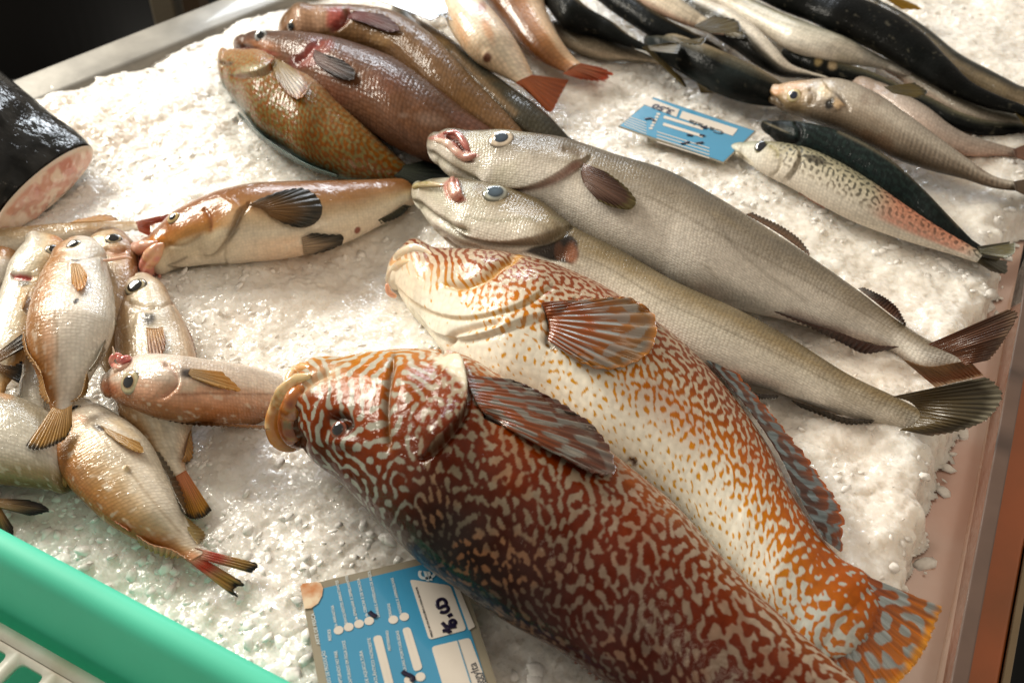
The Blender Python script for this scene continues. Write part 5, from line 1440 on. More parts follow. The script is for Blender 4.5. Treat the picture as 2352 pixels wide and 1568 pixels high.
def rtail(U, V, x, y):
    c = mixc(np.broadcast_to(lin((214, 160, 130)), U.shape + (3,)), lin((190, 150, 78)), sstep(0.3, 0.7, V))
    c = mixc(c, lin((206, 60, 26)), np.exp(-((V - 0.26) / 0.17) ** 2) * 0.9 * sstep(0.2, 0.6, noise3(U * 4, V * 4, 0, 5) + 0.2))
    c = mixc(c, lin((120, 104, 66)), sstep(0.7, 0.9, V) * 0.6)
    c = c * (1 - 0.25 * (0.5 + 0.5 * np.sin(U * 50)))[..., None]
    return mixc(c, lin((30, 28, 24)), sstep(0.86, 0.98, V + 0.2 * (noise3(U * 9, V * 3, 2, 6) - 0.5)))


fin(R5, 'tail_fin', [(462, 1262), (480, 1270), (474, 1286)], [c7(1640, 762), c7(1726, 792), c7(1705, 815), c7(1680, 835)], rtail, zb=0.014, zt=0.006, rays=7, nu=40, nv=44, ragged=0.03)
fin(R5, 'tail_fin', [(472, 1286), (450, 1296), (436, 1288)], [c7(1560, 870), c7(1636, 922), c7(1575, 935), c7(1560, 970), c7(1592, 996), c7(1540, 970)], rtail, zb=0.012, zt=0.003, rays=7, nu=50, nv=44, ragged=0.03)

R4 = bream('pinkish bream lying across with round pale eye and mouth open upward', [(229, 889), (253, 915, 250, 853), (302, 938, 309, 821), (390, 963, 400, 817), (490, 973, 490, 828), (580, 973, 580, 842), (640, 966, 640, 861), (690, 955, 690, 880), (720, 920)], 311, 0.026, ratio=0.62, ns=320, nphi=190, zs=[(0, 0.022), (0.4, 0.02), (0.75, -0.01), (1, -0.025)],
           stops=[(-1, (130, 86, 48)), (-0.6, (162, 108, 70)), (-0.2, (196, 150, 122)), (0.12, (204, 168, 144)), (0.3, (214, 196, 180)), (1, (220, 206, 192))],
           marks=[('groove', [c4(1080, 1010), c4(1160, 1050), c4(1180, 1110), c4(1130, 1180), c4(1060, 1230)], 8, 0.003, (176, 130, 104), 6, 0.6), ('blob', c4(1250, 1072), 18, 11, -5, (48, 42, 48), 0.9, 0.5),
                  ('line', [c4(1150, 1215), c4(1400, 1205), c4(1650, 1210), c4(1880, 1210)], 3, (130, 90, 64), 0.6), ('blob', c4(720, 1165), 24, 14, 30, (166, 84, 40), 0.7, 0.6), ('poly', [c4(1210, 1140), c4(1330, 1130), c4(1290, 1200), c4(1200, 1200)], (206, 200, 180), 0.5, 6),
                  ('bump', c4(1120, 1060), 26, 26, 0, 0.0025), ('line', [c4(670, 1150), c4(760, 1080), c4(870, 1000)], 4, (206, 150, 110), 0.5)])
eye(R4, *c4(868, 1132), 29, iris=(196, 186, 150), rim=(96, 92, 76), pupil=(12, 18, 24), pr=0.5, h=0.34, inner=(160, 130, 90), tilt=0.2)
fin(R4, 'pectoral_fin', [c4(1270, 1040), c4(1260, 1070), c4(1280, 1100)], [c4(1480, 1060), c4(1600, 1190), c4(1540, 1180), c4(1420, 1150)], dfin((226, 194, 146), (232, 184, 108), None, 0.15, 7), on=True, off=(0.002, 0.005), rays=7, nu=36, nv=34)
tube(R4, 'lip', [c4(860, 1010), c4(800, 1040), c4(760, 1020), c4(742, 985), c4(765, 955), c4(820, 955)], [6, 8, 7, 6, 7, 6], wlip((214, 170, 150), (206, 120, 110), (220, 160, 146)), z=0.05, n=50)
tube(R4, 'lip', [c4(790, 950), c4(800, 985), c4(850, 975), c4(880, 975)], [4, 7, 8, 5], wlip((214, 140, 130), (190, 90, 90), (220, 170, 156)), z=0.05, n=40)
tube(R4, 'jaw', [c4(760, 1060), c4(820, 1030), c4(870, 1005)], [6, 6, 4], wlip((220, 190, 170), (214, 170, 150), (206, 150, 130)), z=0.05, n=30)
tube(R4, 'barbel', [c4(762, 948), c4(757, 915), c4(750, 890)], [3, 2, 1], wlip((220, 200, 180), (220, 200, 180), (220, 200, 180)), z=0.055, n=20)
fin(R4, 'dorsal_fin', [c4(1000, 1345), c4(1260, 1395), c4(1500, 1408), c4(1800, 1425)], [c4(1010, 1360), c4(1260, 1412), c4(1500, 1425), c4(1800, 1445)], dfin((130, 84, 44), (110, 76, 42), None, 0.3, 20), zt=0.03, rays=20, nu=50, nv=8)

R11 = bream('bream outside the left edge showing only a black tipped forked tail', [(-150, 1150), (-100, 1110, -100, 1200), (-40, 1132, -40, 1190), (2, 1148, 0, 1180)], 312, 0.0, ns=80, nphi=60)
fin(R11, 'tail_fin', [(-6, 1146), (0, 1164)], [c7(200, 355), c7(300, 385), c7(342, 418), c7(290, 440), c7(200, 455)], dfin((196, 160, 110), (60, 54, 48), (26, 24, 22), 0.4, 8), zb=0.014, zt=0.008, rays=8, nu=36, nv=30, ragged=0.06)
fin(R11, 'tail_fin', [(0, 1168), (-6, 1184)], [c7(85, 540), c7(90, 590), c7(80, 622), c7(0, 560)], dfin((196, 150, 90), (66, 60, 50), (26, 24, 22), 0.4, 8), zb=0.012, zt=0.004, rays=8, nu=36, nv=30, ragged=0.06)

# ------------------------------------------------------------------ black skinned cut of a large fish
M_BLACK = skin_mat('black_skin', rough=0.35, coat=1.0, coat_rough=0.05, scale=0.01, bump=0.15, wet=0.75, sss=0.0, spec=0.02, wet_scale=130)
A = build_fish('fish_cut', 'thick black skinned fish section with pink cut end, against the left edge', None,
    [(-330, -60, -420, 170), (-200, 30, -310, 300), (-100, 100, -225, 380), (0, 171, -145, 440), (100, 251, -70, 478), (160, 302, -30, 492), (203, 346, 2, 508)],
    ratio=[(0, 0.5), (0.8, 0.42), (1, 0.27)], z0=0.0, cap=True, ns=200, nphi=200, mat=M_BLACK, blunt=False, cat='fish', body_name='skin',
    paint=lambda f: mixc(mixc(np.broadcast_to(lin((10, 11, 11)), f.V.shape), lin((26, 25, 22)), sstep(0.4, 0.7, f.noise(40, 401))), lin((40, 38, 33)), 0.6 * sstep(0.55, 0.75, f.nuv(160, 30, 402)) * sstep(0.6, 0.95, f.s)))
# the cut face: uneven flesh across the end of the section
ring = A.V[-1]; ctr = ring.mean(0)
axis = A.Pc[-1] - A.Pc[-12]; axis /= np.linalg.norm(axis)
rr = np.linspace(0, 1, 40) ** 0.8
FV = ctr + (ring - ctr)[None] * rr[:, None, None] * 0.995
nn = fbm(FV[..., 0] * 60, FV[..., 1] * 60, FV[..., 2] * 60, 5, 4)
FV = FV + axis * (0.006 * np.sqrt(np.clip(1 - rr ** 2, 0, 1)) + 0.002)[:, None, None] + axis * ((nn - 0.5) * 0.008 * (1 - rr ** 6)[:, None])[..., None]
fr = np.repeat(rr[:, None], ring.shape[0], 1)
ang = np.arctan2(((FV - ctr) @ A.n3[-1]), ((FV - ctr) @ A.e[-1]))
fc = mixc(np.broadcast_to(lin((206, 158, 138)), FV.shape), lin((226, 204, 184)), sstep(0.45, 0.6, fbm(FV[..., 0] * 90, FV[..., 1] * 90, FV[..., 2] * 90, 7, 3)))
fc = mixc(fc, lin((186, 104, 90)), 0.45 * sstep(0.48, 0.62, fbm(FV[..., 0] * 45, FV[..., 1] * 45, FV[..., 2] * 45, 17, 3)))
fc = mixc(fc, lin((216, 196, 176)), sstep(0.86, 0.97, fr))
mesh('cut_flesh', np.vstack([FV.reshape(-1, 3)]), grid_faces(40, ring.shape[0], True), M_FLESH, A.root, fc.reshape(-1, 3), np.zeros((FV.shape[0] * FV.shape[1], 2)))
# ------------------------------------------------------------------ crushed ice
def ice_mat(name, chip=False):
    m, n, l, b = nt(name)
    tc = n.new('ShaderNodeTexCoord')
    nz = n.new('ShaderNodeTexNoise'); nz.inputs['Scale'].default_value = 9; nz.inputs['Detail'].default_value = 4
    l.new(tc.outputs['Object'], nz.inputs['Vector'])
    rp = n.new('ShaderNodeValToRGB')
    rp.color_ramp.elements[0].position = 0.38; rp.color_ramp.elements[0].color = (0.80, 0.755, 0.69, 1)
    rp.color_ramp.elements[1].position = 0.60; rp.color_ramp.elements[1].color = (0.87, 0.845, 0.80, 1)
    n1b = n.new('ShaderNodeTexNoise'); n1b.inputs['Scale'].default_value = 70; n1b.inputs['Detail'].default_value = 5
    l.new(tc.outputs['Object'], n1b.inputs['Vector'])
    av = n.new('ShaderNodeMix'); av.data_type = 'FLOAT'; av.inputs['Factor'].default_value = 0.45
    l.new(nz.outputs['Fac'], av.inputs['A']); l.new(n1b.outputs['Fac'], av.inputs['B'])
    l.new(av.outputs['Result'], rp.inputs['Fac'])
    npk = n.new('ShaderNodeTexNoise'); npk.inputs['Scale'].default_value = 6; npk.inputs['Detail'].default_value = 3
    l.new(tc.outputs['Object'], npk.inputs['Vector'])
    mpk = n.new('ShaderNodeMapRange'); mpk.inputs['From Min'].default_value = 0.52; mpk.inputs['From Max'].default_value = 0.7; mpk.inputs['To Max'].default_value = 0.55
    l.new(npk.outputs['Fac'], mpk.inputs['Value'])
    mxp = n.new('ShaderNodeMix'); mxp.data_type = 'RGBA'; mxp.inputs['B'].default_value = (0.84, 0.73, 0.63, 1)   # faint pink melt water
    l.new(mpk.outputs['Result'], mxp.inputs['Factor']); l.new(rp.outputs['Color'], mxp.inputs['A'])
    l.new(mxp.outputs['Result'], b.inputs['Base Color'])
    b.inputs['IOR'].default_value = 1.31
    b.inputs['Specular IOR Level'].default_value = 0.6
    # every crystal catches the light at its own angle
    vs_ = []
    for sc_, k_ in ((225, 0.36), (540, 0.38)):
        vo = n.new('ShaderNodeTexVoronoi'); vo.inputs['Scale'].default_value = sc_
        l.new(tc.outputs['Object'], vo.inputs['Vector'])
        sb = n.new('ShaderNodeVectorMath'); sb.operation = 'SUBTRACT'; sb.inputs[1].default_value = (0.5, 0.5, 0.5)
        l.new(vo.outputs['Color'], sb.inputs[0])
        ml = n.new('ShaderNodeVectorMath'); ml.operation = 'SCALE'; ml.inputs['Scale'].default_value = k_ * (0.6 if chip else 1)
        l.new(sb.outputs['Vector'], ml.inputs[0]); vs_.append(ml)
    n2 = n.new('ShaderNodeTexNoise'); n2.inputs['Scale'].default_value = 240; n2.inputs['Detail'].default_value = 4
    l.new(tc.outputs['Object'], n2.inputs['Vector'])
    bu = n.new('ShaderNodeBump'); bu.inputs['Strength'].default_value = 0.25; bu.inputs['Distance'].default_value = 0.0015
    l.new(n2.outputs['Fac'], bu.inputs['Height'])
    a1 = n.new('ShaderNodeVectorMath'); l.new(bu.outputs['Normal'], a1.inputs[0]); l.new(vs_[0].outputs['Vector'], a1.inputs[1])
    a2 = n.new('ShaderNodeVectorMath'); l.new(a1.outputs['Vector'], a2.inputs[0]); l.new(vs_[1].outputs['Vector'], a2.inputs[1])
    nm = n.new('ShaderNodeVectorMath'); nm.operation = 'NORMALIZE'; l.new(a2.outputs['Vector'], nm.inputs[0])
    l.new(nm.outputs['Vector'], b.inputs['Normal']); l.new(nm.outputs['Vector'], b.inputs['Coat Normal'])
    if chip:
        b.inputs['Roughness'].default_value = 0.12
        rp.color_ramp.elements[0].color = (0.82, 0.79, 0.75, 1); rp.color_ramp.elements[1].color = (0.9, 0.89, 0.87, 1)
    else:
        b.inputs['Roughness'].default_value = 0.36
        b.inputs['Coat Weight'].default_value = 0.6; b.inputs['Coat Roughness'].default_value = 0.1
        b.inputs['Subsurface Weight'].default_value = 0.75
        b.inputs['Subsurface Radius'].default_value = (1, 0.9, 0.8)
        b.inputs['Subsurface Scale'].default_value = 0.016
    return m


M_ICE = ice_mat('crushed_ice_mass'); M_CHIP = ice_mat('ice_chips', True)

EDGE = [(-900, 640), (-300, 392), (20, 250), (84, 222), (110, 205), (170, 190), (215, 168), (260, 160), (330, 140), (345, 118), (420, 92), (480, 66), (560, 34), (650, -4), (760, -50), (1000, -170), (2400, -260), (3000, -200), (2700, 260), (2480, 420), (2400, 470),
        (2340, 490), (2318, 520), (2305, 545), (2312, 600), (2310, 622), (2288, 657), (2274, 691), (2254, 736), (2240, 790), (2235, 860), (2215, 930), (2190, 1000), (2168, 1028), (2188, 1046), (2161, 1076), (2150, 1095), (2140, 1114), (2126, 1145), (2156, 1166), (2130, 1207),
        (2148, 1231), (2104, 1255), (2099, 1303), (2106, 1345), (2088, 1384), (2060, 1420), (1990, 1480), (1900, 1560), (1850, 1700), (1800, 2000), (-300, 2000), (-900, 1500)]
E3 = bp(np.array([p[0] for p in EDGE]), np.array([p[1] for p in EDGE]), 0.0)[:, :2]


def cells(x, y, size, seed, tilt):
    """tilted shards: every cell of a jittered lattice is a small plane"""
    gx, gy = np.floor(x / size), np.floor(y / size)
    best = np.full(x.shape, 1e9); h = np.zeros(x.shape)
    for dx in (-1, 0, 1):
        for dy in (-1, 0, 1):
            cx, cy = gx + dx, gy + dy
            a = _hash(cx, cy, cx * 0, seed); b_ = _hash(cx, cy, cx * 0, seed + 1)
            px_, py_ = (cx + a) * size, (cy + b_) * size
            d = np.hypot(x - px_, (y - py_))
            q = _hash(cx, cy, cx * 0, seed + 2); s1 = _hash(cx, cy, cx * 0, seed + 3) - 0.5; s2 = _hash(cx, cy, cx * 0, seed + 4) - 0.5
            d = d * (0.75 + 0.5 * q)
            k = d < best
            best = np.where(k, d, best)
            h = np.where(k, (q - 0.5) * size * 0.55 + tilt * (s1 * (x - px_) + s2 * (y - py_)), h)
    return h


def ice_height(x, y):
    low = fbm(x * 9, y * 9, 2.0, 71, 3) - 0.5
    # smoother, half melted places and granular ones
    melt = sstep(0.42, 0.6, fbm(x * 7 + 3, y * 7, 4.0, 75, 3))
    rough = 1.15 - 1.0 * melt
    h = low * 0.022
    h = h + (fbm(x * 45, y * 45, 2.0, 79, 3) - 0.5) * 0.006
    wx = x + (fbm(x * 40, y * 40, 1, 72, 2) - 0.5) * 0.01; wy = y + (fbm(x * 40, y * 40, 9, 73, 2) - 0.5) * 0.01
    h = h + cells(wx, wy, 0.021, 81, 0.5) * 0.10 * rough
    h = h + cells(wx, wy, 0.009, 91, 0.7) * 0.10 * rough
    h = h + cells(x, y, 0.0044, 95, 0.9) * 0.11 * (0.15 + 0.85 * rough)
    h = h + (fbm(x * 260, y * 260, 3, 76, 2) - 0.5) * 0.0012
    return h


xs0, xs1, ys0, ys1 = -0.62, 0.86, -0.40, 0.78
step = 0.0014
TZ = 0.022                                                            # rim height of the green tub
TA, TB = bp(np.array(-420.), np.array(1010.), TZ), bp(np.array(640.), np.array(1576.), TZ)
TD = (TB - TA) / np.linalg.norm(TB - TA); TN = np.array([TD[1], -TD[0], 0])
if TN[1] > 0: TN = -TN
TL = np.linalg.norm(TB - TA) + 0.10
nxg, nyg = int((xs1 - xs0) / step), int((ys1 - ys0) / step)
gx, gy = np.meshgrid(np.linspace(xs0, xs1, nxg), np.linspace(ys0, ys1, nyg), indexing='ij')


def edge_dist(x, y):
    wob = (fbm(x * 90, y * 90, 6, 77, 3) - 0.5) * 0.02
    ins = in_poly(x, y, E3)
    d, _, _ = seg_dist(x, y, np.vstack([E3, E3[:1]]))
    return np.where(ins, d, -d) + wob


# distance evaluated on a coarse grid, then refined
cs = 6
cgx, cgy = gx[::cs, ::cs], gy[::cs, ::cs]
ins = in_poly(cgx, cgy, E3)
dco, _, _ = seg_dist(cgx, cgy, np.vstack([E3, E3[:1]]))
dco = np.where(ins, dco, -dco)
ii, jj = np.meshgrid(np.arange(nxg) / cs, np.arange(nyg) / cs, indexing='ij')
ed = bilin(dco, ii, jj) + (fbm(gx * 90, gy * 90, 6, 77, 3) - 0.5) * 0.014
prof = sstep(-0.001, 0.006, ed)
hz = ice_height(gx, gy)
far_edge = sstep(0.1, 0.4, gy) * sstep(0.1, -0.2, gx)
gz = -0.03 + (0.03 + hz) * prof
gz = gz - 0.006 * sstep(0.0, 0.02, 0.02 - ed) * prof


def grid_to_ice():
    V = np.stack([gx, gy, gz], -1).reshape(-1, 3)
    Fq = grid_faces(nxg, nyg)
    keep = (ed.reshape(-1)[Fq] > -0.0015).any(1)
    intub = ((V - TA) @ TN > 0.004) & ((V - TA) @ TD < TL - 0.002)      # no ice inside the tub
    keep &= ~intub[Fq].all(1)
    Fq = Fq[keep]
    used = np.unique(Fq); mp = np.full(len(V), -1); mp[used] = np.arange(len(used))
    return V[used], mp[Fq]


IV, IF = grid_to_ice()

# loose shards, splinters and beads lying on the mass
ico_v = []
ph_ = (1 + 5 ** 0.5) / 2
for s1 in (-1, 1):
    for s2 in (-1, 1):
        ico_v += [(0, s1, s2 * ph_), (s1, s2 * ph_, 0), (s2 * ph_, 0, s1)]
ico_v = np.array(ico_v, float); ico_v /= np.linalg.norm(ico_v[0])
from mathutils.geometry import convex_hull_2d
import bmesh as _bm
_b = _bm.new()
for v in ico_v: _b.verts.new(v)
_bm.ops.convex_hull(_b, input=_b.verts)
_b.verts.ensure_lookup_table()
ico_f = np.array([[v.index for v in f_.verts] for f_ in _b.faces]); _b.free()
NCH = 9000
cxy = np.stack([RNG.uniform(-0.55, 0.80, NCH * 2), RNG.uniform(-0.30, 0.62, NCH * 2)], 1)
dens = fbm(cxy[:, 0] * 12, cxy[:, 1] * 12, 3.3, 88, 3)
px_, py_, _ = proj(np.c_[cxy, np.zeros(len(cxy))])
nearb = sstep(900, 1500, py_)
cd = bilin(dco, (cxy[:, 0] - xs0) / step / cs, (cxy[:, 1] - ys0) / step / cs)
ok = (cd > -0.008) & ~((cxy - TA[:2]) @ TN[:2] > -0.008) & ((dens > 0.54) | (RNG.random(len(cxy)) < 0.08 + 0.22 * nearb) | (cd < 0.015))
cxy = cxy[ok][:NCH]; nearb = nearb[ok][:NCH]; cd = cd[ok][:NCH]
# more shards banked up against the fish
ft = np.vstack(FOOT); ft = ft[RNG.integers(0, len(ft), 2600)]
fx_ = ft[:, :2] + ft[:, 2:] * RNG.uniform(-0.004, 0.011, (len(ft), 1)) + RNG.normal(0, 0.002, (len(ft), 2))
fd = bilin(dco, (fx_[:, 0] - xs0) / step / cs, (fx_[:, 1] - ys0) / step / cs)
fk = (fd > 0.0) & ~((fx_ - TA[:2]) @ TN[:2] > -0.008)
fx_ = fx_[fk]; fd = fd[fk]
cxy = np.vstack([cxy, fx_]); cd = np.r_[cd, fd]; nearb = np.r_[nearb, np.full(len(fx_), 0.35)]
nearb = np.where(cd < 0.012, 0.9, nearb)
nch = len(cxy)
hh = bilin(gz, (cxy[:, 0] - xs0) / (xs1 - xs0) * (nxg - 1), (cxy[:, 1] - ys0) / (ys1 - ys0) * (nyg - 1))
size = 0.001 + 0.0036 * RNG.random(nch) ** 4 + 0.0045 * nearb * RNG.random(nch) ** 3
sv = ico_v[None] * (0.7 + 0.5 * RNG.random((nch, 12, 1)))
asp = np.stack([1 + 0.9 * RNG.random(nch), 0.6 + 0.6 * RNG.random(nch), 0.22 + 0.35 * RNG.random(nch)], 1)
sv = sv * asp[:, None, :] * size[:, None, None]
an = RNG.uniform(0, 2 * math.pi, nch); ti = RNG.normal(0, 0.45, nch)
ct, st_ = np.cos(ti), np.sin(ti)
x1 = sv[..., 0] * ct[:, None] - sv[..., 2] * st_[:, None]; z1 = sv[..., 0] * st_[:, None] + sv[..., 2] * ct[:, None]
ca, sa = np.cos(an), np.sin(an)
x2 = x1 * ca[:, None] - sv[..., 1] * sa[:, None]; y2 = x1 * sa[:, None] + sv[..., 1] * ca[:, None]
CV = np.stack([x2 + cxy[:, :1], y2 + cxy[:, 1:2], z1 + (hh - size * 0.22)[:, None]], -1).reshape(-1, 3)
CF = (ico_f[None] + (np.arange(nch) * 12)[:, None, None]).reshape(-1, 3)


tag(mesh('crushed_ice', IV, IF, M_ICE), 'white crushed ice spread over the steel tray', 'ice', None, 'stuff')
tag(mesh('ice_shards', CV, CF, M_CHIP, smooth=False), 'loose clear shards of ice scattered over the packed ice', 'ice', None, 'stuff')


# ------------------------------------------------------------------ simple solids
def box_pts(name, lower, upper, mat, parent=None, bevel=0.0):
    """prism between two matching polygons (lists of 3-D points)"""
    n_ = len(lower)
    V = list(map(tuple, lower)) + list(map(tuple, upper))
    me = bpy.data.meshes.new(name)
    Fs = [tuple(range(n_))[::-1], tuple(range(n_, 2 * n_))] + [(i, (i + 1) % n_, (i + 1) % n_ + n_, i + n_) for i in range(n_)]
    me.from_pydata(V, [], Fs); me.update()
    bm = _bm.new(); bm.from_mesh(me)
    _bm.ops.recalc_face_normals(bm, faces=bm.faces)
    if bevel:
        _bm.ops.bevel(bm, geom=bm.edges[:], offset=bevel, segments=3, affect='EDGES', profile=0.5)
    bm.to_mesh(me); bm.free()
    me.materials.append(mat)
    ob = bpy.data.objects.new(name, me); link(ob)
    if parent is not None:
        ob.parent = parent; ob.matrix_parent_inverse = Matrix.Translation(-Vector(parent.location))
    return ob


def basic(name, c, rough=0.4, metal=0.0, noise=0.0, nscale=20, bump=0.0, bscale=60, coat=0.0, stretch=(1, 1, 1), c2=None, spec=0.5, sss=0):
    m, n, l, b = nt(name)
    b.inputs['Roughness'].default_value = rough; b.inputs['Metallic'].default_value = metal; b.inputs['Coat Weight'].default_value = coat
    b.inputs['Specular IOR Level'].default_value = spec
    tc = n.new('ShaderNodeTexCoord')
    mp = n.new('ShaderNodeMapping'); mp.inputs['Scale'].default_value = stretch
    l.new(tc.outputs['Object'], mp.inputs['Vector'])
    nz = n.new('ShaderNodeTexNoise'); nz.inputs['Scale'].default_value = nscale; nz.inputs['Detail'].default_value = 5
    l.new(mp.outputs['Vector'], nz.inputs['Vector'])
    rp = n.new('ShaderNodeValToRGB')
    a = lin(c); d = lin(c2) if c2 else a * (1 - noise)
    rp.color_ramp.elements[0].position = 0.35; rp.color_ramp.elements[0].color = (*d, 1)
    rp.color_ramp.elements[1].position = 0.65; rp.color_ramp.elements[1].color = (*a, 1)
    l.new(nz.outputs['Fac'], rp.inputs['Fac']); l.new(rp.outputs['Color'], b.inputs['Base Color'])
    if bump:
        n2 = n.new('ShaderNodeTexNoise'); n2.inputs['Scale'].default_value = bscale; n2.inputs['Detail'].default_value = 4
        l.new(mp.outputs['Vector'], n2.inputs['Vector'])
        bu = n.new('ShaderNodeBump'); bu.inputs['Strength'].default_value = bump; bu.inputs['Distance'].default_value = 0.001
        l.new(n2.outputs['Fac'], bu.inputs['Height']); l.new(bu.outputs['Normal'], b.inputs['Normal'])
    if sss:
        b.inputs['Subsurface Weight'].default_value = sss; b.inputs['Subsurface Scale'].default_value = 0.01
    return m


def P3(x, y, z):
    return bp(np.array(float(x)), np.array(float(y)), z)


M_STEEL = basic('wet_steel', (150, 147, 140), 0.4, 0.3, 0.3, 26, 0.25, 70, coat=0.2, spec=0.3)
M_FLOOR = basic('wet_tray_floor', (236, 210, 198), 0.2, 0.5, 0.25, 10, 0.25, 30, coat=0.5, c2=(222, 176, 158))  # pale pink base puts reflections of ice and warm surroundings into the colour

tray = empty('steel_tray', (0, 0.1, -0.03))
tag(tray, 'wet stainless steel display tray holding the ice and fish', 'tray')
# floor of the tray
zf = -0.032
fl = [P3(-900, 640, zf), P3(650, -30, zf), P3(2300, -420, zf), P3(3400, -200, zf), P3(2400, 330, zf), P3(2310, 760, zf), P3(2165, 1568, zf), P3(2090, 2000, zf)] + [np.array([*(TA + TD * (TL + 0.02) + TN * 0.3)[:2], zf]), np.array([*(TA + TD * (TL + 0.02) - TN * 0.012)[:2], zf]), np.array([*(TA - TD * 0.2 - TN * 0.012)[:2], zf])]
box_pts('tray_floor', [p - np.array([0, 0, 0.006]) for p in fl], fl, M_FLOOR, tray)
# raised rim along the far left side, a flat flange with a rolled outer edge
ra0, ra1 = P3(-700, 548, 0.0), P3(1500, -345, 0.0)
d_ = (ra1 - ra0) / np.linalg.norm(ra1 - ra0); nrm_ = np.array([-d_[1], d_[0], 0])
if nrm_[1] < 0: nrm_ = -nrm_
out_ = P3(300, 80, 0.004); wid_ = float((out_ - ra0) @ nrm_)
prof_ = [(-0.03, -0.03), (-0.01, -0.008), (-0.007, 0.0), (-0.003, 0.002), (0.0, 0.0025), (wid_ * 0.5, 0.003), (wid_ - 0.003, 0.0035), (wid_, 0.003), (wid_ + 0.001, 0.0), (wid_ + 0.001, -0.035)]
sv_ = []
ts = np.linspace(0, np.linalg.norm(ra1 - ra0), 60)
RV = np.array([[ra0 + d_ * t + nrm_ * q + np.array([0, 0, z]) for (q, z) in prof_] for t in ts])
RV[..., 2] += (fbm(RV[..., 0] * 20, RV[..., 1] * 20, 0, 5, 2)[..., None] if False else 0)
shell(RV, 0.0012, 'rim', M_STEEL, tray, np.ones(RV.shape), None)

# clear guard along the right side
M_ACR, n_, l_, b_ = nt('clear_acrylic')
b_.inputs['Base Color'].default_value = (0.75, 0.66, 0.58, 1); b_.inputs['Roughness'].default_value = 0.12
tr_ = n_.new('ShaderNodeBsdfTransparent'); tr_.inputs['Color'].default_value = (0.96, 0.93, 0.9, 1)
nzz = n_.new('ShaderNodeTexNoise'); nzz.inputs['Scale'].default_value = 70; nzz.inputs['Detail'].default_value = 6
rz = n_.new('ShaderNodeMapRange'); rz.inputs['From Min'].default_value = 0.5; rz.inputs['From Max'].default_value = 0.75; rz.inputs['To Min'].default_value = 0.08; rz.inputs['To Max'].default_value = 0.36
l_.new(nzz.outputs['Fac'], rz.inputs['Value'])
mx_ = n_.new('ShaderNodeMixShader'); l_.new(rz.outputs['Result'], mx_.inputs['Fac']); l_.new(tr_.outputs['BSDF'], mx_.inputs[1]); l_.new(b_.outputs['BSDF'], mx_.inputs[2])
l_.new(mx_.outputs['Shader'], n_['Material Output'].inputs['Surface'])
M_CAPEDGE = basic('brown_edge_strip', (92, 72, 62), 0.35, 0.0, 0.2, 30, 0.1, coat=0.3)
guard = empty('guard_panel', tuple(P3(2290, 1050, 0.0)))
tag(guard, 'clear guard panel with brown top strip along the right of the tray', 'guard panel')
zt_ = 0.02
gi = [P3(2365, 560, zt_), P3(2342, 722, zt_), P3(2283, 1040, zt_), P3(2180, 1580, zt_), P3(2120, 1900, zt_)]
go_ = [P3(2406, 560, zt_), P3(2376, 722, zt_), P3(2320, 1040, zt_), P3(2221, 1580, zt_), P3(2162, 1900, zt_)]


def ribbon(name, inner, outer, za, zb_, mat, parent, bev=0.0):
    lo = [np.array([p[0], p[1], za]) for p in inner + outer[::-1]]
    up_ = [np.array([p[0], p[1], zb_]) for p in inner + outer[::-1]]
    return box_pts(name, lo, up_, mat, parent, bev)


mid = [i_ * 0.75 + o_ * 0.25 for i_, o_ in zip(gi, go_)]
ribbon('clear_panel', gi, mid, -0.03, zt_ - 0.002, M_ACR, guard)
ribbon('top_strip', gi, go_, zt_ - 0.0015, zt_ + 0.002, M_CAPEDGE, guard, 0.0008)
# orange brown counter ledge outside the guard, with its trim
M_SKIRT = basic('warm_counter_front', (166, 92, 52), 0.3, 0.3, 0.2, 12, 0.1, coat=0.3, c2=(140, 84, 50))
sk = empty('counter_ledge', tuple(P3(2330, 1100, -0.04)))
tag(sk, 'orange brown counter ledge outside the guard panel', 'counter')
zl = -0.05
lo_in = [np.array([p[0], p[1], zl]) + np.array([-0.02, 0, 0]) for p in go_]
lo_out = [P3(2600, 560, zl), P3(2480, 800, zl), P3(2354, 1250, zl), P3(2294, 1580, zl), P3(2240, 1900, zl)]
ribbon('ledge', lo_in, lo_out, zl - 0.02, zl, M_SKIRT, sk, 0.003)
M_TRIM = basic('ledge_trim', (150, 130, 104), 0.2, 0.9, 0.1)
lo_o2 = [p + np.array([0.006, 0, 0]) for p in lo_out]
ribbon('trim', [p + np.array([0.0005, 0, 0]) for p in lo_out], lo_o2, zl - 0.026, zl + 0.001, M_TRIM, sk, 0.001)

# ------------------------------------------------------------------ dark floor and things behind the tray
M_DARK = basic('dark_floor', (14, 13, 12), 0.8, 0, 0.4, 6, spec=0.1)
me = box_pts('floor', [np.array(p) for p in [(-4, -3, -0.92), (4, -3, -0.92), (4, 5, -0.92), (-4, 5, -0.92)]], [np.array(p) for p in [(-4, -3, -0.9), (4, -3, -0.9), (4, 5, -0.9), (-4, 5, -0.9)]], M_DARK)
tag(me, 'dark market floor below the tray', None, None, 'structure')


def lathe(name, prof, loc, mat, parent=None, seg=72):
    prof = np.array(prof); th = np.linspace(0, 2 * math.pi, seg, endpoint=False)
    V = np.stack([prof[:, :1] * np.cos(th), prof[:, :1] * np.sin(th), np.repeat(prof[:, 1:], seg, 1)], -1) + np.array(loc)
    return mesh(name, V.reshape(-1, 3), grid_faces(len(prof), seg, True), mat, parent)


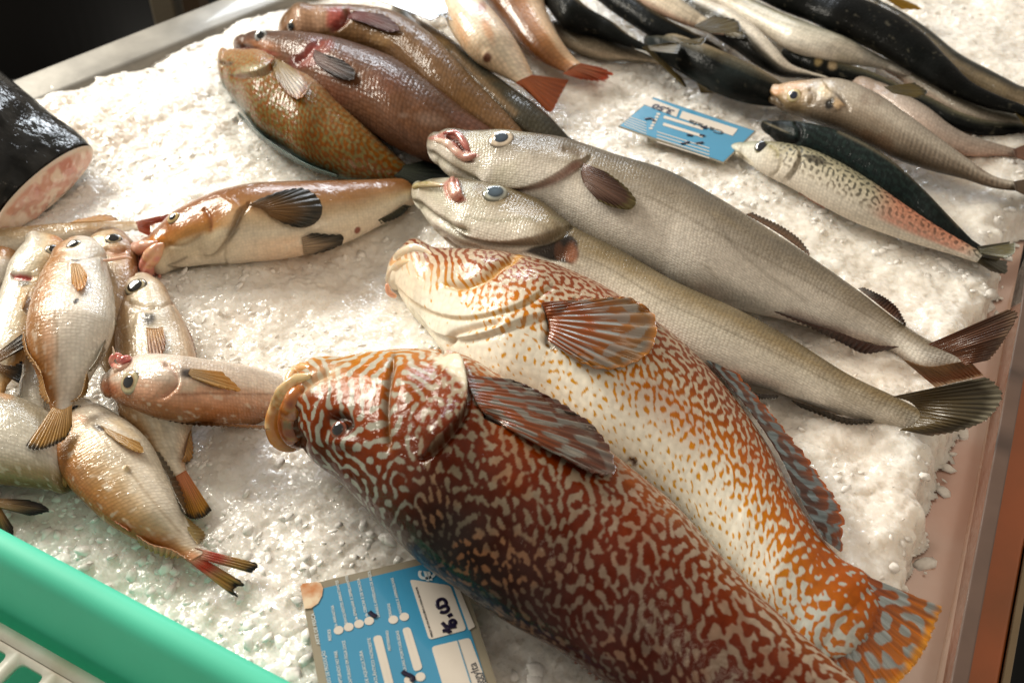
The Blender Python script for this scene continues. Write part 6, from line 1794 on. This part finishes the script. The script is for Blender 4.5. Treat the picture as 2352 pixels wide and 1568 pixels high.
M_BIN = basic('black_plastic', (6, 6, 7), 0.5, 0, 0.1, 8, spec=0.15)
bc = P3(60, 10, -0.30)
binr = empty('black_tub', tuple(bc + np.array([0, 0, -0.3])))
tag(binr, 'round black plastic tub behind the tray', 'tub')
R_ = 0.30
lathe('tub_wall', [(0.001, -0.28), (R_ * 0.86, -0.28), (R_ * 0.88, -0.26), (R_, 0.0), (R_ + 0.012, 0.006), (R_ + 0.014, 0.012), (R_ + 0.006, 0.018), (R_ - 0.006, 0.012), (R_ - 0.012, 0.0), (R_ * 0.86, -0.25), (0.001, -0.255)], bc, M_BIN, binr)
M_LEG = basic('cream_paint', (120, 112, 96), 0.5, 0, 0.15, 10)
M_LEG2 = basic('brown_paint', (84, 66, 48), 0.5, 0, 0.2, 10)
for (xa, xb, mm, lb) in ((350, 402, M_LEG, 'cream painted stand post behind the tray, left one'), (424, 462, M_LEG2, 'brown painted stand post behind the tray, right one')):
    a_ = P3(xa, 40, -0.12); b2 = P3(xb, 40, -0.12)
    w = b2 - a_; dpt = np.array([0, 0.05, 0])
    q = [a_, b2, b2 + dpt, a_ + dpt]
    o = box_pts('stand_post', [np.array([p[0], p[1], -0.9]) for p in q], [np.array([p[0], p[1], 0.3]) for p in q], mm, None, 0.004)
    tag(o, lb, 'post', 'posts behind the tray')

# ------------------------------------------------------------------ green tub with white crate, lower left
M_GREEN = basic('green_plastic', (86, 208, 176), 0.5, 0, 0.08, 14, 0.04, 120, spec=0.3)
tub = empty('green_tub', tuple(P3(60, 1480, 0.0)))
tag(tub, 'green plastic tub with rounded rim, lower left corner', 'tub')
zr = 0.022
r0, r1 = P3(-420, 1010, zr), P3(640, 1576, zr)
dr = (r1 - r0) / np.linalg.norm(r1 - r0); nr = np.array([dr[1], -dr[0], 0])
if nr[1] > 0: nr = -nr                                               # towards the viewer
# profile across the far wall: outer face, rolled rim, inner face sloping down, floor
inner_w = 0.026
prof2 = [(-0.010, -0.10), (-0.007, 0.0), (-0.006, zr - 0.006), (-0.004, zr - 0.001), (0.0, zr + 0.001), (0.006, zr + 0.001), (0.010, zr - 0.002), (0.011, zr - 0.006), (0.018, zr - 0.085), (0.022, zr - 0.115), (0.05, zr - 0.12), (0.30, zr - 0.12)]
Lr = np.linalg.norm(r1 - r0)
tt = np.linspace(0.0, Lr + 0.10, 50)
GV = np.array([[np.array([r0[0], r0[1], 0]) + dr * t + nr * q + np.array([0, 0, z]) for (q, z) in prof2] for t in tt])
shell(GV, 0.0022, 'tub_wall', M_GREEN, tub, np.ones(GV.shape), None)
# side wall at the right end, out of frame, closing the tub
e0 = np.array([r0[0], r0[1], 0]) + dr * (Lr + 0.10)
GV2 = np.array([[e0 + nr * t + dr * q + np.array([0, 0, z]) for (q, z) in [(0.01, -0.05), (0.007, zr), (0.0, zr + 0.001), (-0.008, zr - 0.004), (-0.02, zr - 0.075)]] for t in np.linspace(0, 0.30, 12)])
shell(GV2, 0.0022, 'tub_wall', M_GREEN, tub, np.ones(GV2.shape), None)

M_WHITE = basic('white_plastic', (232, 232, 226), 0.4, 0, 0.12, 30, 0.05, c2=(206, 200, 184))
crate = empty('white_crate', tuple(P3(40, 1530, 0.0)))
tag(crate, 'white lattice crate sitting inside the green tub', 'crate')
zc_ = -0.03
k0, k1 = P3(-420, 1205, zc_), P3(262, 1580, zc_)
dk = dr; nk = nr
k0 = P3(0, 1436, zc_) - dk * 0.24
Lk = 0.46; Wk = 0.2


def lattice(Lx, Ly, pitch, bar, r_, th, rim):
    """flat plate with rows of rounded square holes"""
    bm = _bm.new()
    nxh, nyh = int((Lx - 2 * rim) / pitch), int((Ly - 2 * rim) / pitch)
    hs = (pitch - bar) / 2
    seg = 5
    V = []; Fs = []
    for i in range(nxh):
        for j in range(nyh):
            cx, cy = rim + pitch * (i + 0.5), rim + pitch * (j + 0.5)
            outer = []; inner = []
            for q in range(4):
                a0 = math.pi / 2 * q
                sx, sy = (1, 1, -1, -1)[q], (1, -1, -1, 1)[q]
                sx, sy = [(1, 1), (-1, 1), (-1, -1), (1, -1)][q]
                for k in range(seg):
                    a = a0 + math.pi / 2 * k / (seg - 1)
                    ix, iy = cx + sx * (hs - r_) + r_ * math.cos(a), cy + sy * (hs - r_) + r_ * math.sin(a)
                    m_ = max(abs(math.cos(a)), abs(math.sin(a)))
                    ox_, oy_ = cx + pitch / 2 * math.cos(a) / m_, cy + pitch / 2 * math.sin(a) / m_
                    inner.append((ix, iy)); outer.append((ox_, oy_))
            b0 = len(V); n4 = len(inner)
            V += [(x, y, 0) for x, y in inner] + [(x, y, 0) for x, y in outer]
            V += [(x, y, -th) for x, y in inner] + [(x, y, -th) for x, y in outer]
            for k in range(n4):
                k2 = (k + 1) % n4
                Fs.append((b0 + k, b0 + n4 + k, b0 + n4 + k2, b0 + k2))
                Fs.append((b0 + 2 * n4 + k2, b0 + 3 * n4 + k2, b0 + 3 * n4 + k, b0 + 2 * n4 + k))
                Fs.append((b0 + k2, b0 + 2 * n4 + k2, b0 + 2 * n4 + k, b0 + k))
    # rim bars
    def barbox(x0, x1, y0, y1, z0, z1):
        b0 = len(V)
        for z in (z0, z1):
            V.extend([(x0, y0, z), (x1, y0, z), (x1, y1, z), (x0, y1, z)])
        Fs.extend([(b0 + 3, b0 + 2, b0 + 1, b0), (b0 + 4, b0 + 5, b0 + 6, b0 + 7), (b0, b0 + 1, b0 + 5, b0 + 4), (b0 + 1, b0 + 2, b0 + 6, b0 + 5), (b0 + 2, b0 + 3, b0 + 7, b0 + 6), (b0 + 3, b0, b0 + 4, b0 + 7)])
    xe, ye = rim + nxh * pitch, rim + nyh * pitch
    barbox(0, xe + rim, -0.001, rim - 0.0004, -th * 1.2, 0.0022)
    barbox(0, xe + rim, ye + 0.0004, ye + rim, -th * 1.2, 0.0022)
    barbox(0, rim - 0.0004, rim - 0.0002, ye + 0.0002, -th * 1.2, 0.0018)
    barbox(xe + 0.0004, xe + rim, rim - 0.0002, ye + 0.0002, -th * 1.2, 0.0018)
    return V, Fs


LV, LF = lattice(Lk, Wk, 0.0285, 0.0085, 0.004, 0.004, 0.007)
LV = np.array(LV)
tiltz = 0.0
W3 = k0 + LV[:, :1] * dk + LV[:, 1:2] * (nk * math.cos(tiltz) + np.array([0, 0, math.sin(tiltz)])) + LV[:, 2:] * np.array([0, 0, 1.0])
mesh('lattice', W3, np.array(LF), M_WHITE, crate, smooth=False)

# ------------------------------------------------------------------ price tags
M_LAM = basic('laminate_edge', (150, 142, 124), 0.15, 0, 0.25, 30, coat=0.8)
M_BLUE = basic('blue_print', (62, 142, 182), 0.2, 0, 0.08, 12, 0.12, 60, coat=1.0)
M_WPRINT = basic('white_print', (214, 206, 196), 0.2, 0, 0.06, 40, coat=0.6)
M_TXT = basic('white_lettering', (206, 214, 216), 0.3)
M_DTXT = basic('grey_lettering', (70, 74, 80), 0.3)
M_INK = basic('purple_black_ink', (24, 16, 44), 0.3)
FONT = bpy.data.fonts.load('<builtin>') if False else None


class Tag:
    def __init__(s, name, label, o, ux, uy, h):
        """o origin, ux reading direction, uy letter-up direction (unit 3-D vectors)"""
        s.o, s.ux, s.uy, s.h = o, ux, uy, np.cross(ux, uy)
        s.root = empty(name, tuple(o)); tag(s.root, label, 'price tag', 'blue price tags')

    def at(s, u, v, w):
        return s.o + s.ux * u + s.uy * v + s.h * w

    def plate(s, name, pts, w0, w1, mat):
        return box_pts(name, [s.at(u, v, w0) for u, v in pts], [s.at(u, v, w1) for u, v in pts], mat, s.root)

    def rect(s, name, u0, v0, u1, v1, w, mat, r=0.0, th=0.0002):
        if r:
            pts = []
            for (cx, cy, a0) in ((u1 - r, v1 - r, 0), (u0 + r, v1 - r, 90), (u0 + r, v0 + r, 180), (u1 - r, v0 + r, 270)):
                for k in range(5):
                    a = math.radians(a0 + 22.5 * k); pts.append((cx + r * math.cos(a), cy + r * math.sin(a)))
        else:
            pts = [(u0, v0), (u1, v0), (u1, v1), (u0, v1)]
        return s.plate(name, pts, w, w + th, mat)

    def text(s, body, u, v, size, w, mat, name='lettering', bold=0.0, rot=0.0, xs=1.0, final=True):
        cu = bpy.data.curves.new(name, 'FONT'); cu.body = body; cu.size = size; cu.extrude = 0.00005; cu.offset = bold; cu.resolution_u = 3
        ob = bpy.data.objects.new(name, cu); link(ob)
        ob.data.materials.append(mat)
        c, sn = math.cos(rot), math.sin(rot)
        ax = s.ux * c + s.uy * sn; ay = s.uy * c - s.ux * sn
        p = s.at(u, v, w)
        Mw = Matrix(((ax[0] * xs, ay[0], s.h[0], p[0]), (ax[1] * xs, ay[1], s.h[1], p[1]), (ax[2] * xs, ay[2], s.h[2], p[2]), (0, 0, 0, 1)))
        ob.matrix_world = Mw
        if final:                                                    # outlines become an ordinary mesh
            me = bpy.data.meshes.new_from_object(ob.evaluated_get(bpy.context.evaluated_depsgraph_get()))
            bpy.data.objects.remove(ob)
            me.transform(Mw); me.name = name
            ob = bpy.data.objects.new(name, me); link(ob)
            ob.parent = s.root; ob.matrix_parent_inverse = Matrix.Translation(-Vector(s.root.location))
        return ob

    def uv(s, px, py):
        """tag coordinates of a photo position"""
        d = ray(np.array(float(px)), np.array(float(py)))
        t = ((s.o - CAM) @ s.h) / (d @ s.h)
        q = CAM + d * t - s.o
        return float(q @ s.ux), float(q @ s.uy)

    def stroke(s, name, pts, rad, w, mat):
        P_ = np.array([s.at(*s.uv(*p), w) for p in pts])
        S = catmull(np.c_[P_ @ s.ux, P_ @ s.uy, P_ @ s.h], 24)
        C_ = S[:, :1] * s.ux + S[:, 1:2] * s.uy + S[:, 2:3] * s.h
        T = np.gradient(C_, axis=0); T /= np.linalg.norm(T, axis=1, keepdims=True) + 1e-12
        A_ = np.cross(T, s.h); th = np.linspace(0, 2 * math.pi, 8, endpoint=False)
        V = C_[:, None] + rad * np.cos(th)[None, :, None] * A_[:, None] + 0.00025 * np.sin(th)[None, :, None] * s.h
        return V.reshape(-1, 3), grid_faces(24, 8, True)


# --- near tag
zt0 = 0.012
pTL, pBL, pTR = P3(690, 1346, zt0), P3(735, 1590, zt0), P3(1020, 1266, zt0)
ux = pTL - pBL; ux /= np.linalg.norm(ux)                              # reading direction: away from the viewer
uy = -(pTR - pTL); uy -= ux * (uy @ ux); uy /= np.linalg.norm(uy)     # letter tops point left
T1 = Tag('price_tag', 'blue laminated price tag reading 16,00, in front of the red wrasse', pTL, ux, uy, 0)
uL = -0.20
vR = T1.uv(1062, 1320)[1]
T1.plate('card', [(0.0, 0.0), (uL, 0.0), (uL, vR), (0.0, vR)], -0.0012, 0.0, M_LAM)
m1 = 0.006
T1.plate('blue_print', [(-0.005, -0.0045), (uL + 0.004, -0.0045), (uL + 0.004, vR + 0.005), (-0.005, vR + 0.005)], 0.0001, 0.0003, M_BLUE)


def uvT(x, y):
    return T1.uv(*cT(x, y))


def quadT(name, pts, w, mat):
    return T1.plate(name, [uvT(*p) for p in pts], w, w + 0.0002, mat)


# torn white corner sticker with an amber stain
st = basic('stained_sticker', (222, 204, 176), 0.3, 0, 0.0, 90, 0.3, c2=(186, 116, 62))
cpts = [(4, 385), (30, 355), (170, 338), (215, 345), (243, 400), (232, 480), (190, 560), (120, 610), (48, 618)]
quadT('corner_sticker', cpts, 0.0006, st)
LINES = [('ARTE DE PESCA', (212, 985), (150, 655), 30), ('REDES', (330, 945), (318, 830), 26), ('de ARRASTAR', (392, 805), (352, 575), 24), ('ENVOLVENTES ARRASTANTES', (498, 768), (398, 318), 25),
         ('de EMALHAR E SEMELHANTES', (605, 728), (500, 268), 25), ('de CERCAR E DE SACADA', (712, 695), (622, 295), 25), ('LINHAS E APARELHOS DE ANZOL', (835, 700), (735, 215), 25),
         ('DRAGAS', (962, 690), (940, 560), 25), ('NASSAS E ARMADILHAS', (1068, 660), (975, 292), 25),
         ('MÉTODO DE PRODUÇÃO', (345, 1490), (262, 1052), 30), ('CAPTURADO NO MAR', (450, 1420), (388, 1052), 28), ('CAPTURADO EM ÁGUA DOCE', (548, 1400), (470, 945), 26), ('DE AQUICULTURA', (720, 1390), (650, 1050), 26),
         ('ATLÂNTICO NORDESTE', (815, 1390), (735, 915), 26), ('MEDITERRÂNEO', (950, 1050), (920, 840), 22), ('ÁGUAS PORTUGUESAS', (1120, 1290), (1030, 840), 24)]
for body, a, b, sz in LINES:
    ua, va = uvT(*a); ub, vb = uvT(*b)
    ob = T1.text(body, ua, va, 0.0023 * sz / 26, 0.0005, M_TXT, bold=0.00003, final=False)
    bpy.context.view_layer.update()
    wd = max(v[0] for v in ob.bound_box) - min(v[0] for v in ob.bound_box)
    L_ = math.hypot(ub - ua, vb - va); rot = math.atan2(vb - va, ub - ua)
    bpy.data.objects.remove(ob)
    T1.text(body, ua, va, 0.0023 * sz / 26, 0.0005, M_TXT, bold=0.00003, rot=rot, xs=L_ / wd)
for (x, y) in ((404, 838), (510, 805), (617, 772), (723, 741), (975, 728), (1090, 698), (1258, 1325), (1140, 1360)):
    u, v = uvT(x, y)
    T1.plate('tick_circle', [(u + 0.0026 * math.cos(a), v + 0.0026 * math.sin(a)) for a in np.linspace(0, 2 * math.pi, 18, endpoint=False)], 0.0004, 0.0006, M_WPRINT)


def rquad(name, pts, w, mat, k=0.12):
    p = [np.array(uvT(*q)) for q in pts]
    out = []
    n4 = len(p)
    for i in range(n4):
        a, b, c = p[i - 1], p[i], p[(i + 1) % n4]
        r_ = 0.0022
        e1 = b + (a - b) / np.linalg.norm(a - b) * r_; e2 = b + (c - b) / np.linalg.norm(c - b) * r_
        for t in np.linspace(0, 1, 5):
            out.append(tuple((1 - t) ** 2 * e1 + 2 * t * (1 - t) * b + t * t * e2))
    return T1.plate(name, out, w, w + 0.0002, mat)


rquad('price_field', [(1146, 308), (1570, 372), (1742, 835), (1350, 940)], 0.0004, M_WPRINT)
rquad('date_field', [(1372, 1012), (1775, 915), (1990, 1500), (1560, 1640)], 0.0004, M_WPRINT)
rquad('fill_in_field', [(1066, 818), (1150, 804), (1284, 1240), (1195, 1276)], 0.0004, M_WPRINT)
rquad('fill_in_field', [(760, 905), (850, 884), (985, 1420), (900, 1450)], 0.0004, M_WPRINT)
quadT('side_field', [(1525, 160), (1575, 190), (1830, 800), (1765, 838)], 0.0004, M_WPRINT)
quadT('rule_line', [(1640, 945), (1648, 943), (1790, 1388), (1780, 1390)], 0.0008, M_BLUE)
for body, a, b, sz, mm in (('PREÇO EM IVA INCLUÍDO A TAXA EM VIGOR', (1392, 910), (1225, 390), 16, M_DTXT), ('€', (1440, 305), (1405, 190), 34, M_TXT), ('/KG', (1478, 195), (1450, 105), 26, M_TXT), ('Baggylta', (1960, 1490), (1838, 1180), 40, M_DTXT)):
    ua, va = uvT(*a); ub, vb = uvT(*b)
    sc = {'€': 0.013, '/KG': 0.0042, 'Baggylta': 0.0062}.get(body, 0.0014)
    ob = T1.text(body, ua, va, sc, 0.0005, mm, final=False); bpy.context.view_layer.update()
    wd = max(v[0] for v in ob.bound_box) - min(v[0] for v in ob.bound_box)
    L_ = math.hypot(ub - ua, vb - va); rot = math.atan2(vb - va, ub - ua)
    bpy.data.objects.remove(ob)
    T1.text(body, ua, va, sc, 0.0007, mm, rot=rot, xs=L_ / wd, bold=0.0003 if body == '€' else 0.00005)
HW = [[(1490, 850), (1530, 845), (1565, 862), (1530, 815), (1500, 775)], [(1575, 865), (1540, 820), (1590, 808), (1632, 800)],
      [(1485, 762), (1530, 800), (1590, 790), (1625, 760), (1600, 735), (1565, 755), (1580, 790)], [(1545, 700), (1575, 680), (1590, 672)],
      [(1465, 650), (1510, 655), (1545, 635), (1535, 590), (1500, 590), (1455, 610), (1435, 575), (1445, 530), (1490, 515), (1525, 545), (1520, 590)]]
HV = []; HF = []
for s_ in HW:
    v_, f_ = T1.stroke('x', [cT(*p) for p in s_], 0.0011, 0.0008, None)
    HF.append(f_ + sum(len(q) for q in HV)); HV.append(v_)
mesh('handwriting', np.vstack(HV), np.vstack(HF), M_INK, T1.root)
for s_ in ([(725, 650), (760, 680), (800, 700)], [(1070, 1270), (1110, 1300), (1160, 1320), (1185, 1345), (1160, 1375)]):
    v_, f_ = T1.stroke('x', [cT(*p) for p in s_], 0.0013, 0.0009, None)
    mesh('ink_mark', v_, f_, M_INK, T1.root)

# --- far tag, upside down to the viewer
z2 = 0.012
pa, pb, pc_ = P3(1420, 290, z2), P3(1445, 205, z2), P3(1690, 384, z2)
ux2 = -(pc_ - pa); ux2 /= np.linalg.norm(ux2); uy2 = -(pb - pa); uy2 -= ux2 * (uy2 @ ux2); uy2 /= np.linalg.norm(uy2)
T2 = Tag('price_tag', 'blue price tag lying upside down beside the speckled mackerel', pa, ux2, uy2, 0)
q1 = T2.uv(1446, 205); q2 = T2.uv(1700, 318); q3 = T2.uv(1690, 384)
vt = q1[1]; ul = 0.65 * max(q3[0], q2[0]) + 0.35 * min(q3[0], q2[0])
T2.plate('card', [(0, 0), (0, vt), (ul, vt), (ul, 0)], -0.0012, 0.0, M_LAM)
T2.plate('blue_print', [(-0.001, -0.001), (-0.001, vt + 0.001), (ul + 0.001, vt + 0.001), (ul + 0.001, -0.001)], 0.0001, 0.0003, M_BLUE)


def q2d(name, pts, w=0.0004, mat=None):
    return T2.plate(name, [T2.uv(*c2(*p)) for p in pts], w, w + 0.0002, mat or M_WPRINT)


q2d('price_field', [(2015, 690), (2060, 650), (2280, 735), (2260, 785)])
q2d('name_field', [(2300, 745), (2335 + 335, 865), (2335 + 300, 910), (2280, 790)])
q2d('fill_in_field', [(2180, 775), (2440, 855), (2435, 872), (2172, 792)])
q2d('fill_in_field', [(2175, 822), (2440, 905), (2435, 922), (2168, 840)])
for k in range(5):
    y0 = 810 + 18 * k
    q2d('text_line', [(1890 + 6 * k, y0 - 50), (2060, y0 + 12), (2059, y0 + 16), (1889 + 6 * k, y0 - 46)])
for k in range(4):
    q2d('text_line', [(2130, 880 + 22 * k), (2480, 990 + 22 * k), (2479, 995 + 22 * k), (2129, 885 + 22 * k)])
for k in range(6):
    u, v = T2.uv(*c2(2140 - 10 * k, 765 + 19 * k))
    T2.plate('tick_circle', [(u + 0.0018 * math.cos(a), v + 0.0018 * math.sin(a)) for a in np.linspace(0, 2 * math.pi, 12, endpoint=False)], 0.0004, 0.0006, M_WPRINT)
def fit_text(T, body, a, b, size, mat, bold=0.0001):
    ua, va = T.uv(*a); ub, vb = T.uv(*b)
    ob = T.text(body, ua, va, size, 0.0007, mat, final=False); bpy.context.view_layer.update()
    wd = max(v[0] for v in ob.bound_box) - min(v[0] for v in ob.bound_box)
    bpy.data.objects.remove(ob)
    T.text(body, ua, va, size, 0.0008, mat, rot=math.atan2(vb - va, ub - ua), xs=math.hypot(ub - ua, vb - va) / wd, bold=bold)


fit_text(T2, 'Cavala', c2(2335 + 250, 885), c2(2335 + 20, 805), 0.009, M_DTXT)
fit_text(T2, '3,50', c2(2250, 745), c2(2125, 700), 0.011, M_INK, 0.0005)
for s_ in ([(2050, 800), (2090, 795), (2115, 815)], [(2290, 965), (2320, 960), (2345, 950)], [(2330, 905), (2370, 910)], [(2425, 850), (2460, 862)], [(2415, 905), (2450, 912)], [(2390, 962), (2440, 955)]):
    v_, f_ = T2.stroke('x', [c2(*p) for p in s_], 0.0014, 0.0009, None)
    mesh('ink_mark', v_, f_, M_INK, T2.root)

# --- tag at the top, half out of frame
z3 = 0.05
pa3, pb3, pc3 = P3(893, 8, z3), P3(990, 46, z3), P3(1012, 10, z3)
ux3 = (pb3 - pa3); ux3 /= np.linalg.norm(ux3); uy3 = pc3 - pb3; uy3 -= ux3 * (uy3 @ ux3); uy3 /= np.linalg.norm(uy3)
T3_ = Tag('price_tag', 'blue price tag behind the tan grouper at the top edge', pa3, ux3, uy3, 0)
w3 = T3_.uv(990, 46)[0]; h3 = 0.07
T3_.plate('card', [(-0.02, 0), (w3, 0), (w3, h3), (-0.02, h3)], -0.0012, 0, M_LAM)
T3_.plate('blue_print', [(-0.018, 0.002), (w3 - 0.002, 0.002), (w3 - 0.002, h3 - 0.002), (-0.018, h3 - 0.002)], 0.0001, 0.0003, M_BLUE)
T3_.rect('name_field', w3 * 0.45, 0.006, w3 - 0.004, 0.026, 0.0004, M_WPRINT, 0.002)
T3_.rect('name_field', -0.01, 0.008, w3 * 0.4, 0.016, 0.0004, M_WPRINT, 0.002)
T3_.text('BESUGO', w3 * 0.48, 0.011, 0.013, 0.0007, M_DTXT)

# ------------------------------------------------------------------ light: daylight from openings at the left, dim warm hall
def area(name, loc, target, sx, sy, power, colr):
    L_ = bpy.data.lights.new(name, 'AREA'); L_.shape = 'RECTANGLE'; L_.size = sx; L_.size_y = sy; L_.energy = power; L_.color = colr
    o = bpy.data.objects.new(name, L_); o.location = loc
    d = Vector(target) - Vector(loc); o.rotation_euler = d.to_track_quat('-Z', 'Y').to_euler()
    link(o)
    return o


area('window_light', (-1.95, 1.75, 1.5), (0.05, 0.05, 0), 1.4, 0.8, 110, (1.0, 0.935, 0.81))
area('sky_window', (-0.25, 2.8, 1.15), (0.0, 0.2, 0), 1.3, 0.4, 26, (0.86, 0.93, 1.0))
area('warm_fill', (1.1, -0.6, 1.5), (0.1, 0.1, 0), 0.8, 0.8, 5, (1.0, 0.80, 0.58))  # added warm fill from the front right, standing for no particular lamp
w = bpy.data.worlds.new('World'); scn.world = w; w.use_nodes = True
bg = w.node_tree.nodes['Background']; bg.inputs['Color'].default_value = (1.0, 0.89, 0.74, 1); bg.inputs['Strength'].default_value = 0.36

# ------------------------------------------------------------------ camera focus and output
foc = P3(1000, 880, 0.03)
cam_d.dof.use_dof = True
cam_d.dof.focus_distance = float((foc - CAM) @ FWD)
cam_d.dof.aperture_fstop = 8.5
vs = scn.view_settings
vs.view_transform = 'Standard'; vs.look = 'None'; vs.exposure = 0.3; vs.gamma = 1.0
vs.use_curve_mapping = False
scn.render.engine = 'CYCLES'
scn.cycles.use_denoising = True
scn.cycles.max_bounces = 8
scn.cycles.transmission_bounces = 6
scn.cycles.caustics_reflective = False; scn.cycles.caustics_refractive = False
scn.cycles.sample_clamp_indirect = 4
